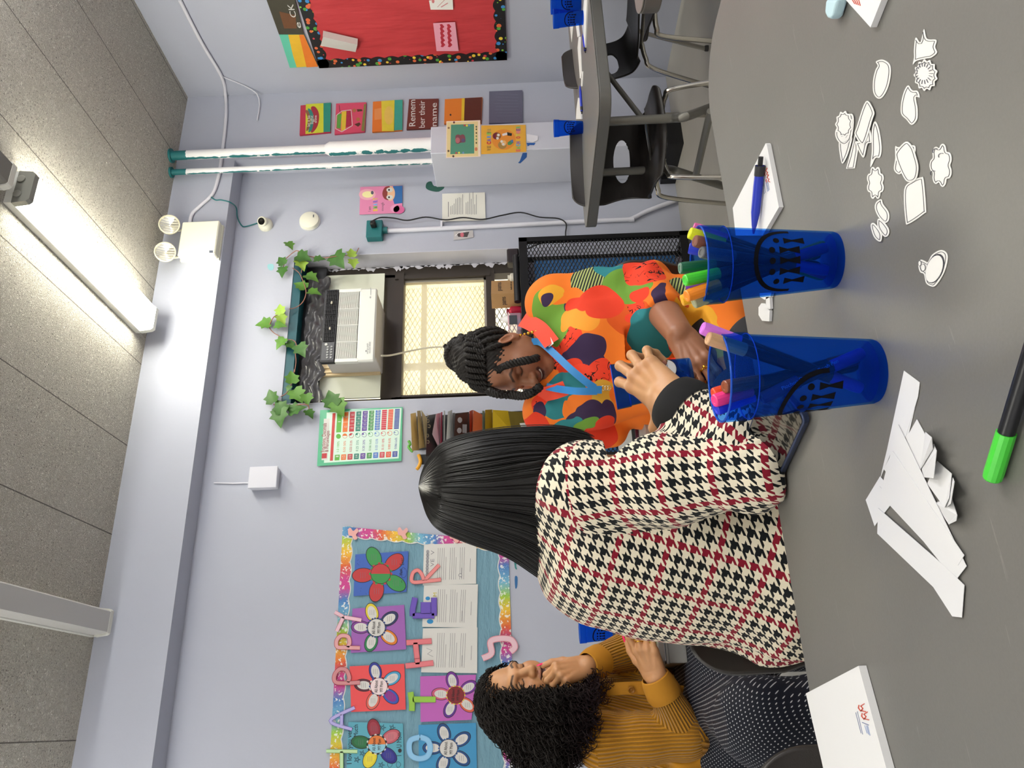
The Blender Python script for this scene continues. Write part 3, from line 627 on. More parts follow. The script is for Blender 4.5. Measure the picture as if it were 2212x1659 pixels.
tag(f.build('green_poster'),'cream framed green poster on the boxed pipe, left of the yellow one','poster')
f=chase(); f.sheet(pts(kq,(1000,315),(1965,300),(1980,885),(998,940)),M('dba63c',.5,var=(14,.06)))
for s,x,b0,b1,cl in (('WE CARE',1190,860,640,'a87a3a'),('FOR',1190,480,390,'b89a50')): pass
def rain(s,x,b0,b1,sz,cs):
    n=len(s); st=(b1-b0)/n
    for i,ch in enumerate(s):
        if ch!=' ': f.text(ch,kq(x,b0+st*i),kq(x,b0+st*(i+.85)),sz,M(cs[i%len(cs)],.5),.0006,bold=.002)
rain('WE',1205,860,750,7.5,['a08040']); rain('CARE',1210,725,450,8.5,['c84048','7a68a8','6a9ad0','7ac060']); rain('FOR',1205,480,380,7,['b09858'])
rain('EACH OTHER',1845,880,320,8.5,['d06a60','6ab868','60a8d0','8a6ab0','d8b040','c85048','c8c060','d87890','8a5a90','70b070'])
f.ell(kq(1490,620),26,22,M('d98a34',.5),.0003,n=28)
f.ell(kq(1340,545),9.5,7.8,M('8a5a34',.5),.0008); f.poly(pts(kq,(1255,540),(1290,485),(1350,475),(1320,520),(1320,580),(1330,612),(1280,600)),M('6a1e34',.5),.0011,4); f.ell(kq(1460,740),9.3,8.6,M('9c8048',.5),.0008); f.ell(kq(1490,700),5.5,6,M('e2b070',.5),.0011)
for a,b in ((1375,525),(1355,595),(1445,665),(1480,725)): f.ell(kq(a,b),3,2.8,PAPER,.0014)
f.poly(pts(kq,(1455,500),(1560,470),(1570,520),(1465,545)),M('dcd8d8',.5),.0008); f.poly(pts(kq,(1560,460),(1670,490),(1660,545),(1570,535)),M('2a2a28',.5),.0008); f.poly(pts(kq,(1570,690),(1640,640),(1700,690),(1640,740),(1580,740)),M('4a8a50',.5),.0008); f.poly(pts(kq,(1640,640),(1690,620),(1700,680),(1650,690)),M('4a70a8',.5),.0011)
tag(f.build('yellow_poster'),'yellow poster with two cartoon children saying we care for each other','poster')
fl=Flat(lambda a,b:aY(a,b,BY0-.0012),(0,-1,0),.0003)
pm=M('2358a0',.5)
for q in ([(1985,690),(2180,690),(2150,740),(2060,735),(2010,765)],): fl.sheet(pts(kq,*q),pm)
fl.mb.prism([aX(*kq(a,b),BX0-.001) for a,b in ((1995,905),(1900,910),(1840,1080),(1800,1125),(1850,1135),(1990,1000))],(-.0003,0,0),pm)
o=fl.build('paint_splash'); tag(o,'blue paint splash beneath the yellow poster','paint mark')
f=chase(); f.sheet(pts(ke,(795,300),(880,315),(878,345),(840,362),(800,350)),M('dcdce4',.6)); tag(f.build('torn_paper'),'torn white paper scrap right below the yellow poster','paper scrap')
# ---------------- square paintings on the pilaster
def pil(d=0): return Flat(lambda a,b:aY(a,b,YBEAM-.002-d),(0,-1,0),.012)
G6='square canvas paintings in the corner'
def painting(q,base,label,draw=None,name='square_painting'):
    f=pil(); f.sheet(q,M(base,.55,bump=(50,.2)))
    if draw: draw(f)
    return tag(f.build(name),label,'painting',G6)
S=lambda c:M(c,.55,bump=(50,.2),var=(18,.12))
def d1(f):
    f.poly(pts(kr,(375,840),(520,832),(515,1065),(372,1078)),S('c8cc34')); f.poly(pts(kr,(515,832),(575,828),(570,1060),(515,1062)),S('2a8a7a'),.0005)
    f.poly(pts(kr,(415,870),(450,862),(480,920),(470,1010),(430,1065),(415,1050),(440,960)),S('a02a3c'),.0008,4); f.poly(pts(kr,(390,880),(420,890),(438,950),(425,1040),(395,1060),(415,965)),S('2f7f78'),.0010,4); f.poly(pts(kr,(372,895),(395,895),(412,960),(400,1035),(378,1050),(392,960)),S('8a5a40'),.0012,4)
    f.text('let it be',kr(410,1020),kr(410,930),7,PAPER,.0014); f.text('light',kr(435,1000),kr(435,930),7,PAPER,.0014); f.text('shine',kr(462,990),kr(462,930),6,PAPER,.0014)
painting(pts(kr,(333,850),(575,828),(570,1062),(325,1085)),'b8304a','square painting with a brown and red mouth shape on yellow, highest of its column',d1)
def d2(f):
    f.poly(pts(kr,(625,920),(660,915),(650,1035),(620,1030)),S('5a9a40')); f.poly(pts(kr,(660,900),(700,895),(690,1040),(655,1055)),S('d8b838')); f.poly(pts(kr,(698,890),(735,895),(738,1015),(692,1022)),S('a82a48'))
    f.line([kr(*p) for p in ((618,930),(660,895),(735,885),(745,1010),(660,1060),(612,1035),(618,930))],1.2,PAPER,.0006); f.line([kr(648,905),kr(640,850)],1,INK)
    for a,b in ((760,890),(790,960)): f.ell(kr(a,b),4,4,S('a86a40'))
    f.poly(pts(kr,(780,880),(820,880),(825,895),(785,900)),S('5a3428')); f.poly(pts(kr,(760,1000),(800,985),(812,1000),(790,1020)),S('5a3428')); f.poly(pts(kr,(838,840),(852,840),(840,1055),(815,1050)),S('7a7a40'))
painting(pts(kr,(615,835),(855,824),(843,1058),(603,1078)),'cf4a68','square pink painting with a green, yellow and red striped blob, second from the top',d2)
def d3(f): f.poly(pts(kr,(975,815),(1080,808),(1078,1055),(980,1055)),S('d6c43c')); f.poly(pts(kr,(1080,808),(1145,805),(1142,1045),(1075,1050)),S('3a9a8c')); f.poly(pts(kr,(920,880),(975,870),(975,960),(920,965)),S('dc8a50')); f.ell(kr(1035,930),10,20,S('dcb85a'),.0006)
painting(pts(kr,(908,820),(1146,804),(1140,1046),(902,1060)),'d8742a','square painting in orange, yellow and teal bands, third from the top',d3)
def d4(f): f.text('Remem',kr(1245,1020),kr(1245,805),14,PAPER,.0008,italic=.0); f.text('ber their',kr(1320,1030),kr(1320,812),13,PAPER,.0008); f.text('name',kr(1415,1020),kr(1415,830),13,PAPER,.0008)
painting(pts(kr,(1195,800),(1430,796),(1420,1030),(1175,1040)),'6a3028','square brown painting lettered remember their name',d4)
def d5(f): f.poly(pts(kr,(1635,792),(1775,785),(1770,990),(1630,990)),S('5a2a20')); f.poly(pts(kr,(1615,795),(1638,792),(1632,990),(1610,990)),S('d8b830'),.0006); f.ell(kr(1525,925),2,2,INK,.0006)
painting(pts(kr,(1480,800),(1778,784),(1770,990),(1474,995)),'d87a2a','square painting, orange above and brown below a yellow stripe',d5)
def d6(f):
    for i in range(8): f.line([kr(1870+30*RNG.random(),760+25*i),kr(2060,765+24*i)],1.2,M('707084',.6))
painting(pts(kr,(1832,738),(2096,728),(2100,985),(1830,990)),'636378','plain grey violet square painting, lowest of the column',d6)
# ---------------- red board on the right wall
def rw(d=0,t=.002): return Flat(lambda a,b:aX(a,b,XR-.001-d),(-1,0,0),t)
redb=empty('red_bulletin_board',aX(900,20,XR),'red bulletin board with black polka dot border on the right wall','bulletin board')
zt,zb_=aX(690,142,XR)[2],aX(1095,118,XR)[2]; y1=aX(690,142,XR)[1]; y0=2.6
def redpaper():
    t=NT('red_backing_paper'); v=t.coord(); t.base(t.mix(t.noise(v,3,3),lin('b23338'),lin('c84248')),.55,0,.3); t.bump(t.noise(t.mapping(v,(1,4,1)),2.0,3),.5,.04); return t.m
MB().bb((XR-.02,y0,zb_),(XR-.001,y1-.01,zt),redpaper()).build('backing_paper',None,redb,smooth=False)
def dotmat():
    t=NT('polka_dot_border'); v=t.coord(); n=t.new('ShaderNodeTexVoronoi'); t.link(v,n.inputs['Vector']); n.inputs['Scale'].default_value=30
    c=t.sep(t.new('ShaderNodeSeparateColor').outputs[0]) if 0 else None
    s=t.new('ShaderNodeSeparateColor'); t.link(n.outputs['Color'],s.inputs[0])
    col=t.ramp(s.outputs[0],[(0,lin('e8c63a')),(.16,lin('d8683a')),(.32,lin('4a9a3a')),(.5,lin('3a88c8')),(.66,lin('c83a48')),(.8,lin('8a3a80')),(.9,lin('7ab83a'))],'CONSTANT')
    big=t.math('LESS_THAN',n.outputs['Distance'],t.math('ADD',.26,t.math('MULTIPLY',s.outputs[1],.22)))
    t.base(t.mix(big,lin('101014'),col),.5); return t.m
DM=dotmat()
for a,b,inn,nm in (((y0,zt),(y1,zt),(0,-1),8),((y0,zb_),(y1,zb_),(0,1),8),((y1,zb_),(y1,zt),(-1,0),7)):
    a=np.array(a);b=np.array(b);inn=np.array(inn,float);Ls=[]
    for i in range(nm*16+1): t=i/(nm*16); Ls.append(a+(b-a)*t+inn*(.060+.014*abs(math.sin(PI*i/8))))
    P=[a,b]+Ls[::-1]; MB().prism([(XR-.0205,q[0],q[1]) for q in P],(-.002,0,0),DM).build('border_strip',None,redb,smooth=False)
def rflat(): return Flat(lambda a,b:aX(a,b,XR-.026),(-1,0,0),.0015)
f=rflat(); f.sheet(pts(kr,(1385,180),(1560,172),(1588,402),(1412,402)),M('e6a0b4',.5),.004)
HR=M('b83040',.5)
for i in range(5):
    for a in (1452,1508):
        x,y=kr(a+i*2,208+36*i); f.poly([(x-4,y-5),(x+1,y-6),(x+6,y),(x+1,y+5),(x-4,y+4),(x-2,y)],HR,.0005)
tag(f.build('heart_card'),'pink card with ten red hearts on the red board','card','cards on the red board')
f=rflat(); f.sheet(pts(kr,(1352,0),(1540,-20),(1545,72),(1365,72)),M('e6e4e0',.5),.004); f.line([kr(1420,50),kr(1480,-10)],.8,M('c06a70',.5)); f.line([kr(1450,50),kr(1500,20)],2,M('d08a90',.5)); f.ell(kr(1385,5),3,4,M('d07a80',.5))
tag(f.build('white_card'),'white card with pale pink marks on the red board, cut by the photo edge','card','cards on the red board')
# leaning folded card
c0=aX(*kr(500,300),XR-.03); mb=MB(); a,b,c,d=[aX(*kr(*q),XR-.028) for q in ((512,245),(785,308),(768,402),(490,352))]
mb.prism([a,b,b+np.array((-.05,0,0)),a+np.array((-.05,0,.0))],(0,0,.002),PAPER2); mb.prism([a+np.array((-.05,0,0)),b+np.array((-.05,0,0)),c+np.array((-.012,0,0)),d+np.array((-.012,0,0))],(-.002,0,0),PAPER2)
o=mb.build('folded_card',smooth=False); tag(o,'folded white card sticking out near the top of the red board','card','cards on the red board')
f=Flat(lambda a,b:aX(a,b,XR-.003),(-1,0,0),.012); f.sheet(pts(kr,(60,-10),(285,-15),(355,262),(158,262)),M('3f3c30',.55,bump=(50,.2),var=(14,.2)))
f.poly(pts(kr,(160,80),(290,110),(300,215),(200,215)),S('6a4428')); f.text('CK',kr(300,130),kr(270,20),13,PAPER,.0006); f.text('e',kr(340,215),kr(325,165),12,PAPER,.0006)
tag(f.build('square_painting'),'dark brown square painting partly behind the red board','painting',G6)
f=Flat(lambda a,b:aX(a,b,XR-.003),(-1,0,0),.012); f.sheet(pts(kr,(160,265),(355,265),(470,520),(245,530)),M('5fc0a4',.55,bump=(50,.2)))
f.poly(pts(kr,(232,265),(320,265),(380,520),(300,525),(270,430)),S('e2b42e')); f.poly(pts(kr,(318,265),(356,265),(470,520),(378,525),(345,380)),S('e07a28'),.0006)
tag(f.build('square_painting'),'square painting of teal, yellow and orange bands below the dark brown one','painting',G6)

# paint marks left on the wall
def mark(q,col,label):
    f=wallflat(0,.0004); f.sheet(catmull(q,3,True),M(col,.5)); tag(f.build('paint_mark'),label,'paint mark','paint marks on the wall')
mark([(1111,1203),(1117,1210),(1115,1222),(1117,1230),(1112,1226)],'2f8080','teal paint mark below the lower border of the flower bulletin board')
mark([(1112,1246),(1118,1247),(1117,1268),(1113,1270)],'2f68a0','blue paint mark left of the teal one below the flower bulletin board')
mark([(578,572),(588,570),(592,576),(588,584),(580,582)],'8fc0c8','faint teal paint mark above the right ivy garland')
mark([(922,395),(932,392),(938,402),(960,404),(948,414),(930,412),(920,406)],'2a5a50','dark green paint blot at the top corner of the boxed pipe')
mark([(352,548),(358,552),(356,562),(350,560)],'2a6a70','teal paint smear between the emergency lamp heads') if 0 else None
# ================================================================ AC, IVY, FILES, COVER
BLK=M('17171a',.5,name='black_plastic'); 
def holes(): pass
yf=4.05; ax0,ax1,az0,az1=1.948,2.432,1.912,2.226
ac=empty('air_conditioner',((ax0+ax1)/2,4.2,az0),'white window air conditioner with black vents and slatted grille','air conditioner')
MB().bb((ax0+.05,yf+.03,az0+.004),(ax1-.012,YW-.05,az1-.006),b=.004).build('cabinet',M('c9c6c4',.45),ac,smooth=False)
ACW=M('e6e7e2',.4,name='ac_white_plastic')
zt=az1-.086
f=MB(); f.bb((ax0,yf+.004,az0),(ax1,yf+.035,az0+.105),b=.008); f.bb((ax0,yf+.004,az0+.095),(ax0+.02,yf+.035,zt)); f.bb((ax1-.02,yf+.004,az0+.095),(ax1,yf+.035,zt)); f.build('front_panel',ACW,ac,smooth=False)
MB().bb((ax0+.01,yf+.022,az0+.1),(ax1-.01,yf+.034,zt)).build('filter_recess',M('2c2e2e',.8),ac,smooth=False)
ns=22
g=MB()
for i in range(ns):
    z=az0+.107+(zt-az0-.107)*(i+.5)/ns; g.box((ax0+(ax1-ax0)/2,yf+.012,z),(ax1-ax0-.036,.014,(zt-az0-.107)/ns*.50))
for i in range(3): g.bb((ax0+.13+.11*i,yf+.006,az0+.1),(ax0+.133+.11*i,yf+.02,zt))
g.build('slatted_grille',ACW,ac,smooth=False)
MB().bb((ax0,yf,zt),(ax1,yf+.035,az1),b=.005).build('top_fascia',M('26262a',.4),ac,smooth=False)
for x0,x1 in ((ax0+.135,ax0+.30),(ax0+.31,ax1-.012)):
    v=MB(); v.bb((x0,yf-.002,zt+.01),(x1,yf+.001,az1-.012),M('0c0c0e',.6))
    for i in range(6): v.bb((x0,yf-.006,zt+.014+.0105*i),(x1,yf-.001,zt+.017+.0105*i),M('202024',.5))
    for i in range(7): v.bb((x0+(x1-x0)*i/6-.0012,yf-.007,zt+.01),(x0+(x1-x0)*i/6+.0012,yf-.001,az1-.012),M('202024',.5))
    o=v.build('air_vent',None,ac,smooth=False); MB().bb(((x0+x1)/2-.012,yf-.012,zt+.032),((x0+x1)/2+.006,yf-.004,zt+.042),b=.002).build('vent_tab',M('b8b4a4',.4),o,smooth=False)
v=MB(); v.bb((ax0+.012,yf-.002,zt+.006),(ax0+.125,yf+.001,az1-.008),M('3a3b40',.35)); 
cp=v.build('control_panel',None,ac,smooth=False)
for i in range(5):
    for j in range(2): MB().lathe([(.0065,0),(.006,.004),(0,.004)],10,None,(ax0+.028+.017*i,yf-.002,zt+.022+.022*j),axis=(0,-1,0)).build('button',M('9a9c9c',.4),cp)
MB().lathe([(.009,0),(.008,.006),(0,.006)],12,None,(ax0+.112,yf-.002,zt+.054),axis=(0,-1,0)).build('button',M('c4c6c4',.4),cp)
fl=Flat(lambda a,b:aY(a,b,yf+.0035),(0,-1,0),.0003); fl.sheet([kw(890,960),kw(890,945),kw(884,945),kw(884,960)],M('50545c',.5))
fl.text('energy guide',kw(905,975),kw(905,890),5,M('b4b8b8',.5)); fl.text('model label',kw(922,970),kw(922,880),4,M('b4b8b8',.5)); fl.line([kw(925,450),kw(925,505)],1.2,M('a8acac',.5)); fl.ell(kw(922,525),1.6,2.2,M('a8acac',.5))
fl.build('printed_label',None)
bpy.data.objects['printed_label'].parent=ac; bpy.data.objects['printed_label'].location=Vector(bpy.data.objects['printed_label'].location)-wloc(ac)
cdp=[aY(*kw(1010,990),4.12),aY(*kw(1090,985),4.2),aY(*kw(1250,950),4.32),aY(*kw(1400,925),4.34),aY(*kw(1560,920),4.34),aY(*kw(1800,935),4.33),aY(*kw(1960,960),4.3)]
o=MB().tube(catmull(cdp,6),.0055,8).build('cord',M('d9d5c4',.5),ac,ang=180)
# ---------------- ivy
IV=[M('3f6a2c',.5,var=(40,.3),name='ivy_leaf_dark'),M('5c8a38',.5,var=(40,.25),name='ivy_leaf_mid'),M('97b84a',.5,var=(40,.2),name='ivy_leaf_pale')]; STEM=M('9a6a5c',.6,name='ivy_stem')
def leafmesh(mb,c,tip,size,nrm,curl=.25):
    T=np.array(tip,float)-c; T/=np.linalg.norm(T); Nn=np.array(nrm,float); Nn-=T*np.dot(T,Nn); Nn/=np.linalg.norm(Nn); S=np.cross(T,Nn)
    half=[(-.38,0),(-.46,.20),(-.30,.47),(-.12,.36),(.06,.50),(.16,.26),(.40,.12),(.58,0)]
    k=[(a,b) for a,b in half]+[(a,-b) for a,b in half[-2:0:-1]]
    P=lambda a,b:c+size*(T*a+S*b+Nn*(abs(b)*curl-.25*(a*a)))
    v=[P(.05,0)]+[P(a,b) for a,b in k]; n=len(k)
    f=[(0,1+i,1+(i+1)%n) for i in range(n)]
    v2=[p-Nn*.0008 for p in v]; mb.add(v,f); mb.add(v2,[q[::-1] for q in f])
def garland(label,stems,leaves,y=YB-.03):
    r=empty('ivy_garland',aY(*kw(*stems[0][0]),y),label,'ivy garland','ivy garlands round the window')
    for st in stems:
        P=np.array([aY(*kw(a,b),y+.012*math.sin(i*1.7)) for i,(a,b) in enumerate(st)]); MB().tube(catmull(P,6),.0028,6).build('stem',STEM,r,ang=180)
    for (a,b,ta,tb,s,m,tilt) in leaves:
        c=aY(*kw(a,b),y-.012); tp=aY(*kw(a+ta,b+tb),y-.012); nr=np.array((math.sin(tilt)*.9,-1,.25*math.cos(tilt*2))); mb=MB(); leafmesh(mb,c,tp,s*.0007*1.12,nr); mb.build('leaf',IV[m],r,ang=180)
garland('ivy garland hanging over the right corner of the window top',[[(830,130),(790,190),(700,190),(600,205),(530,210),(430,195),(350,155),(310,165),(250,215),(205,240)],[(300,290),(350,325),(382,385),(410,480),(385,560),(330,605),(275,617)],[(345,160),(385,205),(372,330)],[(245,225),(235,265),(220,300)]],
 [(278,108,45,60,95,1,1.1),(215,236,-30,-40,95,0,.2),(224,316,-10,50,105,0,-.2),(385,205,60,20,140,0,.3),(372,262,30,60,120,2,1.0),(512,222,60,-5,100,0,.5),(665,225,40,60,170,0,-.2),(772,172,-10,-60,90,2,1.2),(786,250,10,60,95,2,1.2),(450,366,60,30,130,1,.8),(366,432,-60,-30,120,1,.6),(470,486,70,15,120,1,.8)])
garland('ivy garland along the middle of the window top',[[(215,600),(200,650),(150,685),(118,755),(145,800),(190,830),(250,870)],[(230,870),(270,862),(310,868),(332,900),(325,960),(330,1040),(318,1120)]],
 [(205,622,-10,-60,100,2,.2),(215,695,40,60,100,2,.8),(76,736,-70,5,130,1,.3),(200,748,60,5,100,1,.4),(210,886,-40,50,115,1,.2),(283,905,50,40,95,0,.8),(370,940,30,60,130,0,.3)])
garland('ivy garland at the left corner of the window top, above the fraction poster',[[(318,1100),(300,1190),(280,1245),(250,1290),(210,1315)],[(300,1270),(340,1300)],[(150,1375),(220,1395),(300,1388),(420,1380),(432,1450)],[(560,1350),(640,1345),(690,1400)]],
 [(296,1165,-10,-70,115,1,1.2),(272,1250,-20,30,60,0,.5),(340,1300,40,60,140,1,.5),(134,1316,-20,-50,125,0,-.2),(415,1332,10,60,105,1,.9),(205,1395,-20,-30,130,0,.3),(203,1472,0,60,160,0,-.1),(330,1418,60,-20,140,0,.4),(612,1336,-20,-60,150,0,.4),(672,1400,30,60,150,1,.3),(437,1450,30,40,90,0,1.2)])
# ---------------- hanging wall file
wf=empty('wall_file',aY(1160,930,YB),'black hanging wall file stuffed with folders beside the window','wall file')
DK=NT('smoky_pocket_plastic'); DK.base(lin('3a3634'),.3,0,.5); DK=DK.m
p0=aY(900,972,YB-.004); p1=aY(1180,885,YB-.004)
MB().prism([aY(a,b,YB-.004) for a,b in ((900,900),(900,972),(1185,962),(1185,885))],(0,-.004,0),BLK).build('back_panel',None,wf,smooth=False)
def slab(quad,ys,t=.003):
    P=[aY(a,b,y) for (a,b),y in zip(quad,ys)]; return P
def pocket(quad,d0,d1,nm='pocket',m=None):
    mb=MB(); mb.prism(slab(quad,(YB-d0,YB-d0,YB-d1,YB-d1)),(0,.0025,0),m or DK); return mb.build(nm,None,wf,smooth=False)
pocket(pts(kf,(1165,165),(1150,560),(1260,520),(1255,150)),.13,.03); pk_=pocket(pts(kf,(1432,145),(1415,415),(1565,410),(1562,132)),.13,.04)
fl=Flat(lambda a,b:aY(a,b,YB-.135),(0,-1,0),.0004); fl.sheet(pts(kf,(1500,250),(1500,330),(1540,335),(1542,252)),M('5a5456',.6)); fl.ell(kf(1475,210),5,6,M('6a6466',.6)); fl.ell(kf(1470,310),5,6,M('6a6466',.6)); fl.build('faint_print',pk_)
pocket(pts(kf,(1935,125),(1990,420),(2230,400),(2225,140)),.13,.05,m=M('75652a',.4)); 
fl=Flat(lambda a,b:aY(a,b,YB-.136),(0,-1,0),.0004); fl.sheet(pts(kf,(2045,240),(2190,230),(2200,330),(2080,325)),M('b9b9b4',.3)); fl.build('clear_sleeve',wf)
GF='folders and papers in the wall file'
def folder(q,d0,d1,col,label,name='folder',t=.004,draw=None,cat='folder'):
    mb=MB(); mb.prism(slab(pts(kf,*q),(YB-d0,YB-d0,YB-d1,YB-d1)),(0,t,0),M(col,.65)); o=mb.build(name,smooth=False); return tag(o,label,cat,GF)
MAN='dcc690'
folder([(1003,150),(1018,502),(1085,495),(1055,138)],.115,.02,MAN,'manila folder, rearmost at the top of the wall file')
folder([(1066,122),(1085,482),(1142,470),(1100,118)],.125,.035,MAN,'manila folder standing second in the top pocket')
folder([(1105,110),(1148,470),(1190,465),(1222,285)],.135,.06,'cbb88c','scribbled manila folder in front in the top pocket')
fl=Flat(lambda a,b:aY(a,b,YB-.139),(0,-1,0),.0004)
fl.base=0
for a,b in ((1165,170),(1175,220),(1185,270),(1170,360),(1175,420)): fl.line([kf(a-14,b-14),kf(a+2,b-16),kf(a+8,b),kf(a,b+14),kf(a-14,b+10)],.7,M('8a7a5c',.7))
o=fl.build('pencil_doodle'); o.parent=bpy.data.objects['folder.002']; o.location=Vector(o.location)-wloc(bpy.data.objects['folder.002'])
folder([(1245,150),(1210,345),(1282,492),(1292,140)],.125,.04,'cfd2d6','white doodled paper in the second pocket of the wall file','paper',.002,cat='paper')
folder([(1293,135),(1288,500),(1308,500),(1308,132)],.128,.05,'c0526a','thin pink sheet in the second pocket of the wall file','paper',.002,cat='paper')
folder([(1322,120),(1318,500),(1336,500),(1334,122)],.130,.05,'e2e2e2','thin white sheet just in front of the pink sheet','paper',.002,cat='paper')
folder([(1360,130),(1340,470),(1390,455),(1400,112)],.135,.055,'dededc','thick white paper stack in the second pocket','paper_stack',.012,cat='paper')
folder([(1404,140),(1392,455),(1415,450),(1430,140)],.137,.06,'d2d2d0','white sheet at the front of the second pocket','paper',.002,cat='paper')
o=folder([(1565,125),(1570,400),(1592,395),(1600,112)],.125,.045,'d0592a','orange folder, back one of two in the third pocket')
folder([(1603,114),(1594,395),(1688,378),(1692,158)],.132,.055,'d8642e','wide orange folder in the third pocket')
folder([(1690,120),(1690,375),(1712,372),(1712,122)],.134,.06,'b0d0d8','pale blue folder between the orange and yellow ones','folder',.003)
folder([(1716,112),(1716,372),(1784,360),(1784,108)],.128,.055,'c8a41c','yellow folder behind the widest yellow folder')
folder([(1788,112),(1788,355),(1990,335),(1940,122)],.136,.065,'d0ae22','widest yellow folder in the fourth pocket')
# ribbon and clip hanging at the left of the file
MB().bb(aY(*kf(1190,600),YB-.03)-np.array((.02,.01,.02)),aY(*kf(1120,560),YB-.03)+np.array((.01,.0,.02))).build('side_strap',BLK,wf,smooth=False)
mb=MB(); P=[aY(*kf(a,b),YB-.06) for a,b in ((1080,540),(1098,600),(1085,650),(1062,682))]; mb.tube(catmull(P,5),.010,8); o=mb.build('ribbon',M('e0a028',.5),ang=180); tag(o,'orange ribbon loop dangling from the left of the wall file','ribbon')
mb=MB(); P=[aY(*kf(a,b),YB-.06) for a,b in ((985,408),(1000,440),(985,465),(1010,500),(1025,510))]; mb.tube(catmull(P,5),.008,8); o=mb.build('ribbon',M('5aa040',.5,var=(60,.5)),ang=180); tag(o,'bunched green and red ribbon at the top left of the wall file','ribbon')
# ---------------- mesh radiator cover
CX0,CX1,CY,CZ=1.30,2.725,4.03,1.05
mc=empty('radiator_cover',(2.1,4.12,0),'black expanded metal cover under the window','radiator cover')
fr=MB(); fr.bb((CX0,CY-.012,CZ-.05),(CX1,CY+.02,CZ)); fr.bb((CX0,CY-.012,.02),(CX1,CY+.02,.07)); fr.bb((CX1-.03,CY-.012,0),(CX1,CY+.02,CZ)); fr.bb((CX0,CY-.012,0),(CX0+.03,CY+.02,CZ)); fr.bb((CX0,CY-.005,CZ-.012),(CX1,YB-.01,CZ)); fr.bb((CX1-.02,CY,.02),(CX1,YB-.01,.05))
FRM=M('141416',.4,.2,name='black_cover_metal'); fr.build('frame',FRM,mc,smooth=False)
ms=MB(); ph,pv=.046,.023
lo,hi=.07,CZ-.05; xa,xb=CX0+.03,CX1-.03
k=-60
while k<100:
    for s in (-1,1):
        sl=s*pv/ph*1.0; x0=xa+k*ph
        a=max(xa,min(x0+(lo-lo)/sl,x0+(hi-lo)/sl)); b=min(xb,max(x0+(lo-lo)/sl,x0+(hi-lo)/sl))
        if b-a>.01: 
            A=np.array([a,CY,lo+sl*(a-x0)]); B=np.array([b,CY,lo+sl*(b-x0)]); ms.tube([A,B],0.0026,4)
    k+=1
ms.build('expanded_mesh',FRM,mc,smooth=False)
MB().bb((CX0+.02,CY+.06,.1),(2.60,CY+.075,.96)).build('blue_backing_board',M('3f78b8',.5,var=(5,.25)),mc,smooth=False)
MB().bb((2.60,CY+.055,.0),(2.625,CY+.08,CZ-.02)).build('inner_post',FRM,mc,smooth=False)
# black roller on cover + bracket
o=MB().tube([aZ(1108,600,CZ+.02)*0+np.array((2.30,4.06,CZ+.021)),(2.62,4.06,CZ+.021)],.02,14).build('blind_roller',M('1c1c1f',.45),ang=60); tag(o,'black rolled tube lying on the mesh cover','roller')
o=MB().bb((2.60,4.09,CZ+.001),(2.70,4.17,CZ+.075),b=.008).build('charger',M('2a2428',.4),smooth=False); tag(o,'dark power brick at the right end of the mesh cover','power brick')
# sill things
card_=M('b08a5c',.8,var=(30,.06),name='corrugated_cardboard')
def at(ix,iy,y): return aY(ix,iy,y)
ky=K(1030,560,9.217)
bx=empty('cardboard_box',(2.42,4.12,CZ+.001),'small brown cardboard box with black lettering on the mesh cover','box')
q0=aY(*ky(280,690),4.03); qr=aY(*ky(260,440),4.10); ql=aY(*ky(300,990),4.10)
hz=q0[2]-CZ-.001
xr,xl=aY(*ky(700,415),4.16)[0],aY(*ky(740,965),4.14)[0]; xm=aY(*ky(720,675),4.055)[0]
base=[(xm,4.055),(xr,4.16),((xr+xl)/2+.03,4.26),(xl,4.14)]
MB().prism([(x,y,CZ+.001) for x,y in base],(0,0,hz),card_).build('carton',None,bx,smooth=False)
def facetext(a,b,st,u0,u1,z,h):
    A=np.array((*a,CZ+hz*z));B=np.array((*b,CZ+hz*z)); R=(B-A); N=np.cross(R/np.linalg.norm(R),(0,0,1)); mb=MB(); put_text(mb,st,A+R*u0+N*.001,R,(0,0,1),h,M('2b2c30',.6),np.linalg.norm(R)*(u1-u0)); mb.build('printed_lettering',None,bx,smooth=False)
facetext(base[3],base[0],'pams',.22,.78,.52,.042); facetext(base[0],base[1],'pams',.2,.85,.66,.042)
for z in (.30,.18): facetext(base[0],base[1],'handle with care',.25,.9,z,.012)
mb=MB(); mb.bb((xl+.02,4.10,CZ+.03),(xl+.05,4.1005,CZ+.035)); 
for i,(a,b,c,w,h,lb) in enumerate(((640,1080,'b01f3c',.03,.085,'red bottle standing left of the cardboard box'),(760,1075,'a81e38',.026,.05,'shorter red bottle next to the taller red bottle'))):
    p=aY(*ky(800 if i==0 else 800,b+ (-50 if i==0 else 60)),4.12); p[2]=CZ+.001
    t=empty('bottle',p,lb,'bottle','red bottles on the mesh cover'); MB().lathe([(0,0),(w*.9,0),(w,.006),(w,h*.7),(w*.45,h*.86),(w*.42,h*.9)],18,M(c,.25),p,cap=False).build('bottle_body',None,t); MB().lathe([(w*.5,h*.88),(w*.5,h*1.05),(0,h*1.05)],14,M('8a1830',.3),p).build('bottle_cap',None,t)
CLR=NT('cloudy_clear_plastic'); tr=CLR.new('ShaderNodeBsdfTransparent'); df=CLR.new('ShaderNodeBsdfPrincipled'); df.inputs['Base Color'].default_value=lin('c8b0c4'); df.inputs['Roughness'].default_value=.2; mx=CLR.new('ShaderNodeMixShader'); mx.inputs[0].default_value=.45; CLR.link(tr.outputs[0],mx.inputs[1]); CLR.link(df.outputs[0],mx.inputs[2]); CLR.link(mx.outputs[0],CLR.o.inputs[0]); CLR=CLR.m
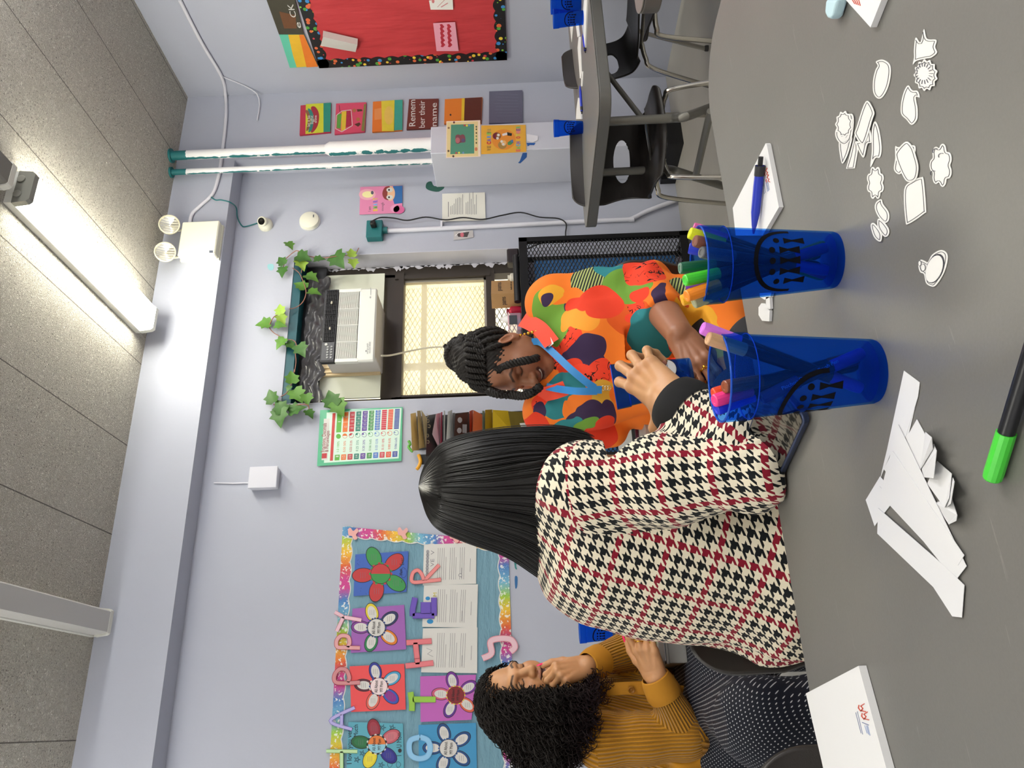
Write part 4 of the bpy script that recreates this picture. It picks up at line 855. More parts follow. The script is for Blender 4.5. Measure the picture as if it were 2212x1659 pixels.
p=aY(*ky(800,1300),4.12); tb=empty('storage_tub',(p[0],4.12,CZ+.001),'clear tub with a dark label behind the bun of braids','tub')
MB().bb((p[0]-.06,4.07,CZ+.002),(p[0]+.055,4.17,CZ+.075),b=.006).build('tub_body',CLR,tb,smooth=False); MB().bb((p[0]-.025,4.0675,CZ+.028),(p[0]+.035,4.0695,CZ+.074)).build('dark_label',M('3c4048',.5),tb,smooth=False); MB().bb((p[0]-.05,4.085,CZ+.005),(p[0]+.02,4.15,CZ+.03)).build('purple_contents',M('9a6a9c',.5),tb,smooth=False); MB().bb((p[0]-.062,4.068,CZ+.075),(p[0]+.057,4.172,CZ+.083)).build('tub_lid',M('d8b0bc',.3),tb,smooth=False)
p=aY(*ky(425,1260),4.20); o=MB().lathe([(0,0),(.022,0),(.024,.005),(.024,.10),(.012,.115),(.012,.128),(0,.128)],16,None,(p[0],4.16,CZ+.001)).build('white_bottle',M('dfe2e4',.4)); tag(o,'slim white bottle on the sill between the red bottles and the bun','bottle')
p=aY(*ky(630,360),4.15); o=MB().lathe([(0,0),(.03,0),(.032,.01),(.030,.055),(.018,.062),(.018,.075),(0,.075)],18,None,(p[0],4.16,CZ+.001)).build('jar',M('d8d4c8',.4)); tag(o,'white jar with a cap partly behind the cardboard box','jar')
for a,b in ((1.11,2.10),):
    pass
# ================================================================ TABLES, DESKS, CHAIRS
def laminate(name,c1,c2):
    t=NT(name); v=t.coord(); n=t.noise(v,5,5); sc=t.noise(t.mapping(v,(60,3,1),rot=(0,0,.5)),3,4); col=t.mix(n,lin(c1),lin(c2)); s2=t.math('GREATER_THAN',t.noise(t.mapping(v,(5,90,1),rot=(0,0,.7)),2.0,3,.6),.71)
    col=t.mix(t.math('MULTIPLY',s2,.10),col,lin('c8c6be')); fine=t.noise(v,420,2); col=t.mix(t.math('MULTIPLY',fine,.18),col,lin('888683')); t.base(col,.42,0,.45); t.bump(t.noise(v,300,2),.06,.001); return t.m
GREY=laminate('grey_laminate_top','5f5e5b','6b6965'); EDGE=M('5d5c59',.45,name='grey_table_edge'); LEGM=M('77756f',.35,.4,name='grey_painted_steel'); CHROME=M('c8c4bc',.16,.95,name='worn_chrome')
def rounded(x0,y0,x1,y1,r,n=8):
    o=[]
    for cx,cy,a in ((x1-r,y0+r,-PI/2),(x1-r,y1-r,0),(x0+r,y1-r,PI/2),(x0+r,y0+r,PI)):
        for i in range(n+1): t=a+PI/2*i/n; o.append((cx+r*math.cos(t),cy+r*math.sin(t)))
    return o
def table(name,x0,y0,x1,y1,r,label,th=.045,legs=None,cat='table'):
    t=empty(name,((x0+x1)/2,(y0+y1)/2,0),label,cat)
    mb=MB(); mb.prism([(x,y,TZ-.004) for x,y in rounded(x0,y0,x1,y1,r)],(0,0,.004),GREY); mb.build('tabletop',None,t,bevel=.0015)
    mb=MB(); mb.prism([(x,y,TZ-th) for x,y in rounded(x0,y0,x1,y1,r)],(0,0,th-.0042),EDGE); mb.build('apron_edge',None,t,bevel=.004)
    for L in legs or []: MB().tube(catmull(L,5),.019,12).build('leg',LEGM,t,ang=60)
    return t
table('activity_table',-.80,.28,1.062,1.066,.11,'large grey table filling the foreground, with cups, markers and stickers on it',.03,[[(x,y,.70),(x,y,.35),(x,y,0)] for x in (-.68,.94) for y in (.38,.96)])
# table 2 by the right wall
lg=lambda ix,iy,z:aZ(ix,iy,z)
t2=table('classroom_table',2.17,2.32,3.85,3.20,.09,'grey table with blue cups near the right wall, black chairs behind',.05,[[(*aY(1330,262,2.55)[:2],.68),aY(1400,258,2.55),aY(1455,255,2.55),aY(1490,249,2.5),aZ(1548,226,.02)],[(*aY(1318,372,3.0)[:2],.68),aY(1390,368,3.0),aY(1440,365,3.0),aY(1475,374,2.95),aZ(1562,402,.02)],[(3.6,2.55,.68),(3.6,2.55,.3),(3.6,2.62,.22),(3.6,2.9,.02)],[(3.6,3.0,.68),(3.6,3.0,.32),(3.6,2.93,.24),(3.6,2.60,.02)]])
MB().tube([aY(1388,257,2.56),(*aY(1308,132,2.62)[:2],.675)],.012,10).build('diagonal_brace',LEGM,t2); MB().tube([aY(1395,262,2.56),aY(1410,362,2.99)],.008,10).build('chrome_link',CHROME,t2)
p=MB(); p.tube([aY(1502,384,2.88),aY(1535,240,2.42)],.016,8); p.build('cross_link',LEGM,t2)
t3=table('corner_table',1.665,.95,2.6,1.52,.09,'corner of another grey table at the photo edge, nearer than the one with cups',.05,[[(1.75,1.38,.68),(1.75,1.38,.02)],[(2.45,1.38,.68),(2.45,1.38,.02)],[(1.75,1.08,.68),(1.75,1.08,.02)],[(2.45,1.08,.68),(2.45,1.08,.02)]])
# student desks
DM_=M('8f8f8d',.45,.3,name='grey_desk_metal'); 
def desk(x0,y0,x1,y1,label):
    t=empty('student_desk',((x0+x1)/2,(y0+y1)/2,0),label,'desk','student desks between the women')
    mb=MB(); mb.prism([(x,y,TZ-.018) for x,y in rounded(x0,y0,x1,y1,.03)],(0,0,.018),M('a3a39f',.4)); mb.build('desktop',None,t,bevel=.003)
    b=MB(); b.bb((x0+.01,y0+.004,TZ-.125),(x1-.01,y0+.012,TZ-.02)); b.bb((x0+.008,y0+.006,TZ-.125),(x0+.016,y1-.02,TZ-.02)); b.bb((x1-.016,y0+.006,TZ-.125),(x1-.008,y1-.02,TZ-.02)); b.bb((x0+.01,y0+.006,TZ-.13),(x1-.01,y1-.02,TZ-.122)); b.bb((x0+.005,y0,TZ-.028),(x1-.005,y0+.01,TZ-.020),b=.002); b.bb((x0+.01,y0+.0,TZ-.075),(x1-.01,y0+.006,TZ-.069)); b.build('book_box',DM_,t,smooth=False)
    for x in (x0+.04,x1-.04):
        for y in (y0+.08,y1-.08): MB().tube([(x,y,TZ-.12),(x,y,0)],.014,10).build('leg',CHROME,t)
    return t
desk(.535,2.085,.935,2.70,'grey desk with the maroon phone on it, right of the houndstooth jacket')
desk(.13,2.25,.53,2.84,'grey desk under the pink nailed hand, yellow paper on it')
desk(.14,2.95,.66,3.55,'grey desk against the far wall with a blue cup and notebooks')
# chairs
def chairshell():
    path=[(.235,.415),(.215,.436),(.12,.436),(0,.428),(-.11,.430),(-.175,.452),(-.205,.49),(-.222,.55),(-.235,.62),(-.248,.70),(-.258,.765),(-.262,.79)]
    P=catmull([(0,a,b) for a,b in path],9); L=len(P); nu=44; mb=MB(); v=[];f=[]
    s=np.concatenate([[0],np.cumsum(np.linalg.norm(np.diff(P,axis=0),axis=1))]); 
    for i in range(L):
        z=P[i][2]; y=P[i][1]; t=s[i]/s[-1]
        w=.205 if t<.42 else .205
        if t<.06: w*= .80+.2*math.sqrt(max(0,1-(1-t/.06)**2))
        if t>.90: w*= math.sqrt(max(.05,1-((t-.90)/.105)**2))*.35+.65
        if .5<t<.8: w*=1-.10*math.sin((t-.5)/.3*PI)
        for k in range(nu+1):
            u=-1+2*k/nu; x=u*w; up=.018*u*u if t<.45 else 0; fw=.03*u*u if t>.5 else .03*u*u*max(0,(t-.35)/.15)
            v.append((x,y+fw,z+up))
    zc=.545;rx=.105;rz=.040
    for i in range(L-1):
        for k in range(nu):
            q=[i*(nu+1)+k,i*(nu+1)+k+1,(i+1)*(nu+1)+k+1,(i+1)*(nu+1)+k]; c=np.mean([v[a] for a in q],axis=0)
            if c[1]<-.19 and (c[0]/rx)**2+((c[2]-zc)/rz)**2<1: continue
            f.append(tuple(q))
    # pull boundary of the hole onto the ellipse
    used={}
    for q in f:
        for a,b in zip(q,q[1:]+q[:1]): used[frozenset((a,b))]=used.get(frozenset((a,b)),0)+1
    for e,n in used.items():
        if n==1:
            for a in e:
                x,y,z=v[a]
                if y<-.17 and abs(x)<.15 and .48<z<.61:
                    d=math.hypot(x/rx,(z-zc)/rz); 
                    if d>1e-6 and d<2.0: v[a]=(x/d,y,zc+(z-zc)/d)
    mb.add(v,f); return mb
SHELL=M('2b2726',.38,0,.5,bump=(500,.12),name='black_chair_plastic')
def chair(label,loc,rot,proto=[]):
    if proto: r=copy_tree(proto[0])
    else:
        r=empty('school_chair',(0,0,0)); o=chairshell().build('shell',SHELL,r,ang=60,local=True); 
        sm=o.modifiers.new('s','SUBSURF'); sm.levels=1; sm.render_levels=1; so=o.modifiers.new('t','SOLIDIFY'); so.thickness=.008; so.offset=-1
        for s in (-1,1):
            MB().tube(catmull([(s*.10,.14,.418),(s*.165,.175,.405),(s*.19,.205,.36),(s*.215,.24,.02),(s*.215,.24,.012)],6),.0115,10).build('leg',CHROME,r,ang=60,local=True)
            MB().tube(catmull([(s*.10,-.06,.414),(s*.165,-.10,.40),(s*.195,-.145,.35),(s*.215,-.25,.02),(s*.215,-.25,.012)],6),.0115,10).build('leg',CHROME,r,ang=60,local=True)
            MB().tube([(s*.10,.16,.418),(s*.10,-.08,.416)],.010,8).build('seat_rail',CHROME,r,local=True)
        for y in (.24,-.25):
            for s in (-1,1): MB().lathe([(.016,0),(.016,.014),(.013,.02)],12,None,(s*.215,y,0)).build('glide',M('3a3835',.5),r,local=True)
        proto.append(r)
    r.location=loc; r.rotation_euler=(0,0,rot); tag(r,label,'chair','black school chairs'); return r
def face(dx,dy): return math.atan2(dy,dx)-PI/2
chair('black chair behind the lone blue cup, its oval back hole framed by table legs',(*(aD(1345,352,3.76)[:2]+np.array((-.40,-.92))*.225),0),face(-.40,-.92))
chair('black chair in the right corner, turned sideways behind the table',(*(aD(1321,146,4.02)[:2]+np.array((.30,-.95))*.225),0),face(.30,-.95))
chair('black chair under the near side of the cup table, cut by the photo edge',(2.93,2.36,0),face(.30,.95))
# ---------------------------------------------------------------- cups
def bluemat(name,c,dens):
    t=NT(name); tr=t.new('ShaderNodeBsdfTransparent'); tr.inputs[0].default_value=lin(c)
    t.base(lin('2a70e6'),.12,0,.5); mx=t.new('ShaderNodeMixShader'); mx.inputs[0].default_value=dens; t.link(tr.outputs[0],mx.inputs[1]); t.link(t.p.outputs[0],mx.inputs[2]); t.link(mx.outputs[0],t.o.inputs[0]); return t.m
CUPM=bluemat('translucent_blue_plastic','92c6f6',.065); RIMM=bluemat('blue_rim_plastic','5aa0f0',.45); LOGO=M('0a0a10',.8,0,.1,name='black_print')
CH=.148
def cup(label,loc,rot,s=1,far=False,cache={}):
    if 'p' in cache: r=copy_tree(cache['p'])
    else:
        r=empty('plastic_cup',(0,0,0))
        MB().lathe([(0,.004),(.0285,.004),(.0300,.0),(.0312,.003),(.0405,.120),(.0425,.122),(.0437,.146),(.0432,CH),(.0422,.146),(.0408,.1235),(.0390,.120),(.0298,.008),(0,.007)],40,CUPM).build('cup_wall',None,r,local=True,ang=50)
        MB().tube([(.0428*math.cos(a),.0428*math.sin(a),CH-.0004) for a in np.arange(48)*2*PI/48],.0011,6,closed=True).build('rim',RIMM,r,local=True,ang=180); MB().tube([(.0412*math.cos(a),.0412*math.sin(a),.1215) for a in np.arange(48)*2*PI/48],.0006,6,closed=True).build('rim_step',RIMM,r,local=True,ang=180)
        lm=MB()
        def cp(a,z,o=.0004):
            rr=.0312+(z-.003)/(.117)*(.0093)+o; return (rr*math.sin(a),-rr*math.cos(a),z)
        def strip(pl,w,o=.0004):
            for (a0,z0),(a1,z1) in zip(pl[:-1],pl[1:]):
                d=np.array(((a1-a0)*.036,z1-z0)); L=np.linalg.norm(d)+1e-9; n=np.array((-d[1],d[0]))/L*w/2; e=d/L*w*.2
                q=[((a0*.036-e[0]+s*n[0])/.036,z0-e[1]+s*n[1]) for s in (1,-1)]+[((a1*.036+e[0]+s*n[0])/.036,z1+e[1]+s*n[1]) for s in (-1,1)]
                lm.add([cp(*p,o) for p in q],[(0,1,2,3)]); 
        A=[(1.02*math.cos(t),.045+.040*math.sin(t)) for t in np.linspace(.0,PI,24)]; strip([(a,z+.012) for a,z in A],.0046)
        for i,a in enumerate((-.62,-.31,0,.31,.62)):
            lm.add([cp(a+.0034/.036*math.cos(t),.079+.0034*math.sin(t)-(.006 if abs(i-2)==2 else 0)) for t in np.arange(10)*2*PI/10],[tuple(range(10))])
            z0=.071-(.006 if abs(i-2)==2 else 0)
            for g in ((-.11,.11,z0,-.02,.02,z0-.010),(-.03,.03,z0-.009,-.12,.12,z0-.022)):
                lm.add([cp(a+g[0],g[2]),cp(a+g[1],g[2]),cp(a+g[4],g[5]),cp(a+g[3],g[5])],[(0,1,2,3)])
        lm.build('printed_logo',LOGO,r,local=True,smooth=False); cache['p']=r
    r.location=loc; r.rotation_euler=(0,0,rot); r.scale=(s,s,s); tag(r,label,'cup','blue plastic cups'); return r
def toward(p): return math.atan2(-(EYE[0]-p[0])*-1,-(EYE[1]-p[1])) if 0 else math.atan2(EYE[1]-p[1],EYE[0]-p[0])+PI/2
c1=aZ(1801,562,TZ); c2=aZ(1887,802,TZ)
cup('blue cup holding a yellow marker, right one of two in the foreground',c1,toward(c1)+.05)
cup('blue cup holding a lilac marker, left one of two in the foreground',c2,toward(c2)-.95,1.03)
for (ix,iy,lb,dr) in ((1257,275,'lone blue cup at the left end of the far table',.15),(1253,38,'blue cup on the far table, front one of two by the photo edge',-.2),(1245,8,'blue cup on the far table, cut by the photo edge',.3)):
    p=aZ(ix+ (2 if iy>200 else 10),iy,TZ); cup(lb,p,toward(p)+dr,.93)
p=aZ(1329,1337,TZ); p=np.array((.33,3.28,TZ)); cup('blue cup on the desk behind the houndstooth jacket',p,toward(p)-.5,1.0)
# ---------------------------------------------------------------- markers
BAR=M('15161c',.35,0,.5,name='black_marker_barrel')
def marker(label,tip,bot,cap,cap2,group,L=None):
    tip=np.array(tip,float); bot=np.array(bot,float); d=tip-bot; L=np.linalg.norm(d); d/=L
    r=empty('marker',bot,label,'marker',group)
    ax=tuple(d)
    MB().lathe([(.0058,.030),(.0058,L-.038)],12,None,bot,axis=ax,cap=True).build('barrel',BAR,r)
    MB().lathe([(.0056,L),(.0064,L-.001),(.0068,L-.006),(.0067,L-.040),(.0058,L-.040)],14,None,bot,axis=ax).build('cap',M(cap,.35,0,.5),r,ang=25)
    MB().lathe([(0,L-.0006),(.003,L-.0006),(.0034,L),(.0057,L)],14,None,bot,axis=ax).build('cap_end',M(cap,.35,0,.5),r)
    MB().lathe([(0,0),(.0050,0),(.0062,.004),(.0064,.032),(.0058,.034)],14,None,bot,axis=ax).build('lower_cap',M(cap2,.35,0,.5),r)
    return r
def inn(c,ix,iy,dd,ang,rad=.019,z=.012):
    dep=np.dot(np.array(c)+np.array((0,0,.15))-EYE,FW)+dd
    tip=aD(ix,iy,dep); bot=np.array((c[0]+rad*math.cos(ang),c[1]+rad*math.sin(ang),TZ+z)); return tip,bot
def stand(c,lst,group):
    for ix,iy,dd,cap,cap2,label in lst:
        dep=np.dot(np.array(c)+np.array((0,0,.15))-EYE,FW)+dd; tip=aD(ix,iy,dep); h=(tip-np.array(c)); hh=h.copy(); hh[2]=0; n=np.linalg.norm(hh)+1e-6
        # contact with the rim, continue down to the opposite wall
        bot=np.array(c)+np.array((0,0,.011))-hh/n*.017
        marker(label,tip,bot,cap,cap2,group)
G1='markers in the right foreground cup'; G2='markers in the left foreground cup'
stand(c1,[(1489,503,-.008,'d8dc1e','3a8a3a','yellow capped marker standing in the right cup'),(1500,520,-.028,'7a4a3c','5a3a30','dark brown marker in the right cup, in front of the blue one'),(1488,536,.020,'1f34c8','1a2a90','blue capped marker at the back of the right cup'),(1514,545,-.034,'55575c','33353a','grey marker with a ringed end nearest the camera in the right cup'),(1468,580,-.004,'0f5a40','0a3f2e','dark green marker, tallest in the right cup'),(1479,606,-.022,'45c832','2c9c3c','bright green marker beside the dark green one'),(1482,640,-.026,'f08a22','b8601a','orange marker leaning left in the right cup'),(1472,650,.010,'f2b01e','c88a1a','yellow orange marker behind the orange one'),(1483,627,.022,'6a2a9a','50207a','purple marker at the back of the right cup'),(1498,655,-.010,'9a9c78','6a6c50','olive grey marker end low at the left rim of the right cup'),(1496,492,.014,'d05a9a','a04078','pink marker tip at the back beside the yellow one')],G1)
stand(c2,[(1516,708,-.012,'cf72dc','a850b4','lilac marker leaning right in the left cup'),(1528,730,-.020,'c49a72','8a6a4c','tan marker in the left cup beside the lilac one'),(1564,836,-.024,'8a4a2e','6a3a24','brown marker low in the left cup'),(1540,852,-.008,'e04a20','b03a1a','orange red marker leaning left in the left cup'),(1542,866,-.020,'f03c86','b83068','pink marker leaning left in the left cup'),(1546,884,-.012,'1f30d0','182490','blue marker at the far left rim of the left cup')],G2)
# diagonal marker with brand print inside the left cup
b=np.array(c2)+np.array((.0,-.0,.014)); d=RT*.022; r=marker('black marker lying diagonally inside the left cup',np.array(c2)-d*1.0+np.array((0,0,.115))-FW*.012,b+d*.85-FW*.008,'12306a','7a2a9a',G2)
e0,e1=np.array(c2)-d*.75+np.array((0,0,.10))-FW*.0195,b+d*.6-FW*.0150+np.array((0,0,.02))
mb=MB(); R=e0-e1; R=R/np.linalg.norm(R); put_text(mb,'Piochoo Dual Tip Brush Pen',e0-R*.004,-R if 0 else -R,np.cross(FW,R) if 0 else np.cross(-R,-FW)*-1,.0052,M('7fb0e8',.5),.062,ext=.0001); o=mb.build('printed_lettering',None,r,smooth=False)
# ---------------------------------------------------------------- papers on the foreground table
def tf(t=.0004): return Flat(lambda a,b:aZ(a,b,TZ+.0004),(0,0,1),t)
ks=K(1760,0,3.949); ks2=K(1760,200,3.771); kpp=K(1800,700,2.553); kn=K(1560,300,8.295); kc=K(1480,1300,4.254)
STW=M('dbdad7',.55,name='sticker_white')
def sticker(outline,k,label,ink=.86,lift=0,inner=None,extra=None):
    q=np.array([k(*p) for p in outline]); q=catmull(q,5,True) if len(outline)>5 else q
    f=tf(); f.sheet(q,STW,lift)
    c=q.mean(0)
    def sh(px):
        n=[]; L=len(q); A_=sum(q[i-1][0]*q[i][1]-q[i][0]*q[i-1][1] for i in range(L)); sg=1 if A_>0 else -1
        for i in range(L):
            t=q[(i+1)%L]-q[i-1]; t=t/(np.linalg.norm(t)+1e-9); nn=np.array((-t[1],t[0])); 
            n.append(q[i]+nn*sg*px)
        return n
    ink=np.array(sh(3.9)); ok=[p for p in ink if np.min(np.linalg.norm(q-p,axis=1))>3.0]
    if len(ok)>2:
        ok.append(ok[0]); r_=[ok[0]]
        for p in ok[1:]:
            if np.linalg.norm(p-r_[-1])>.8: r_.append(p)
        r_.append(ok[0]); f.line(r_,.9,M('55555b',.6),.0003)
    if extra: extra(f)
    o=f.build('sticker'); return tag(o,label,'sticker','white speech bubble stickers')
def star(cx,cy,a,b,n,amp,ph=0): return [(cx+a*(1+amp*(i%2))*math.cos(PI*i/n+ph),cy+b*(1+amp*(i%2))*math.sin(PI*i/n+ph)) for i in range(2*n)]
def cloud(cx,cy,a,b,n,amp): return [(cx+a*(1+amp*abs(math.sin(n*t/2)))*math.cos(t),cy+b*(1+amp*abs(math.sin(n*t/2)))*math.sin(t)) for t in np.arange(n*4)*2*PI/(n*4)]
sticker([(525,525),(580,508),(640,545),(652,620),(630,740),(585,825),(540,840),(503,790),(500,690),(520,600),(540,560)],ks,'oval speech bubble sticker with a curled tail, right of the paper cluster')
def ringin(f):
    c=ks(940,625)
    for i in range(18):
        t=i*2*PI/18; f.line([(c[0]+13*math.cos(t),c[1]+15*math.sin(t)),(c[0]+20*math.cos(t),c[1]+23*math.sin(t))],.9,M('6a6a74',.6))
sticker([(935,248),(960,330),(1040,340),(1030,400),(1045,450),(1000,490),(950,500),(870,520),(840,550),(850,490),(850,420),(865,320),(905,360)],ks,'burst shaped sticker with a long spike, farthest right on the table')
s_=[(p[0],p[1]) for p in star(955,640,88,118,13,.16)]; sticker(s_,ks,'round many pointed burst sticker touching the spiked one',extra=ringin,lift=.0006)
sticker([(800,728),(835,770),(880,775),(898,830),(865,830),(880,930),(875,1020),(830,1065),(785,1020),(740,970),(740,880),(765,780)],ks,'cloud speech bubble sticker with a hooked tail, left of the burst stickers')
sticker([(450,862),(518,950),(500,1030),(430,1230),(355,1150),(370,1080)],ks,'slanted rectangular speech bubble sticker on top of the cluster',lift=.0011)
sticker([(355,1215),(420,1345),(455,1230),(490,1210),(470,1100),(400,1200)],ks,'zigzag speech bubble sticker under the slanted one',lift=.0004)
sticker([(515,1035),(550,1100),(573,1250),(560,1340),(520,1350),(478,1425),(490,1290),(490,1120)],ks,'long narrow speech bubble sticker with a sharp tail')
sticker(cloud(520,1560,62,118,8,.22),ks,'scalloped round sticker below the cluster')
sticker(star(262,1060,66,100,11,.16),ks,'spiky flower shaped sticker at the end of the cluster',lift=.0011)
sticker([(190,1100),(195,1190),(260,1240),(320,1180),(340,1010),(300,975)],ks,'rounded bubble sticker under the spiky flower one',lift=.0006)
sticker([(210,1220),(235,1390),(275,1345),(310,1240),(320,1170),(250,1200)],ks,'curved bubble sticker half covered at the cluster end',lift=.0003)
sticker([(270,1440),(345,1435),(372,1280),(345,1150),(300,1330)],ks,'crown topped bubble sticker at the bottom of the cluster')
sticker([(785,1208),(840,1250),(870,1330),(892,1430),(870,1530),(800,1550),(750,1480),(700,1350),(705,1290)],ks,'wavy shield shaped bubble sticker left of the puffy cloud',lift=.0005)
sticker([(690,1250),(720,1255),(850,1240),(855,1310),(800,1330),(740,1480),(680,1450),(690,1350)],ks,'small curly bubble sticker mostly under the shield shaped one')
def puffs(f):
    for p in ((1040,1290),(1090,1330),(1020,1480)): 
        x,y=ks(*p); f.line([(x+7*math.cos(t),y+6*math.sin(t)) for t in np.linspace(2.6,5.2,7)],.8,M('6a6a74',.6))
sticker(cloud(1080,1410,78,150,7,.25),ks,'puffy cloud sticker, lowest of the white stickers by the cluster',extra=puffs)
sticker([(800,718),(870,690),(890,715),(910,950),(895,985),(770,1068),(742,1040),(732,790)],ks2,'square speech bubble sticker below the shield shaped one')
sticker([(545,870),(560,910),(605,975),(605,1040),(570,1060),(520,1010),(492,940),(505,890)],ks2,'oval bubble sticker with a pointed tip near the right cup')
sticker([(520,1030),(560,1045),(608,1110),(605,1160),(570,1172),(520,1100)],ks2,'small oval thought bubble sticker beside the right cup',lift=.0003)
sticker([(470,1065),(500,1070),(550,1140),(552,1200),(530,1212),(490,1175),(465,1100)],ks2,'smallest oval sticker, the one nearest the right cup',lift=.0006)
def bub(f):
    for p,a,b in (((890,1425),5,8),((862,1390),3.5,6)): f.ell(ks2(*p),a,b,M('4a4a50',.6),.0003,n=18); f.ell(ks2(*p),a-1,b-1,STW,.0005,n=18)
    f.ell(ks2(985,1433),18,33,M('3c3d44',.6),.0005,rot=.35); f.ell(ks2(983,1436),16.6,30.5,STW,.0007,rot=.35)
sticker([(1030,1282),(1080,1310),(1082,1380),(1050,1480),(990,1570),(950,1578),(910,1550),(893,1480),(862,1462),(848,1410),(865,1362),(900,1372),(925,1380),(960,1320)],ks2,'round thought bubble sticker with two small bubbles, alone in front of the right cup',extra=bub)
# strips of cut paper between the cups and the green marker
PS='cut white paper strips in a pile'
def strip_(q,label,lift,name='paper_strip'): 
    f=tf(.0004); f.sheet(pts(kpp,*q),M('d4d4d6',.6),lift); return tag(f.build(name),label,'paper strip',PS)
strip_([(393,257),(480,322),(470,400),(405,615),(330,690),(262,850),(300,690)],'long paper strip pointing up at the left cup',.0002)
strip_([(470,335),(476,355),(410,640),(400,625)],'edge of a second paper strip under the one pointing at the cup',.0000)
strip_([(367,555),(410,640),(745,1335),(695,1400),(640,1340),(265,940)],'wide paper strip at the top of the pile',.0012)
strip_([(340,700),(735,1275),(700,1330),(290,800)],'paper strip crossing the middle of the pile',.0016)
strip_([(262,840),(345,935),(330,985),(252,1085),(232,1115),(183,970)],'short cut end of a paper strip at the left side of the pile',.0004)
strip_([(262,895),(330,975),(650,1330),(695,1405),(610,1330)],'thin paper strip sliver under the bottom strip',.0008)
strip_([(255,1015),(640,1350),(732,1440),(718,1618),(665,1612),(560,1450),(250,1155)],'longest paper strip at the bottom of the pile',.0010)
strip_([(465,525),(550,680),(480,800),(405,630)],'pointed paper corner sticking out of the pile',.0003)
def scrap(pl,label,up):
    mb=MB(); q=[aZ(*kpp(a,b),TZ+.0006+h) for a,b,h in pl]; mb.prism(q,(0,0,.0004),M('d4d4d6',.6)); return tag(mb.build('paper_scrap',smooth=False),label,'paper scrap','curled paper scraps beside the strip pile')
scrap([(510,595,.0),(545,625,.012),(550,690,.006),(480,805,0)],'curled paper scrap, first along the pile from the cup',0)
scrap([(555,660,.001),(572,700,.014),(555,850,.008),(500,845,0),(490,800,0)],'curled paper scrap, second along the pile',0)
scrap([(575,755,0),(655,825,.004),(640,960,.010),(615,1012,.004),(520,880,0)],'big curled paper scrap in the middle of the scraps',0)
scrap([(660,845,.002),(670,870,.014),(650,990,.012),(625,1010,.002)],'thin folded paper scrap on the big curled one',0)
scrap([(655,960,0),(685,1055,.008),(680,1085,.006),(640,1105,0),(560,985,0)],'rounded paper scrap at the far end from the cup',0)
ka=K(1420,450,3.607)
for q,lb in (([(820,660),(915,655),(905,690),(860,712),(825,690)],'torn white scrap between the two cups, upper one'),([(870,690),(900,690),(905,780),(890,790),(870,740)],'torn white scrap between the cups, middle one'),([(812,770),(835,738),(870,745),(900,800),(895,880),(840,875),(812,830)],'torn white scrap between the cups, lowest and largest')):
    f=tf(.004); f.sheet(pts(ka,*q),M('d6d6d6',.6),.0004); tag(f.build('paper_scrap'),lb,'paper scrap','torn scraps between the cups')
# notepads with red logo
RL=M('c8503c',.55); BL_=M('5a6a9a',.55)
def pad(q,label,lift,t,logo,name='notepad',group='white notepads with a red logo'):
    f=Flat(lambda a,b:aZ(a,b,TZ+.0006),(0,0,1),t); f.sheet(q,M('dadadb',.5),lift)
    if logo: logo(f)
    return tag(f.build(name),label,'notepad',group)
def logo_at(f,k,m1,m2,txt):
    pass
def lg1(f):
    for (a,b) in ((1665,935),(1695,1010)):
        P=[kc(a+55,b),kc(a+22,b+20),kc(a+42,b+42),kc(a+25,b+62),kc(a+68,b+72)]; f.line(P,1.6,RL); P=[kc(a+5,b+12),kc(a+0,b+38),kc(a+22,b+66),kc(a+36,b+62)]; f.line(P,1.6,RL)
    f.line([kc(1700,1105),kc(1762,1130)],.8,BL_)
    for i,(a,b) in enumerate(((1725,1135),(1740,1135),(1752,1135))): f.line([kc(a,b),kc(a+22,b+70+10*i)],.9,M('9aa6c4',.55))
    f.line([kc(1655,1005),kc(1705,1215)],.6,M('8a90a8',.55)); f.line([kc(1640,1015),kc(1690,1205)],.6,M('8a90a8',.55))
pad([kc(1168,840),kc(1665,585),kc(2000,1800),kc(1420,1900)],'white notepad with a red logo at the lower left of the photo',.0,.008,lg1)
def lg2(f):
    for (a,b) in ((860,520),(885,640)): f.line([kn(a+30,b),kn(a+5,b+55),kn(a+40,b+75),kn(a+20,b+110),kn(a+55,b+130)],1.1,RL); f.line([kn(a-10,b+80),kn(a-15,b+110),kn(a-2,b+140)],1.1,RL)
    for a,b in ((900,750),(885,770),(870,780)): f.line([kn(a,b),kn(a+30,b+160)],.6,M('8a94b4',.55))
    f.line([kn(825,710),kn(860,960)],.5,M('8a90a8',.55)); f.line([kn(810,740),kn(840,980)],.5,M('8a90a8',.55))
pad([kn(860,75),kn(880,100),kn(1100,1220),kn(800,1730),kn(310,1730),kn(258,1235)],'white notepad with a red logo under the blue pen behind the right cup',.0,.006,lg2)
def lg3(f): 
    for i in range(4): f.line([ks(375+18*i,-5),ks(395+16*i,30+5*i)],1.2,RL)
pad([ks(300,-20),ks(530,232),ks(640,-40)],'white notepad with a red logo, cut by the photo edge at the upper right',.0,.006,lg3)
o=MB(); 
P=aZ(*ks(222,155),TZ); q=[aZ(*ks(a,b),TZ+.001) for a,b in ((178,110),(200,150),(225,158),(245,140),(290,-10),(190,-10))]; o.prism(q,(0,0,.012),M('b4d0da',.4)); tag(o.build('eraser',smooth=False,bevel=.003),'pale blue rounded object at the photo edge beside the notepad','eraser')
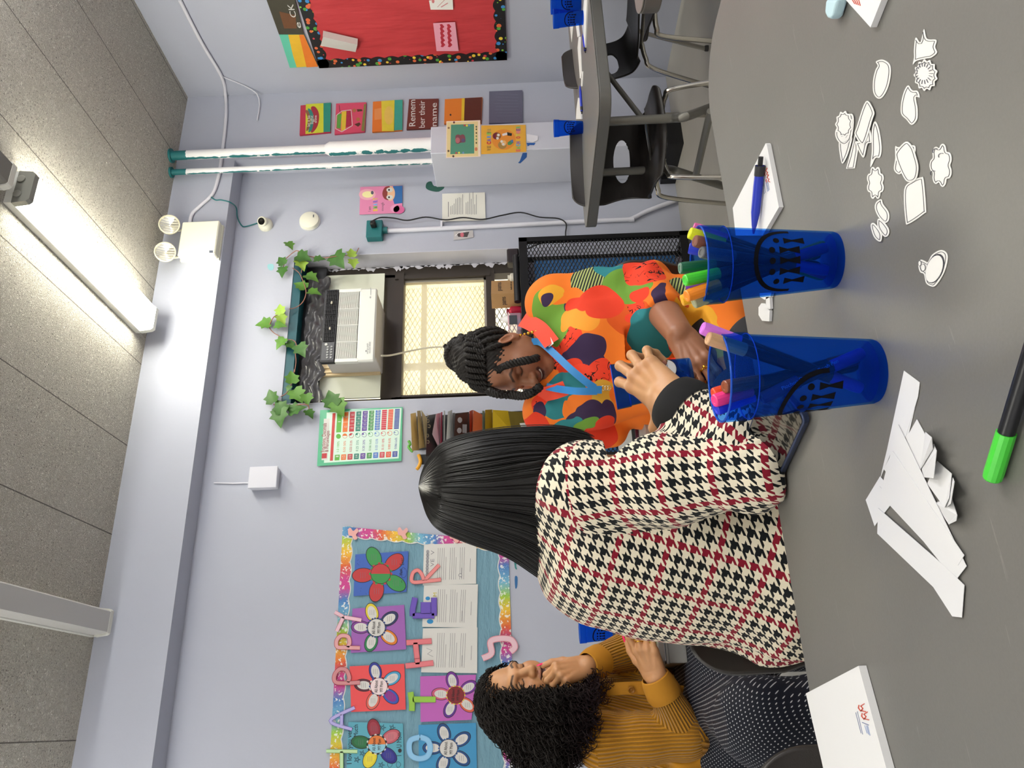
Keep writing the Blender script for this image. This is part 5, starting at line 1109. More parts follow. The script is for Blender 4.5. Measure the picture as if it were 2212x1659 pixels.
# pens
def pen(p0,p1,label,r=.0055,col='2236b0',group='blue pens'):
    p0=np.array(p0,float);p1=np.array(p1,float); d=p1-p0; L=np.linalg.norm(d); d/=L; t=empty('pen',p0,label,'pen',group)
    MB().lathe([(.0012,0),(r*.6,.012),(r,.03),(r*1.05,L*.6),(r,L-.012)],14,M(col,.4),p0,axis=tuple(d)).build('barrel',None,t); MB().lathe([(r*1.08,L*.76),(r*1.1,L*.77),(r*1.1,L*.88),(r*1.08,L*.89)],14,M('2c2c30',.5),p0,axis=tuple(d)).build('grip_band',None,t); MB().lathe([(r*.55,L-.012),(r*.55,L),(0,L)],12,M('18181a',.4),p0,axis=tuple(d)).build('clicker',None,t); return t
p1=aZ(*kn(695,320),TZ+.014); p0=aZ(*kn(560,1700),TZ+.014); pen(p0,p1,'blue pen lying on the notepad behind the right cup',.0062)
# far table papers
G7='papers on the far table'
def t2f(q,label,t=.003,lift=0,name='paper'): f=Flat(lambda a,b:aZ(a,b,TZ+.0005),(0,0,1),t); f.sheet(q,PAPER,lift); return tag(f.build(name),label,'paper',G7)
kt=K(1180,0,5.821)
t2f(pts(kt,(490,0),(530,0),(505,600),(465,330)),'white notepad nearest the right photo edge on the far table',.006)
t2f(pts(kt,(375,295),(415,295),(430,450),(400,470)),'small white paper beside the front blue cup on the far table')
t2f(pts(kt,(300,310),(345,310),(325,530)),'pointed white paper at the far side of the far table')
t2f(pts(kt,(415,460),(440,460),(440,650),(455,980),(430,985),(400,600)),'long row of white sticker scraps on the far table')
t2f(pts(kt,(450,895),(470,900),(460,1085),(445,1085)),'short white scrap before the blue pen on the far table')
kt2=K(1180,180,5.183)
t2f(pts(kt2,(370,160),(395,180),(405,400),(345,400),(350,290)),'white notepad beside the lone blue cup on the far table',.006)
pen(aZ(*kt(460,425),TZ+.007),aZ(*kt(492,660),TZ+.007),'blue pen in front of the front blue cup on the far table',.005)
pen(aZ(*kt2(378,25),TZ+.012),aZ(*kt2(398,340),TZ+.012),'blue pen on the notepad next to the lone blue cup',.006)
# green marker in front
p0=aZ(2143,1035,TZ+.0075); p1=aZ(2240,720,TZ+.0075); marker('bright green capped marker lying in front of the paper strips',p0,p1+(p1-p0)*.35,'46c83c','2f8a30','markers on the table')
# phones
def phone(c,L,W,T,up,label,case,scr):
    """c = lower edge start, L along edge, W across"""
    c=np.array(c,float); X=np.array(L,float); Y=np.array(W,float); Zn=np.cross(X,Y); Zn/=np.linalg.norm(Zn); Zn*=np.sign(Zn[2]); l=np.linalg.norm(X); w=np.linalg.norm(Y); x=X/l; y=Y/w
    t=empty('phone',c,label,'phone'); mb=MB(); r=rounded(0,0,l,w,.012,6); mb.prism([c+x*a+y*b for a,b in r],Zn*T,case); mb.build('case',None,t,bevel=.0015)
    r=rounded(.003,.003,l-.003,w-.003,.010,6); mb=MB(); mb.prism([c+x*a+y*b+Zn*T for a,b in r],Zn*.0006,scr); mb.build('screen',None,t,smooth=False); return t
SCR=M('050607',.03,0,.9,coat=1,name='glossy_screen')
A=aZ(1683,1050,TZ+.002); B=aZ(1764,880,TZ+.002); ed=B-A; ed=ed/np.linalg.norm(ed)*.165; nrm=np.array((-ed[1],ed[0],0)); nrm/=np.linalg.norm(nrm); nrm*=np.sign(nrm[1]); Wv=nrm*.068+np.array((0,0,.030))
phone(A,ed,Wv,.009,1,'dark blue phone propped beside the left cup, its screen mirroring the wall poster',M('3c4662',.3,.6),SCR)
phone(aZ(1352,884,TZ+.001) if 0 else (.92,2.20,TZ+.001),(-.155,.0,0),(0,.075,0),.009,0,'maroon phone lying on the grey desk',M('5c2f48',.35),SCR)
# desk things
o=MB().prism([(.145,2.27,TZ+.001),(.36,2.27,TZ+.001),(.37,2.42,TZ+.001),(.15,2.43,TZ+.001)],(0,0,.004),M('e6dc4a',.6)).build('yellow_paper',smooth=False); tag(o,'yellow paper under the pink nailed hand','paper')
o=MB().prism([(.25,2.46,TZ+.001),(.48,2.46,TZ+.001),(.48,2.75,TZ+.001),(.25,2.75,TZ+.001)],(0,0,.02),M('dcdcdc',.6)).build('paper_stack',smooth=False); tag(o,'white paper stack on the desk behind the pink nailed hand','paper')
t=empty('notebook',(.33,3.02,TZ),'dark notebook on the desk by the far wall, below the blue cup','notebook')
MB().bb((.20,2.96,TZ+.001),(.46,3.14,TZ+.030),b=.004).build('cover',M('2e2b38',.5),t,smooth=False); MB().bb((.202,2.957,TZ+.006),(.458,3.13,TZ+.024)).build('pages',M('b8b4b0',.7),t,smooth=False)
# ================================================================ IMPLICIT SURFACES FOR BODIES AND CLOTHES
def nrm(v): v=np.array(v,float); return v/(np.linalg.norm(v)+1e-12)
class Fld:
    def __init__(s,lo,hi,h):
        s.lo=np.array(lo,float); s.h=h; s.n=np.ceil((np.array(hi)-s.lo)/h).astype(int)+1; s.f=np.full(s.n,1.0,np.float32)
    def _blk(s,lo,hi,pad):
        a=np.clip(np.floor((np.array(lo)-pad-s.lo)/s.h).astype(int),0,s.n-1); b=np.clip(np.ceil((np.array(hi)+pad-s.lo)/s.h).astype(int)+1,1,s.n)
        if np.any(b-a<1): return None
        ax=[(s.lo[i]+s.h*np.arange(a[i],b[i])).astype(np.float32) for i in range(3)]
        return (slice(a[0],b[0]),slice(a[1],b[1]),slice(a[2],b[2])),np.meshgrid(*ax,indexing='ij')
    def _put(s,sl,d,k,op):
        g=s.f[sl]
        if op=='u':
            if k>0: q=np.maximum(k-np.abs(g-d),0)/k; s.f[sl]=np.minimum(g,d)-q*q*k*.25
            else: s.f[sl]=np.minimum(g,d)
        else:
            d=-d; q=np.maximum(k-np.abs(g-d),0)/max(k,1e-6); s.f[sl]=np.maximum(g,d)+q*q*k*.25
    def cap(s,a,b,r1,r2=None,k=.01,op='u',ax=None,sc=1):
        a=np.array(a,float);b=np.array(b,float); r2=r1 if r2 is None else r2; m=max(r1,r2)*max(1,1/sc if ax is not None else 1)
        q=s._blk(np.minimum(a,b)-m,np.maximum(a,b)+m,k+4*s.h)
        if q is None: return s
        sl,(X,Y,Z)=q; P=[X-a[0],Y-a[1],Z-a[2]]; d=b-a
        if ax is not None:
            ax=nrm(ax); t=P[0]*ax[0]+P[1]*ax[1]+P[2]*ax[2]; P=[P[i]+(sc-1)*t*ax[i] for i in range(3)]; d=d+(sc-1)*np.dot(d,ax)*ax
        L=np.dot(d,d)+1e-9; t=np.clip((P[0]*d[0]+P[1]*d[1]+P[2]*d[2])/L,0,1)
        D=np.sqrt((P[0]-t*d[0])**2+(P[1]-t*d[1])**2+(P[2]-t*d[2])**2)-(r1+(r2-r1)*t)
        if ax is not None and sc>1: D=D/sc
        s._put(sl,D,k,op); return s
    def chain(s,pts,rs,k=.01,**kw):
        for i in range(len(pts)-1): s.cap(pts[i],pts[i+1],rs[i],rs[i+1],k,**kw)
        return s
    def ell(s,c,r,R=None,k=.01,op='u'):
        c=np.array(c,float); r=np.array(r,float); m=r.max(); q=s._blk(c-m,c+m,k+4*s.h)
        if q is None: return s
        sl,(X,Y,Z)=q; P=[X-c[0],Y-c[1],Z-c[2]]
        if R is not None: P=[P[0]*R[0][i]+P[1]*R[1][i]+P[2]*R[2][i] for i in range(3)]   # columns of R are local axes
        k0=np.sqrt((P[0]/r[0])**2+(P[1]/r[1])**2+(P[2]/r[2])**2); k1=np.sqrt((P[0]/r[0]**2)**2+(P[1]/r[1]**2)**2+(P[2]/r[2]**2)**2)+1e-6
        s._put(sl,k0*(k0-1)/k1,k,op); return s
    def plane_cut(s,c,n,k=.002):
        """remove everything on the +n side of the plane"""
        n=nrm(n); ax=[(s.lo[i]+s.h*np.arange(s.n[i])).astype(np.float32) for i in range(3)]
        D=(ax[0][:,None,None]-c[0])*n[0]+(ax[1][None,:,None]-c[1])*n[1]+(ax[2][None,None,:]-c[2])*n[2]
        s.f=np.maximum(s.f,D).astype(np.float32); return s
    def mesh(s,relax=2):
        f=np.pad(s.f,1,constant_values=1.0); lo=s.lo-s.h; n=f.shape; ins=f<0
        c=[ins[i:n[0]-1+i,j:n[1]-1+j,k:n[2]-1+k] for i in (0,1) for j in (0,1) for k in (0,1)]
        sm=sum(x.astype(np.int8) for x in c); act=(sm>0)&(sm<8); idx=np.full(act.shape,-1,np.int64); I=np.argwhere(act); idx[act]=np.arange(len(I))
        V=np.zeros((len(I),3)); cnt=np.zeros(len(I)); co=[(i,j,k) for i in (0,1) for j in (0,1) for k in (0,1)]
        vals=np.stack([f[I[:,0]+i,I[:,1]+j,I[:,2]+k] for i,j,k in co],1)
        for p in range(8):
            for q in range(p+1,8):
                d=np.abs(np.array(co[p])-np.array(co[q]))
                if d.sum()!=1: continue
                a,b=vals[:,p],vals[:,q]; m=(a<0)!=(b<0); t=np.where(m,a/(a-b+1e-12),0)[:,None]
                V+=np.where(m[:,None],np.array(co[p])+(np.array(co[q])-np.array(co[p]))*t,0); cnt+=m
        V=V/cnt[:,None]; V=lo+s.h*(I+V)
        F=[]
        for a in range(3):
            b,c_=(a+1)%3,(a+2)%3
            sl0=[slice(None)]*3; sl1=[slice(None)]*3; sl0[a]=slice(0,-1); sl1[a]=slice(1,None)
            e=ins[tuple(sl0)]!=ins[tuple(sl1)]; E=np.argwhere(e); ok=(E[:,b]>0)&(E[:,c_]>0)&(E[:,b]<n[b]-1)&(E[:,c_]<n[c_]-1); E=E[ok]
            inn=ins[tuple(E.T)]
            def g(db,dc): q=E.copy(); q[:,b]+=db; q[:,c_]+=dc; return idx[tuple(q.T)]
            Q=np.stack([g(-1,-1),g(0,-1),g(0,0),g(-1,0)],1); Q[~inn]=Q[~inn][:,::-1]; F.append(Q)
        F=np.concatenate(F); F=F[(F>=0).all(1)]
        for _ in range(relax):
            A=np.zeros_like(V); w=np.zeros(len(V))
            for i in range(4):
                a,b=F[:,i],F[:,(i+1)%4]; np.add.at(A,a,V[b]); np.add.at(w,a,1); np.add.at(A,b,V[a]); np.add.at(w,b,1)
            V=V*.5+.5*A/np.maximum(w,1)[:,None]
        return V,F
def normals(V,F):
    n=np.cross(V[F[:,2]]-V[F[:,0]],V[F[:,3]]-V[F[:,1]]); N=np.zeros_like(V)
    for i in range(4): np.add.at(N,F[:,i],n)
    return N/(np.linalg.norm(N,axis=1)[:,None]+1e-12)
def vnoise(P,scale,seed=0):
    """cheap smooth noise: sum of rotated sines"""
    r=np.random.default_rng(seed); o=np.zeros(len(P))
    for i in range(7):
        d=r.normal(size=3); d/=np.linalg.norm(d); o+=np.sin(P@d*scale*(.6+.9*r.random())*2*PI+r.random()*6.28)
    return o/7
def obj_from(name,V,F,mat,parent,col=None,uv=None,smooth=True):
    me=bpy.data.meshes.new(name); off=np.array(wloc(parent)) if parent is not None else np.array([V[:,0].mean(),V[:,1].mean(),V[:,2].min()])
    nv,nf=len(V),len(F)
    me.vertices.add(nv); me.vertices.foreach_set('co',(V-off).astype(np.float32).ravel()); me.loops.add(nf*4); me.loops.foreach_set('vertex_index',F.astype(np.int32).ravel()); me.polygons.add(nf); me.polygons.foreach_set('loop_start',np.arange(nf,dtype=np.int32)*4)
    me.update(calc_edges=True); me.validate()
    if smooth: me.polygons.foreach_set('use_smooth',np.ones(len(me.polygons),bool))
    me.materials.append(mat)
    if col is not None:
        a=me.color_attributes.new('Col','FLOAT_COLOR','POINT'); c=np.ones((nv,4),np.float32); c[:,:3]=col; a.data.foreach_set('color',c.ravel())
    if uv is not None:
        l=me.uv_layers.new(name='UVMap'); l.data.foreach_set('uv',uv.astype(np.float32).ravel())
    o=bpy.data.objects.new(name,me); COL.objects.link(o)
    if parent is not None: o.parent=parent
    else: o.location=off
    return o
def join_vf(lst):
    V=[];F=[];C=[];k=0
    for v,f,c in lst: V.append(v);F.append(f+k);C.append(c if c.ndim==2 else np.tile(c,(len(v),1)));k+=len(v)
    return np.concatenate(V),np.concatenate(F),np.concatenate(C)
def basis(fwd,up=(0,0,1)):
    f=nrm(fwd); x=nrm(np.cross(f,up)); u=np.cross(x,f); return np.stack([x,f,u],1)     # columns: right, forward, up
def skinmat(name,rough=.45):
    t=NT(name); a=t.new('ShaderNodeAttribute'); a.attribute_name='Col'; v=t.coord(); n=t.noise(v,90,3)
    col=t.mix(t.math('MULTIPLY',n,.25),a.outputs[0],t.mix(.5,a.outputs[0],lin('7a3a26'))); t.base(col,rough,0,.4); t.p.inputs['Subsurface Weight'].default_value=.12; t.p.inputs['Subsurface Radius'].default_value=(.012,.005,.003); t.p.inputs['Subsurface Scale'].default_value=.5
    t.bump(t.noise(v,650,2),.08,.001); return t.m
def smoothstep(a,b,x): t=np.clip((x-a)/(b-a),0,1); return t*t*(3-2*t)
def head(C,B,s,skin,lip,brow,neck,h=.0022,smile=0.,closed=True,open_=0,beard=None,nose=1,lips=1):
    """C eye-level centre, B basis (right,forward,up), neck: list of (point,radius) in world"""
    P=lambda x,y,z:C+B@(np.array((x,y,z))*s)
    ext=.16*s; fl=Fld(C-ext-np.array((0,0,.05)),C+ext,h)
    e=lambda c,r,k=.012,op='u',R=None: fl.ell(P(*c),np.array(r)*s,B if R is None else B@R,k*s,op)
    e((0,-.018,.034),(.073,.092,.082)); e((0,.022,-.025),(.060,.064,.086),.03)
    for x in (-1,1):
        fl.cap(P(x*.050,.002,-.050),P(x*.012,.068,-.093),.020*s,.017*s,.03*s); e((x*.040,.052,-.026+.004*smile),(.024,.024,.022),.022)
        e((x*.034,.062,-.040),(.022,.026,.026),.02)
        fl.cap(P(x*.046,.068,.020),P(x*.012,.083,.017),.009*s,.009*s,.018*s)
    fl.cap(P(-.010,.076,-.096),P(.010,.076,-.096),.017*s,.017*s,.02*s)
    for x in (-1,1): e((x*.031,.090,-.002),(.017,.014,.010),.012,'s')
    for x in (-1,1): e((x*.031,.0675,-.001),(.0155,.0150,.0125),.003)
    fl.chain([P(0,.083,.010),P(0,.095,-.012),P(0,.107*1.0,-.030)],[.0075*s,.0085*s,.0115*s*nose],.012*s)
    for x in (-1,1): e((x*.0125*nose,.096,-.033),(.0085*nose,.011,.0085),.008)
    for x in (-1,1): e((x*.007,.104,-.0425),(.0035,.005,.004),.003,'s')
    w=.022+.0085*smile; zc=-.058+.0*smile; up=.007*smile
    e((0,.070,-.060),(.030,.022,.020),.02)
    U=[P(-w,.079-.004*smile,zc+up),P(-w*.5,.088,zc+.004+up*.2),P(0,.0905,zc+.003),P(w*.5,.088,zc+.004+up*.2),P(w,.079-.004*smile,zc+up)]
    fl.chain(U,[.0025*s,.0050*s*lips,.0050*s*lips,.0050*s*lips,.0025*s],.006*s)
    og=.004*open_
    Lw=[P(-w*.9,.079-.003*smile,zc-.002+up-og*.3),P(-w*.45,.0865,zc-.009-og),P(0,.0885,zc-.0105-og),P(w*.45,.0865,zc-.009-og),P(w*.9,.079-.003*smile,zc-.002+up-og*.3)]
    fl.chain(Lw,[.0022*s,.0055*s*lips,.0062*s*lips,.0055*s*lips,.0022*s],.006*s)
    Md=[P(-w*.92,.086,zc-.0008+up),P(-w*.45,.0945,zc-.0025-og*.5),P(0,.097,zc-.0035-og*.5),P(w*.45,.0945,zc-.0025-og*.5),P(w*.92,.086,zc-.0008+up)]
    fl.chain(Md,[.0012*s,.0024*s+og*.5,.0028*s+og*.6,.0024*s+og*.5,.0012*s],.002*s,op='s')
    for x in (-1,1):
        R=np.array(Matrix.Rotation(x*-.35,3,'Z')@Matrix.Rotation(-.25,3,'X'))
        e((x*.078,-.012,-.008),(.0075,.019,.031),.008,'u',R); e((x*.084,-.006,-.004),(.005,.010,.018),.004,'s',R); e((x*.076,-.006,-.032),(.006,.009,.010),.006)
    fl.chain([P(0,-.022,-.02)]+[p for p,r in neck],[.055*s]+[r for p,r in neck],.03*s)
    V,F=fl.mesh(1); L=(V-C)@B/s; x,y,z=L.T; ax_=np.abs(x)
    col=np.tile(np.array(lin(skin)[:3]),(len(V),1))
    def tint(c,m): 
        nonlocal col; m=np.clip(m,0,1)[:,None]; col=col*(1-m)+np.array(lin(c)[:3])*m
    def dseg(A,Bq):
        d=np.full(len(V),9.)
        for p,q in zip(A[:-1],A[1:]):
            p=(p-C)@B/s;q=(q-C)@B/s; t=np.clip(((L-p)@(q-p))/np.dot(q-p,q-p),0,1); d=np.minimum(d,np.linalg.norm(L-p-t[:,None]*(q-p),axis=1))
        return d
    tint(lip,1-smoothstep(.0045*lips,.0085*lips,np.minimum(dseg(U,0),dseg(Lw,0)))); tint('3a1a18',(1-smoothstep(.0018+og,.0034+og,dseg(Md,0)))*.9)
    bz=.0235+.004*smoothstep(.012,.034,ax_)-.010*smoothstep(.034,.056,ax_); tint(brow,(1-smoothstep(.002,.0046,np.abs(z-bz)))*smoothstep(.010,.015,ax_)*(1-smoothstep(.050,.056,ax_))*(y>.045)*.9)
    ez=-.0045-.004*(1-((ax_-.031)/.016)**2) if closed else -.001
    tint('120c0a',(1-smoothstep(.0011,.0026,np.abs(z-ez)))*(np.abs(ax_-.031)<.0165)*(y>.06)*.95)
    tint(brow,(1-smoothstep(.004,.014,np.abs(np.hypot(ax_-.031,z-.004)-.008)))*(y>.055)*.16)
    tint('a8453a',(1-smoothstep(.006,.03,np.hypot(ax_-.042,z+.028)))*(y>.03)*.12)
    return V,F,col,P
def pix(P):
    q=np.asarray(P)-EYE; z=q@FW; return 1106+FPX*(q@DN)/z,829.5-FPX*(q@RT)/z,z
def hand(fl,W,D,N,thumb,curl,s=1.,spread=.0,tcurl=(.35,.3,.3),tdir=(.75,.65,-.15),k=.006,lens=1.):
    """W wrist, D towards the knuckles, N out of the back of the hand, thumb=+-1 side along cross(D,N)"""
    D=nrm(D); N=np.array(N,float); N=nrm(N-D*np.dot(N,D)); X=np.cross(D,N)*thumb
    p=lambda x,d,n:W+(X*x+D*d+N*n)*s
    bases=[(.027,.088,.0),(.009,.093,.002),(-.010,.088,.001),(-.027,.078,-.002)]; L=[(.042,.025,.021),(.046,.029,.022),(.042,.027,.021),(.033,.021,.019)]; R=[.0092,.0094,.0088,.0078]
    for (x,d,n),r in zip(bases,R):
        fl.cap(p(x*.72,.008,-.002),p(x,d,n-.002),.0160*s,.0106*s,.010*s); fl.cap(p(x*.6,.035,.0085),p(x,d-.006,n+.0062),.0035*s,.0042*s,.007*s)
    fl.cap(p(.012,.03,-.010),p(.010,.075,-.010),.013*s,.011*s,.014*s); fl.cap(p(-.014,.02,-.009),p(-.020,.07,-.009),.014*s,.010*s,.014*s); fl.cap(p(.018,.016,-.012),p(.024,.045,-.016),.017*s,.012*s,.014*s)
    tips=[]; 
    for i,((x,d,n),l,r) in enumerate(zip(bases,L,R)):
        a=p(x,d,n); ang=0; sp=spread*(1.5-i)*1.; dirv=nrm(D+X*sp)
        fl.ell(a+N*.0015*s,(.0105*s,)*3,None,.008*s)
        for j in range(3):
            ang+=curl[i][j]; dd=dirv*math.cos(ang)-N*math.sin(ang); b=a+dd*l[j]*s*lens; r0=r*(1-.07*j)*s; r1=r*(1-.07*(j+1))*s
            fl.cap(a,b,r0,r1,k*s*(.6 if j else 1)); 
            if j<2: fl.ell(b,(r1*1.06,)*3,None,.004*s)
            a=b
        tips.append((a,dd,r*(.8)*s,nrm(np.cross(np.cross(dd,N),dd)) if abs(np.dot(dd,N))<.98 else D))
    a=p(.021,.018,-.008); td=nrm(X*tdir[0]+D*tdir[1]+N*tdir[2]); bend=nrm(-X*.55-N*.35+D*.5)
    for j,l in enumerate((.044,.033,.027)):
        if j: td=nrm(td*math.cos(tcurl[j])+bend*math.sin(tcurl[j]))
        b=a+td*l*s; fl.cap(a,b,(.0145,.0110,.0104)[j]*s,(.0112,.0104,.0088)[j]*s,(.014,.006,.004)[j]*s); a=b
    tips.append((a,td,.0088*s,nrm(N+X*.6)))
    return tips,X
def nails(tips,mat,parent,ext=0,name='fingernail',which=range(5)):
    for i in which:
        a,d,r,n=tips[i]; d=nrm(d); n=nrm(n-d*np.dot(n,d)); x=np.cross(d,n); c=a+n*r*.78+d*(r*.35+ext*.5); R=np.stack([x,d,n],1); mb=MB(); mb.ell(c,(r*.62,r*.85+ext*.6,r*.26),None,R,7); mb.build(name,mat,parent,ang=180)
def ring_(c,ax,r,t,mat,parent,stone=None):
    o=MB(); 
    ax=nrm(ax); u=nrm(np.cross(ax,(0.3,.2,1))); w=np.cross(ax,u); o.tube([c+(u*math.cos(a)+w*math.sin(a))*r for a in np.arange(20)*2*PI/20],t,6,closed=True); q=o.build('ring',mat,parent,ang=180); return q
def tubes_mesh(curves,rads,n=3):
    V=[];F=[];k=0
    a=np.arange(n)*2*PI/n
    for P,r in zip(curves,rads):
        L=len(P); T=np.gradient(P,axis=0); T/=np.linalg.norm(T,axis=1)[:,None]+1e-12
        ref=np.array((.31,.52,.79)); u=np.cross(T,ref); u/=np.linalg.norm(u,axis=1)[:,None]+1e-12; w=np.cross(T,u); rr=(r if np.ndim(r) else np.full(L,r))
        v=P[:,None,:]+rr[:,None,None]*(np.cos(a)[None,:,None]*u[:,None,:]+np.sin(a)[None,:,None]*w[:,None,:]); V.append(v.reshape(-1,3))
        i=np.arange(L-1)[:,None]; q=np.arange(n)[None,:]; f=np.stack([i*n+q,i*n+(q+1)%n,(i+1)*n+(q+1)%n,(i+1)*n+q],-1).reshape(-1,4)+k; F.append(f); k+=L*n
    return np.concatenate(V),np.concatenate(F)
# ================================================================ WOMAN IN THE HOUNDSTOOTH JACKET (foreground)
def houndmat():
    t=NT('houndstooth_knit'); uv=t.new('ShaderNodeUVMap').outputs[0]; s=t.sep(uv); c=4/.0182
    u=t.math('MULTIPLY',s[0],c*2); v=t.math('MULTIPLY',s[1],c*2)      # thread units, 8 per star
    bu=t.math('FLOOR',t.math('DIVIDE',u,4)); bv=t.math('FLOOR',t.math('DIVIDE',v,4))
    def dark(b): return t.math('LESS_THAN',t.math('FLOORED_MODULO',b,2),.5)
    def red(b): return t.math('LESS_THAN',t.math('FLOORED_MODULO',t.math('ADD',b,.25),8),1)
    tw=t.math('LESS_THAN',t.math('FLOORED_MODULO',t.math('SUBTRACT',u,v),4),2)
    du,dv=dark(bu),dark(bv); ru,rv=red(bu),red(bv)
    W=lin('e6dcc6'); K=lin('16191c'); R=lin('84182c')
    anyr=t.math('MAXIMUM',t.math('MULTIPLY',ru,1),rv)
    cu=t.mix(du,W,t.mix(anyr,K,R)); cv=t.mix(dv,W,t.mix(anyr,K,R))
    t.base(t.mix(tw,cv,cu),.9,0,.15); t.p.inputs['Sheen Weight'].default_value=.08
    kn=t.math('MULTIPLY',t.math('SINE',t.math('MULTIPLY',s[0],3400)),t.math('SINE',t.math('MULTIPLY',s[1],3400))); t.bump(kn,.25,.001); return t.m
HND=houndmat()
D0=1.38
Bh=basis(nrm(RT*[1,1,0]*.62+FW*[1,1,0]*.78+np.array((0,0,-.15)))); hC=aD(1003,1046,D0)-Bh@np.array((0,-.018,.034))*.90                    # head centre
RTh=nrm([RT[0],RT[1],0]); FWh=nrm([FW[0],FW[1],0])
Ff=nrm(RTh*.80+FWh*.60); Sf=np.cross(Ff,(0,0,1))   # facing, her right side
root=empty('person',(.36,1.30,0),'woman with long straight black hair in a red and black houndstooth jacket, seen from behind','person')
neck=aD(1195,1085,1.37); chest=aD(1330,1170,1.36); waist=aD(1540,1190,1.35); pel=aD(1740,1215,1.33)
shR=aD(1262,1050,1.225); elR=aD(1650,1012,1.085); wrR=aD(1455,868,1.215)
shL=neck*1.0-Sf*.17+np.array((0,0,-.075)); elL=shL+np.array((0,0,-.25))+Ff*.02; wrL=elL+Ff*.17+Sf*.06-np.array((0,0,.10))
SK='c8966a'
SKM=skinmat('warm_tan_skin')
# body: head, neck, torso, legs, both arms and hands
hv,hf,hc,HP=head(hC,Bh,.90,SK,'a8584e','1a1412',[(neck,.05),(neck-np.array((0,0,.06)),.07)],h=.0035)
fl=Fld((-.25,.85,-.02),(1.15,1.75,1.12),.0065)
fl.chain([neck,chest,waist,pel],[.05,.10,.095,.115],.04,ax=Sf,sc=.72)
hipR=pel+Sf*.08; hipL=pel-Sf*.08; knR=hipR+Ff*.40+np.array((0,0,.0)); knL=hipL+Ff*.40; anR=np.array((*(knR+Ff*.04)[:2],.07)); anL=np.array((*(knL+Ff*.04)[:2],.07))
for a,b,c in ((hipR,knR,anR),(hipL,knL,anL)): fl.chain([a,b,c],[.085,.055,.04],.03); fl.cap(c,c+Ff*.13-np.array((0,0,.03)),.035,.028,.02)
fl.chain([chest+Sf*.05+np.array((0,0,.05)),shR,elR,wrR],[.06,.045,.036,.026],.03); fl.chain([chest-Sf*.05+np.array((0,0,.05)),shL,elL,wrL],[.06,.045,.036,.026],.03)
bv,bf=fl.mesh(1)
# right hand, back of it towards the camera, fingers curling away over the cup
kn_=aD(1362,790,1.30); Dh=nrm(kn_-wrR); 
Nh=nrm(-FW*.80+DN*-.42-RT*.10)
lo=np.minimum(wrR,kn_)-.10; hi=np.maximum(wrR,kn_)+.13
fl=Fld(lo,hi,.0019)
fl.chain([elR+(wrR-elR)*.45,wrR+(elR-wrR)*.02],[.040,.0285],.01); fl.cap(wrR,wrR+Dh*.02,.0275,.026,.012,ax=Nh,sc=1.25)
tipsR,_=hand(fl,wrR+Dh*.006,Dh,Nh,-1,[(.22,1.35,.8),(.12,1.45,.8),(.18,1.45,.8),(.30,1.4,.8)],s=.97,spread=.20,tdir=(1.0,.0,-.35),tcurl=(.1,.75,.6),k=.004)
rv_,rf_=fl.mesh(1)
L=[np.linalg.norm(rv_-t[0],axis=1) for t in tipsR]
rc_=np.tile(np.array(lin(SK)[:3]),(len(rv_),1))
kd=np.min([np.linalg.norm(rv_-(wrR+Dh*.006+ (np.cross(Dh,Nh)*-1*x+Dh*d+Nh*.012)*.99),axis=1) for x,d in ((.027,.088),(.009,.093),(-.010,.088),(-.027,.078))],axis=0)
m=(1-smoothstep(.004,.016,kd))[:,None]*.28; rc_=rc_*(1-m)+np.array(lin('a06a4c')[:3])*m
fl=Fld(wrL-.12,wrL+.22,.004); hand(fl,wrL,nrm(Ff+Sf*.3),(0,0,1),1,[(.4,.5,.3)]*4,s=.98); fl.cap(elL+(wrL-elL)*.5,wrL,.036,.026); lv,lf=fl.mesh(1)
sc3=np.array(lin(SK)[:3])
V,F,Cc=join_vf([(hv,hf,hc),(bv,bf,sc3),(rv_,rf_,rc_),(lv,lf,sc3)]); body=obj_from('body',V,F,SKM,root,Cc)
nails(tipsR,M('c98a78',.3),body)
# trousers
fl=Fld((-.25,.85,-.02),(1.15,1.75,.80),.008)
fl.chain([pel+np.array((0,0,.06)),pel],[.115,.135],.03,ax=Sf,sc=.75)
for a,b,c in ((hipR,knR,anR),(hipL,knL,anL)): fl.chain([a,b,c],[.098,.070,.055],.03)
v,f=fl.mesh(2); obj_from('trousers',v,f,M('17171c',.8),root)
for a in (anR,anL):
    mb=MB(); c=a-np.array((0,0,.035)); R=np.stack([Sf,Ff,np.array((0,0,1.))],1); mb.ell(c+Ff*.06,(.042,.125,.042),None,R,10); mb.build('shoe',M('1b1b1f',.4),root)
# jacket
fl=Fld((-.12,.86,.60),(.80,1.72,1.13),.0048)
hem=aD(1665,1205,1.34)
tor=[neck+np.array((0,0,-.035)),chest+np.array((0,0,.02)),aD(1440,1188,1.355),waist,hem]
fl.chain(tor,[.075,.122,.128,.130,.165],.05,ax=Sf,sc=.70)
fl.ell(aD(1285,1165,1.37),(.095,.095,.075),None,.05)                       # rounded upper back
fl.ell(aD(1410,1245,1.36),(.085,.09,.11),None,.05)
fl.ell(aD(1665,1315,1.37),(.05,.07,.06),None,.04); fl.ell(aD(1510,1275,1.35),(.065,.08,.07),None,.05)
fl.cap(aD(1215,1120,1.33),shR,.060,.066,.035); fl.cap(aD(1215,1120,1.40),shL,.060,.062,.04)
mid=(shR+elR)/2-FW*.004
fl.chain([shR,mid,elR+np.array((0,0,.012))],[.064,.062,.056],.03)
fl.cap(elR+np.array((0,0,.012)),elR+(wrR-elR)*.35,.054,.056,.02); fl.cap(elR+(wrR-elR)*.35,elR+(wrR-elR)*.82,.056,.048,.03)
fl.chain([shL,elL,elL+(wrL-elL)*.7],[.066,.058,.052],.03)
fa=nrm(wrR-elR); cuffc=elR+(wrR-elR)*.86
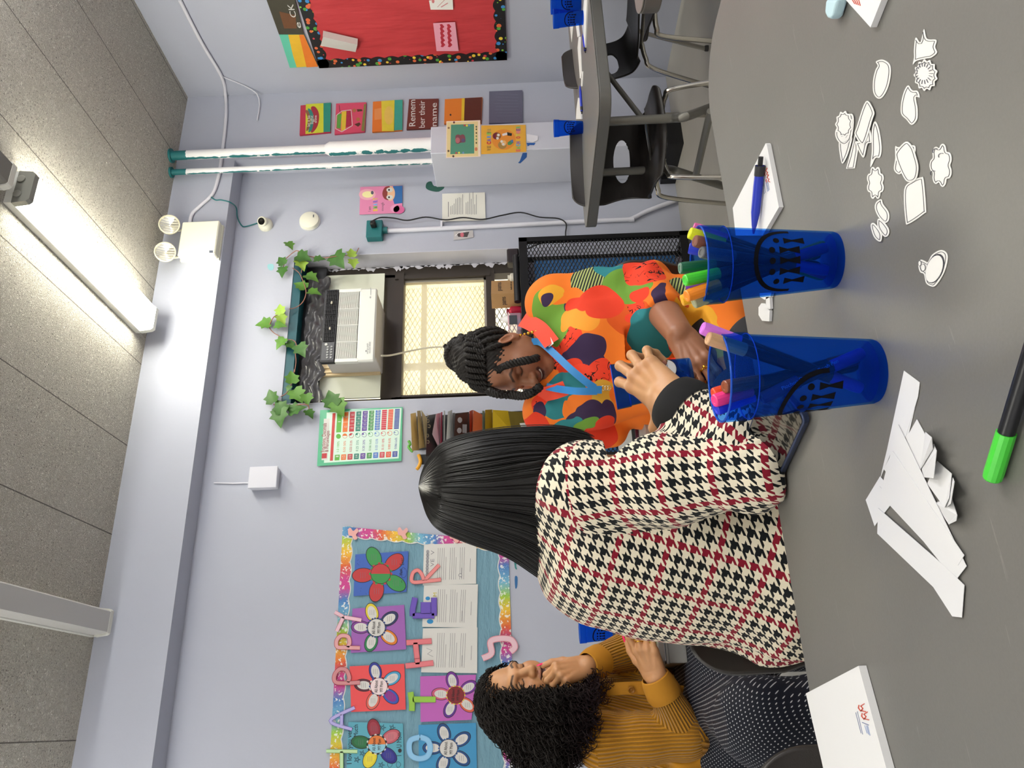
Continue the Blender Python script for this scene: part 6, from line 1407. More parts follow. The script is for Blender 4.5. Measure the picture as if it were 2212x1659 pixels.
# open the cuff
def cutfn():
    q=fl._blk(cuffc-.12,cuffc+.12,0); sl,(X,Y,Z)=q; Pd=(X-cuffc[0])*fa[0]+(Y-cuffc[1])*fa[1]+(Z-cuffc[2])*fa[2]; fl.f[sl]=np.maximum(fl.f[sl],Pd)
cutfn()
# stay above the table where the arm rests on it
AX=np.meshgrid(*[(fl.lo[i]+fl.h*np.arange(fl.n[i])).astype(np.float32) for i in range(3)],indexing='ij')
over=np.maximum(TZ+.003-AX[2],-(1.072-AX[1])*1.0); fl.f=np.maximum(fl.f,np.where(AX[1]<1.072,np.minimum(TZ+.003-AX[2],1.072-AX[1]),-1).astype(np.float32))
v,f=fl.mesh(2)
# bone coordinates for folds and for the weave
def segco(P,a,b,ref):
    d=b-a; L=np.linalg.norm(d); d=d/L; t=(P-a)@d; q=P-a-t[:,None]*d; u=nrm(ref-d*np.dot(ref,d)); w=np.cross(d,u); return t,np.arctan2(q@w,q@u),np.linalg.norm(q,axis=1),np.clip(t/L,-.3,1.3)
N=normals(v,f)
tt,ta,tr_,_=segco(v,tor[0],tor[-1],-Ff); ut,ua,ur,uc=segco(v,shR,elR,Sf); ft,fa_,fr_,fc=segco(v,elR,wrR,-FW)
wU=np.exp(-(np.maximum(ur-.075,0)/.02)**2)*(uc>-.05); wF=np.exp(-(np.maximum(fr_-.07,0)/.02)**2)*(fc>0)
disp=.0035*np.sin(ut*85+2.2*np.sin(ua*2))*wU*smoothstep(.55,1.0,uc)+.0028*np.sin(ft*120+2*np.sin(fa_*2+1))*wF*(1-smoothstep(.2,.7,fc))
low=smoothstep(.16,.42,tt)*(1-wU)
disp+=.011*np.sin(ta*7+tt*6)*low*smoothstep(.2,.5,tt)+.004*np.sin(ta*13+1.3+tt*14)*low+.003*vnoise(v,5,3)+.0022*vnoise(v,11,8)
v=v+N*disp[:,None]; onT=(v[:,1]<1.07)&(v[:,2]<TZ+.003); v[onT,2]=TZ+.003
cen=v[f].mean(1)
def fuv(a,b,ref,R):
    t,an,r,c=segco(v,a,b,ref); tc,ac,_,_=segco(cen,a,b,ref); A=an[f]; A=np.where(A-ac[:,None]>PI,A-2*PI,np.where(A-ac[:,None]<-PI,A+2*PI,A)); return np.stack([A*R,t[f]],-1)
_,_,ur2,uc2=segco(cen,shR,elR,Sf); ft2,_,fr2,fc2=segco(cen,elR,wrR,-FW); 
uvT=fuv(tor[0],tor[-1],-Ff,.150); uvU=fuv(shR,elR,Sf,.060); uvF=fuv(elR,wrR,-FW,.055)
isU=(ur2<.078)&(uc2>.02); isF=(fr2<.072)&(fc2>.08)&(~isU|(fr2<ur2)); 
uv=np.where(isF[:,None,None],uvF,np.where(isU[:,None,None],uvU,uvT))
jk=obj_from('jacket',v,f,HND,root,None,uv.reshape(-1,2))
# black cuff band
def ringpts(c,ax,r,n=36,sq=1): 
    ax=nrm(ax); u=nrm(np.cross(ax,FW)); w=np.cross(ax,u); return [c+(u*math.cos(a)+w*math.sin(a)*sq)*r for a in np.arange(n)*2*PI/n]
mb=MB(); n=36; rows=[]
cv=elR+(wrR-elR)*.80; prof=[(-.010,.050),(.0,.0525),(.018,.0505),(.034,.0465),(.036,.0445),(.030,.0425),(.0,.043)]
for d,r in prof: rows+=ringpts(cv+fa*d,fa,r,n)
mb.add(rows,[(i*n+k,i*n+(k+1)%n,(i+1)*n+(k+1)%n,(i+1)*n+k) for i in range(len(prof)-1) for k in range(n)]); mb.build('cuff',M('121214',.9),jk)
# ---------------- hair
def hairmat(name,c,rough=.32,spec=.5):
    t=NT(name); v=t.coord(); t.base(t.mix(t.noise(v,40,3),lin(c),tuple(x*1.6+.002 for x in lin(c)[:3])+(1,)),rough,0,spec); return t.m
HB=hairmat('straight_black_hair','0d0b0b',.4,.38)
P0=aD(905,1050,D0-.0)
G=[ # image points and depth offsets, top to bottom
 [(912,1022,.0),(928,990,.0),(955,962,.0),(1010,944,.0),(1100,931,-.01),(1205,928,-.03),(1284,946,-.045)],
 [(914,1026,-.025),(932,1000,-.045),(962,975,-.06),(1030,955,-.07),(1120,946,-.075),(1215,948,-.085),(1286,962,-.09)],
 [(916,1034,-.04),(937,1015,-.07),(970,1000,-.09),(1045,985,-.105),(1130,974,-.11),(1195,974,-.115),(1240,970,-.11)],
 [(917,1046,-.045),(938,1042,-.08),(975,1036,-.10),(1050,1028,-.12),(1120,1018,-.125),(1165,1012,-.13),(1188,1010,-.13)],
 [(917,1058,-.045),(938,1066,-.08),(975,1072,-.10),(1050,1080,-.115),(1120,1084,-.12),(1172,1090,-.125),(1203,1096,-.125)],
 [(915,1068,-.035),(935,1090,-.06),(970,1106,-.08),(1045,1128,-.095),(1120,1150,-.10),(1172,1172,-.10),(1209,1194,-.105)],
 [(914,1074,-.02),(930,1108,-.03),(962,1130,-.045),(1030,1156,-.055),(1110,1184,-.06),(1170,1220,-.065),(1213,1248,-.07)],
 [(911,1076,.0),(926,1116,.0),(952,1143,.0),(1010,1168,.0),(1090,1196,-.005),(1160,1238,-.015),(1214,1273,-.03)],
 [(911,1070,.025),(926,1100,.05),(952,1120,.07),(1010,1140,.085),(1090,1165,.085),(1160,1195,.07),(1205,1240,.03)],
 [(910,1045,.03),(924,1042,.07),(950,1040,.09),(1010,1042,.115),(1090,1050,.12),(1150,1060,.11),(1200,1070,.08)],
 [(910,1028,.02),(924,1004,.045),(952,980,.07),(1010,965,.085),(1090,958,.08),(1180,955,.06),(1260,955,.02)]]
G3=np.array([[P0]+[aD(a,b,D0+d) for a,b,d in row] for row in G])
nth,nt_=len(G3),40
rows=np.array([catmull(r,8) for r in G3])            # (nth, T, 3)
T=rows.shape[1]
def surf(th,idx):
    i=int(math.floor(th))%nth; t=th-math.floor(th); a,b,c,d=rows[(i-1)%nth],rows[i],rows[(i+1)%nth],rows[(i+2)%nth]
    return .5*((2*b)+(-a+c)*t+(2*a-5*b+4*c-d)*t*t+(-a+3*b-3*c+d)*t**3)
NT_=110; grid=np.array([surf(nth*i/NT_,None) for i in range(NT_)])
V=grid.reshape(-1,3); F=np.array([(i*T+j,i*T+j+1,((i+1)%NT_)*T+j+1,((i+1)%NT_)*T+j) for i in range(NT_) for j in range(T-1)])
cenl=grid.mean(0)                                     # axis, to know outwards
curves=[];rad=[]
for s_i in range(3200):
    th=RNG.random()*nth; P=surf(th,None).copy(); out=P-cenl; out/=np.linalg.norm(out,axis=1)[:,None]+1e-9
    g=np.linspace(0,1,T); cl=.0025*math.sin(th*23)+.0015*math.sin(th*61); P=P+out*((.0006+.0022*RNG.random()+cl*g)[:,None]); e=int(T*(.90+.1*RNG.random())); P=P[:e]
    if RNG.random()<.04: P=P+out[:e]*(.006*np.sin(g[:e]*4+RNG.random()*6)*g[:e])[:,None]
    rr=.00085*np.ones(e); rr[-4:]*=np.linspace(1,.15,4); curves.append(P); rad.append(rr)
cv_,cf_=tubes_mesh(curves,rad,3)
sv=V+0; so=sv.reshape(NT_,T,3)-cenl; sv=(sv.reshape(NT_,T,3)-.0015*so/(np.linalg.norm(so,axis=2)[:,:,None]+1e-9)).reshape(-1,3)
hv2,hf2,_=join_vf([(sv,F,np.zeros(3)),(cv_,cf_,np.zeros(3))])
obj_from('hair',hv2,hf2,HB,root)
# cup held under her hand
cp=aD(1410,822,1.475)
r=copy_tree([o for o in bpy.data.objects if o.name=='plastic_cup'][0]); ax=nrm(-DN*.93+RT*-.05*0-RT*.16+FW*.12); q=Vector((0,0,1)).rotation_difference(Vector(ax)); 
r.rotation_mode='QUATERNION'; r.rotation_quaternion=q; r.scale=(1,1,1); r.location=Vector(cp)-Vector(ax)*.074; tag(r,'blue cup held between the hand in houndstooth and the ringed hands','cup','blue plastic cups')

lb=MB(); c=aD(1440,798,1.428); u_=nrm(ax); w_=nrm(np.cross(FW,u_)); P=lambda r:[c+(u_*math.cos(a)+w_*math.sin(a))*r for a in np.arange(28)*2*PI/28]
lb.prism(P(.0185),-FW*.0006,M('16181c',.5)); lb.prism([p-FW*.0007 for p in P(.0172)],-FW*.0006,M('dfe0e4',.5)); Rr=w_ if np.dot(w_,RT)>0 else -w_; put_text(lb,'colour',c-FW*.0016-Rr*.0125-u_*.003,Rr,u_,.010,M('6a6c80',.5),.025,ext=.0001)
o=lb.build('round_label',None,smooth=False); o['label']='white round sticker label'; o.parent=r; bpy.context.view_layer.update(); o.matrix_parent_inverse=r.matrix_world.inverted()
# ================================================================ WOMAN IN THE PATCHWORK DRESS
D2=2.25
SK2='9a684c'
bridge=aD(1119,824,D2-.08)
f2=nrm(-FWh*.66-RTh*.75); f2=nrm(f2+np.array((0,0,-.42))); 
upv=nrm(np.array((0,0,1))-RTh*.05)
B2=basis(f2,upv); C2=bridge-B2@np.array((0,.083,.008))
root2=empty('person',(1.08,2.10,0),'smiling woman in a colourful patchwork print dress with black braids in a bun, looking down','person')
neck2=aD(1205,775,D2+.04); up2=aD(1270,775,D2+.02); mid2=aD(1400,770,D2+.0); pel2=aD(1520,765,D2+.02)
sL=aD(1198,655,D2+.02); eL=aD(1395,622,D2-.03); wL=aD(1468,722,1.93)
sR=aD(1192,890,D2+.0); eR=aD(1402,836,2.10); wR=aD(1466,842,1.86)
fb=nrm(-FWh*.85-RTh*.5); S2=np.cross(fb,(0,0,1))
hv,hf,hc,HP2=head(C2,B2,1.0,SK2,'9a5a54','1a1210',[(neck2+np.array((0,0,.03)),.048),(neck2-np.array((0,0,.05)),.062)],smile=1.25,closed=True,open_=.9,nose=1.22,lips=1.2)
SKM2=skinmat('deep_brown_skin',.4)
fl=Fld((.45,1.35,-.02),(1.65,2.65,1.02),.0075)
fl.chain([neck2,up2,mid2,pel2],[.055,.11,.125,.15],.05,ax=S2,sc=.72)
h1,h2=pel2+S2*.10,pel2-S2*.10; k1=h1+fb*.40; k2=h2+fb*.40; a1=np.array((*(k1+fb*.03)[:2],.07)); a2=np.array((*(k2+fb*.03)[:2],.07))
for a,b,c in ((h1,k1,a1),(h2,k2,a2)): fl.chain([a,b,c],[.10,.07,.048],.03); fl.cap(c,c+fb*.13-np.array((0,0,.03)),.038,.03,.02)
fl.chain([up2,sL,eL,wL],[.07,.058,.050,.033],.03); fl.chain([up2,sR,eR,wR],[.07,.058,.050,.033],.03)
bv,bf=fl.mesh(1)
# left hand, rings, fingers pointing down over the little cup
kL=aD(1500,776,1.88); DL=nrm(kL-wL); NL=nrm(-FW*.75+RT*.45-DN*.35)
fl=Fld(np.minimum(wL,kL)-.12,np.maximum(wL,kL)+.12,.0022); fl.chain([eL+(wL-eL)*.35,wL],[.048,.034],.01)
tL,XL2=hand(fl,wL+DL*.005,DL,NL,-1,[(.25,.35,.25),(.3,.4,.3),(.35,.4,.3),(.4,.45,.3)],s=1.02,spread=.08,tdir=(.5,.8,-.4)); lv,lf=fl.mesh(1)
kR=aD(1462,818,1.66); kR=aD(1500,845,1.72); DR=nrm(kR-wR); NR=nrm(FW*.6+DN*.5-RT*.3)
fl=Fld(np.minimum(wR,kR)-.12,np.maximum(wR,kR)+.14,.0024); fl.chain([eR+(wR-eR)*.4,wR],[.048,.034],.01)
tR,_=hand(fl,wR+DR*.005,DR,NR,-1,[(.3,.5,.4),(.35,.5,.4),(.4,.6,.4),(.4,.6,.4)],s=1.0,spread=.12); rv2,rf2=fl.mesh(1)
s2=np.array(lin(SK2)[:3]); V,F,Cc=join_vf([(hv,hf,hc),(bv,bf,s2),(lv,lf,s2),(rv2,rf2,s2)]); body2=obj_from('body',V,F,SKM2,root2,Cc)
nails(tL,M('1a1c40',.2),body2); nails(tR,M('d8785a',.3),body2)
GOLD=M('d8a63c',.2,.95,name='gold')
Xh=np.cross(DL,NL)*-1
for x,d in ((.009,.112),(-.027,.092)):
    c=wL+DL*(.005+d)*1.02+Xh*x*1.02-NL*.006; o=ring_(c,nrm(DL-NL*.25),.0105,.0022,GOLD,body2); mb=MB(); mb.ell(c+NL*.011,(.006,.006,.004),GOLD,None,6); mb.build('ring_stone',GOLD,o,ang=180)
# teeth
mb=MB(); mb.tube(catmull([HP2(x,.0905-8*x*x,-.0600+9*x*x) for x in (-.023,-.012,0,.012,.023)],4),.0036,6); mb.build('teeth',M('e8e2da',.3),body2,ang=180)
# earring
e0=HP2(-.080,-.004,-.045)
o=empty('earring',e0) ; bpy.data.objects.remove(o)
mb=MB()
for i in range(5): mb.ell(e0+np.array((0,0,-.011*i))+RT*.002*i,(.004+.0012*(i>1),)*3,None,None,6)
mb.build('earring',GOLD,body2,ang=180)
# dress ----------------------------------------------------------
def patchmat(patches,basec):
    t=NT('patchwork_print_jersey'); v=t.coord(); wob=t.noise(v,5.5,2,out=1); vv0=t.mix(.055,v,wob,'LINEAR_LIGHT')
    def dot(a): n=t.new('ShaderNodeVectorMath',operation='DOT_PRODUCT'); t.link(vv0,n.inputs[0]); n.inputs[1].default_value=a; return n.outputs['Value']
    vv=t.comb(dot(tuple(RT)),dot(tuple(DN)),dot(tuple(FW*.32))); v3=t.mapping(v,(1,1,1))
    col=lin(basec)
    s=t.sep(v3); scr=t.math('LESS_THAN',t.math('ABSOLUTE',t.math('SUBTRACT',t.noise(v,44,1,.4,dist=.6),.5)),.022); scr2=t.math('GREATER_THAN',t.noise(v,30,1),.5); scr=t.math('MULTIPLY',scr,scr2)
    scrib=t.mix(scr,lin('e8432a'),lin('1c1516'))
    st=t.math('GREATER_THAN',t.math('SINE',t.math('MULTIPLY',t.math('ADD',s[2],t.math('MULTIPLY',s[0],.35)),720)),.0); strp=t.mix(st,lin('a8b26c'),lin('1d2426'))
    for c,r,cl in patches:
        r=np.atleast_1d(r); n=t.new('ShaderNodeVectorMath',operation='DISTANCE')
        sub=t.new('ShaderNodeVectorMath',operation='SUBTRACT'); t.link(vv,sub.inputs[0]); sub.inputs[1].default_value=tuple(c)
        if len(r)==3:
            dv=t.new('ShaderNodeVectorMath',operation='DIVIDE'); t.link(sub.outputs[0],dv.inputs[0]); dv.inputs[1].default_value=tuple(r); ln=t.new('ShaderNodeVectorMath',operation='LENGTH'); t.link(dv.outputs[0],ln.inputs[0]); f=t.math('LESS_THAN',ln.outputs['Value'],1)
        else:
            ln=t.new('ShaderNodeVectorMath',operation='LENGTH'); t.link(sub.outputs[0],ln.inputs[0]); f=t.math('LESS_THAN',ln.outputs['Value'],float(r[0]))
        col=t.mix(f,col,scrib if cl=='S' else strp if cl=='L' else lin(cl))
    t.base(col,.75,0,.2); t.bump(t.noise(v,500,2),.1,.001); return t.m
OR,DO,RD,TE,PU,GR,YE_='ee7a28','d8561e','df3f26','2f7f86','3a2a4a','6d9a3a','e6a42e'
off=np.array((1.08,2.10,0))
AXS=[tuple(RT),tuple(DN),tuple(FW)]
def q(ix,iy,d,r,c): p=aD(ix,iy,d)-off; return (np.array([np.dot(p,RT),np.dot(p,DN),np.dot(p,FW)*.32]),r*d/1686,c)
Pz=[]
def pa(ix,iy,r,c,d=D2-.12): Pz.append(q(ix,iy,d,r,c))
# front of the torso, painted from back to front of the list
pa(1300,700,80,OR); pa(1230,735,62,'S'); pa(1200,660,55,GR); pa(1195,705,30,GR); pa(1250,660,30,PU); pa(1255,640,28,YE_)
pa(1300,720,58,OR); pa(1345,700,50,DO); pa(1255,700,34,'ee9a34'); pa(1345,705,22,'S'); pa(1360,675,24,'S'); pa(1395,725,58,TE); pa(1268,772,44,PU); pa(1288,800,30,PU); pa(1240,800,26,RD); pa(1262,820,30,'S'); pa(1300,815,32,'S')
pa(1215,850,46,TE); pa(1170,860,26,'S'); pa(1175,880,22,PU); pa(1165,925,44,RD); pa(1250,870,28,OR); pa(1300,860,36,'d8a83a'); pa(1270,895,34,PU); pa(1310,895,28,PU); pa(1335,860,24,OR); pa(1235,925,30,TE); pa(1270,920,22,GR); pa(1310,945,46,RD); pa(1275,955,18,'S')
# sleeve near the camera (her left)
pa(1215,625,40,OR,D2-.06); pa(1190,640,24,YE_,D2-.06); pa(1185,650,14,PU,D2-.06); pa(1268,610,44,'L',D2-.06); pa(1235,640,22,OR,D2-.08); pa(1330,585,40,TE,D2-.02); pa(1345,625,46,GR,D2-.08); pa(1290,662,44,RD,D2-.10); pa(1245,665,22,RD,D2-.1); pa(1385,600,40,'S',D2-.04); pa(1400,585,20,PU,D2); pa(1372,650,26,RD,D2-.1); pa(1395,648,24,PU,D2-.1); pa(1390,672,22,'S',D2-.12); pa(1425,655,36,PU,2.1); pa(1440,690,30,PU,2.05)
# lap
pa(1500,640,70,OR,D2-.2); pa(1450,625,34,'L',D2-.06); pa(1510,690,60,YE_,D2-.3); pa(1545,720,42,YE_,D2-.35); pa(1480,650,18,DO,D2-.25); pa(1520,775,30,PU,D2-.35); pa(1470,740,26,RD,D2-.25); pa(1455,760,20,'S',D2-.25); pa(1475,900,30,GR,D2-.2); pa(1490,925,26,RD,D2-.2); pa(1500,950,24,YE_,D2-.2)
DRS=patchmat(Pz,OR)
fl=Fld((.42,1.30,.30),(1.68,2.68,1.10),.0056)
fl.chain([neck2-np.array((0,0,.035)),up2,mid2,pel2],[.085,.135,.155,.175],.06,ax=S2,sc=.74)
bust=aD(1290,735,D2-.12); fl.ell(bust,(.085,.085,.085),None,.05); fl.ell(aD(1285,835,D2-.12),(.085,.085,.085),None,.05); fl.ell(aD(1390,770,D2-.10),(.13,.13,.10),None,.06)
fl.cap(up2+(sL-up2)*.4+np.array((0,0,.035)),sL,.075,.078,.04); fl.cap(up2+(sR-up2)*.4+np.array((0,0,.035)),sR,.075,.075,.04)
fl.chain([sL,(sL+eL)/2,eL],[.078,.076,.074],.03); fl.cap(eL,eL+(wL-eL)*.66,.070,.054,.02); fl.chain([sR,(sR+eR)/2,eR],[.074,.070,.066],.03); fl.cap(eR,eR+(wR-eR)*.84,.060,.048,.02)
for a,b in ((h1,k1),(h2,k2)): fl.chain([a,b],[.125,.095],.06)
fl.cap((h1+h2)/2,(k1+k2)/2,.12,.10,.05)
for e_,w_,tt_ in ((eL,wL,.60),(eR,wR,.78)):
    d=nrm(w_-e_); c=e_+(w_-e_)*tt_; Q=fl._blk(c-.10,c+.10,0); sl,(X,Y,Z)=Q; fl.f[sl]=np.maximum(fl.f[sl],(X-c[0])*d[0]+(Y-c[1])*d[1]+(Z-c[2])*d[2])
fl.chain([sR,aD(1265,930,D2+.02),aD(1322,934,D2+.02)],[.07,.058,.045],.03)
v,f=fl.mesh(2); N=normals(v,f)
ut,ua,ur,uc=segco(v,sL,eL,S2); wU=np.exp(-(np.maximum(ur-.085,0)/.02)**2)
disp=.004*np.sin(ut*70+2*np.sin(ua*2))*wU*smoothstep(.3,1,uc)+.004*vnoise(v,4,5)+.003*vnoise(v,9,6)
v=v+N*disp[:,None]
dr=obj_from('dress',v,f,DRS,root2)
# pointed collar
COLR=M('e0452c',.7); pend=[]
# blue lanyard
LAN=M('2f7fc0',.6,name='blue_lanyard')
def ribbon(P,wd,nrm_,m,name,parent):
    P=catmull(P,6); v=[]; 
    for i,p in enumerate(P):
        t=P[min(i+1,len(P)-1)]-P[max(i-1,0)]; s=nrm(np.cross(t,nrm_)); v+= [p+s*wd/2,p-s*wd/2]
    mb=MB(); k=len(P); mb.add(v+[np.array(a)+np.array(nrm_)*.0015 for a in v],[(2*i,2*i+1,2*i+3,2*i+2) for i in range(k-1)]+[(2*k+2*i,2*k+2*i+2,2*k+2*i+3,2*k+2*i+1) for i in range(k-1)]); return mb.build(name,m,parent,ang=180)
ln=empty('lanyard',aD(1285,838,D2-.22),'bright blue lanyard hanging round the neck of the woman in the patchwork dress','lanyard')
ribbon([aD(1148,738,D2-.07),aD(1168,740,D2-.10),aD(1195,762,D2-.16),aD(1230,795,D2-.215),aD(1262,822,D2-.235),aD(1285,838,D2-.235)],.019,-FW,LAN,'neck_strap',ln)
ribbon([aD(1180,835,D2-.11),aD(1205,840,D2-.17),aD(1245,845,D2-.23),aD(1290,845,D2-.235)],.019,-FW,LAN,'neck_strap',ln)
ribbon([aD(1283,842,D2-.238),aD(1300,842,D2-.236)],.020,-FW,LAN,'strap_end',ln)
mb=MB()
for i in range(3): mb.tube([aD(1304+6*i+4*math.cos(a),838+5*math.sin(a),D2-.235) for a in np.arange(12)*2*PI/12],.0013,5,closed=True)
mb.build('key_ring',M('c8b890',.25,.9),ln,ang=180)
ribbon([aD(1128,690,D2+.03),aD(1146,698,D2-.03),aD(1168,712,D2-.09),aD(1192,742,D2-.145)],.045,-FW,COLR,'collar',dr)
ribbon([aD(1160,862,D2-.04),aD(1178,852,D2-.10),aD(1200,846,D2-.15),aD(1222,838,D2-.185)],.040,-FW,COLR,'collar',dr)
# shirt collar white + undershirt
mb=MB(); mb.prism([aD(1160,720,D2-.085),aD(1182,715,D2-.10),aD(1196,742,D2-.15),aD(1186,750,D2-.14)],-FW*.004,M('d8d6d4',.7)); mb.build('inner_collar',None,dr,smooth=False)
# hair: braided cap, bun, loose twists
HB2=hairmat('braided_black_hair','15110f',.6,.3); hr=[]
fl=Fld(C2-.17,C2+.26,.0038)
fl.ell(C2+B2@np.array((0,-.026,.040)),(.080,.096,.086),B2,.01)
fl.ell(C2+B2@np.array((0,.080,-.008)),(.068,.066,.080),B2,.014,'s')     # open the face
fl.ell(C2+B2@np.array((-.098,.012,-.03)),(.046,.050,.050),B2,.012,'s'); fl.ell(C2+B2@np.array((.098,.012,-.03)),(.046,.050,.050),B2,.012,'s')
fl.plane_cut(C2+B2@np.array((0,0,-.062)),-B2[:,2])
bunc=aD(1005,765,D2+.02)
fl.ell(bunc,(.052,.052,.052),None,.02)
fl.cap(bunc,C2+B2@np.array((0,-.03,.10)),.045,.050,.02)
hv1,hf1=fl.mesh(1); n1=normals(hv1,hf1); hv1=hv1+n1*(.0035*np.sin(hv1[:,0]*420+hv1[:,2]*210)*np.sin(hv1[:,1]*350-hv1[:,2]*260))[:,None]
hr.append((hv1,hf1,np.zeros(3)))
cur=[];ra=[]
def twist(P,r,turn=26,n=3):
    P=catmull(P,8); L=len(P); s=np.concatenate([[0],np.cumsum(np.linalg.norm(np.diff(P,axis=0),axis=1))]); T=np.gradient(P,axis=0); T/=np.linalg.norm(T,axis=1)[:,None]+1e-9; u=np.cross(T,(.3,.5,.8)); u/=np.linalg.norm(u,axis=1)[:,None]; w=np.cross(T,u)
    for k in range(n):
        a=s*turn*10+k*2*PI/n; cur.append(P+(u*np.cos(a)[:,None]+w*np.sin(a)[:,None])*r*.55); rr=np.full(L,r*.62); rr[-3:]*=(.8,.6,.3); ra.append(rr)
for i in range(15):
    a0=i*2*PI/15*1.0; P=[]
    rr=.040+.012*(i%3); ax=nrm(np.array((math.sin(i*1.9),math.cos(i*2.3),.6+.5*math.sin(i)))); uu=nrm(np.cross(ax,(.2,.9,.3))); ww=np.cross(ax,uu)
    for j in range(9): a=a0+j*.42; P.append(bunc+(uu*math.cos(a)+ww*math.sin(a))*(.047+.006*math.sin(j+i))+ax*(.016*math.sin(i*2.7)))
    twist(P,.0085)
for i in range(24):                                    # cornrow twists from the hairline up to the bun
    a=-2.75+5.5*i/23; st=C2+B2@np.array((.075*math.sin(a),.0+.064*math.cos(a)-.012,.060+.028*math.cos(a))); e=bunc+nrm(st-bunc)*.035
    m_=C2+B2@np.array((0,-.026,.040))+ (lambda d:B2@(nrm(d)*np.array((.084,.098,.090))))(B2.T@(((st+e)/2)-(C2+B2@np.array((0,-.026,.040)))))
    twist([st,(st+m_)/2+nrm((st+m_)/2-C2)*.008,m_+nrm(m_-C2)*.004,(m_+e)/2+nrm((m_+e)/2-C2)*.004,e],.0080)
for i in range(14):                                   # back and side rows down to the nape
    a=1.3+3.7*i/13; P=[]
    for z in (.105,.07,.03,-.01,-.045): r_=math.sqrt(max(.05,1-((z-.04)/.088)**2)); P.append(C2+B2@np.array((.082*r_*math.sin(a),-.026+.096*r_*math.cos(a),z)))
    twist(P,.0078)
twist([aD(1075,800,D2-.10),aD(1098,788,D2-.14),aD(1125,781,D2-.15),aD(1145,777,D2-.15),aD(1165,772,D2-.14)],.0105)
twist([aD(1055,845,D2-.12),aD(1075,851,D2-.13),aD(1105,853,D2-.13),aD(1128,855,D2-.14),aD(1150,848,D2-.15),aD(1170,832,D2-.15)],.0115)
twist([aD(1050,838,D2-.06),aD(1080,850,D2-.09),aD(1120,852,D2-.10)],.0105)
twist([bunc+np.array((0,0,.045)),bunc+np.array((.01,0,.06))+RT*.015,bunc+RT*.03+np.array((0,0,.055))],.004)
cv_,cf_=tubes_mesh(cur,ra,6); hr.append((cv_,cf_,np.zeros(3))); V,F,_=join_vf(hr); obj_from('hair',V,F,HB2,root2)
chair('black chair under the woman in the patchwork dress',(*(pel2-fb*.02)[:2],0),face(fb[0],fb[1]))
mb=MB(); 
for a in (a1,a2):
    c=a-np.array((0,0,.035)); mb=MB(); mb.ell(c+fb*.06,(.045,.125,.045),None,np.stack([S2,fb,np.array((0,0,1.))],1),10); mb.build('shoe',M('1b1b1f',.4),root2)
fl=Fld((.42,1.20,-.02),(1.68,2.68,.62),.008)
for a,b,c in ((h1,k1,a1),(h2,k2,a2)): fl.chain([a,b,c],[.108,.082,.058],.03)
v,f=fl.mesh(2); obj_from('leggings',v,f,M('111114',.8),root2)
# ================================================================ WOMAN IN THE MUSTARD CARDIGAN
D3=2.28; SK3='c89468'
f3=nrm(RTh*.88-FWh*.47+np.array((0,0,-.10))); br3=aD(1119,1455,D3-.03); B3=basis(f3,nrm(np.array((0,0,1))-f3*.02)); C3=br3-B3@np.array((0,.086,.008))
root3=empty('person',(.0,2.36,0),'woman with long curly dark hair in a ribbed mustard cardigan, seen in profile','person')
fb3=nrm(RTh*.95-FWh*.2); S3=np.cross(fb3,(0,0,1))
neck3=aD(1245,1525,D3+.02); up3=aD(1330,1545,D3+.02); mid3=aD(1440,1560,D3); pel3=aD(1560,1600,D3-.02)
sr3=aD(1300,1600,D3-.17); er3=aD(1483,1590,D3-.20); wr3=aD(1418,1468,D3-.20)
sl3=aD(1305,1490,D3+.16); el3=aD(1368,1400,D3+.05); wl3=aD(1270,1437,D3-.09)
SKM3=skinmat('light_brown_skin',.42)
hv,hf,hc,HP3=head(C3,B3,1.02,SK3,'8a4650','2a1c18',[(neck3+np.array((0,0,.02)),.046),(neck3-np.array((0,0,.05)),.06)],smile=.0,closed=True,open_=1.2,nose=1.0,lips=1.3)
fl=Fld((-.45,1.85,-.02),(.65,2.85,1.02),.0075)
fl.chain([neck3,up3,mid3,pel3],[.05,.10,.105,.13],.05,ax=S3,sc=.75)
g1,g2=pel3+S3*.09,pel3-S3*.09; q1=g1+fb3*.40+np.array((0,0,.01)); q2=g2+fb3*.40+np.array((0,0,.01)); b1=np.array((*(q1+fb3*.02)[:2],.07)); b2=np.array((*(q2+fb3*.02)[:2],.07))
for a,b,c in ((g1,q1,b1),(g2,q2,b2)): fl.chain([a,b,c],[.09,.065,.045],.03); fl.cap(c,c+fb3*.13-np.array((0,0,.03)),.036,.03,.02)
fl.chain([up3,sr3,er3,wr3],[.06,.05,.042,.027],.03); fl.chain([up3,sl3,el3,wl3],[.06,.05,.042,.027],.03)
bv,bf=fl.mesh(1)
# near hand reaching over the desk, pink nails
k3=aD(1396,1412,D3-.20); D3h=nrm(k3-wr3); N3=nrm(-FW*.82-DN*.50)
fl=Fld(np.minimum(wr3,k3)-.12,np.maximum(wr3,k3)+.14,.0022); fl.chain([er3+(wr3-er3)*.5,wr3],[.036,.027],.01)
t3a,X3=hand(fl,wr3+D3h*.004,D3h,N3,-1,[(.0,.25,.2),(.35,.5,.35),(.45,.6,.4),(.15,.25,.2)],s=.94,spread=.10,tdir=(.7,.75,-.3)); av,af=fl.mesh(1)
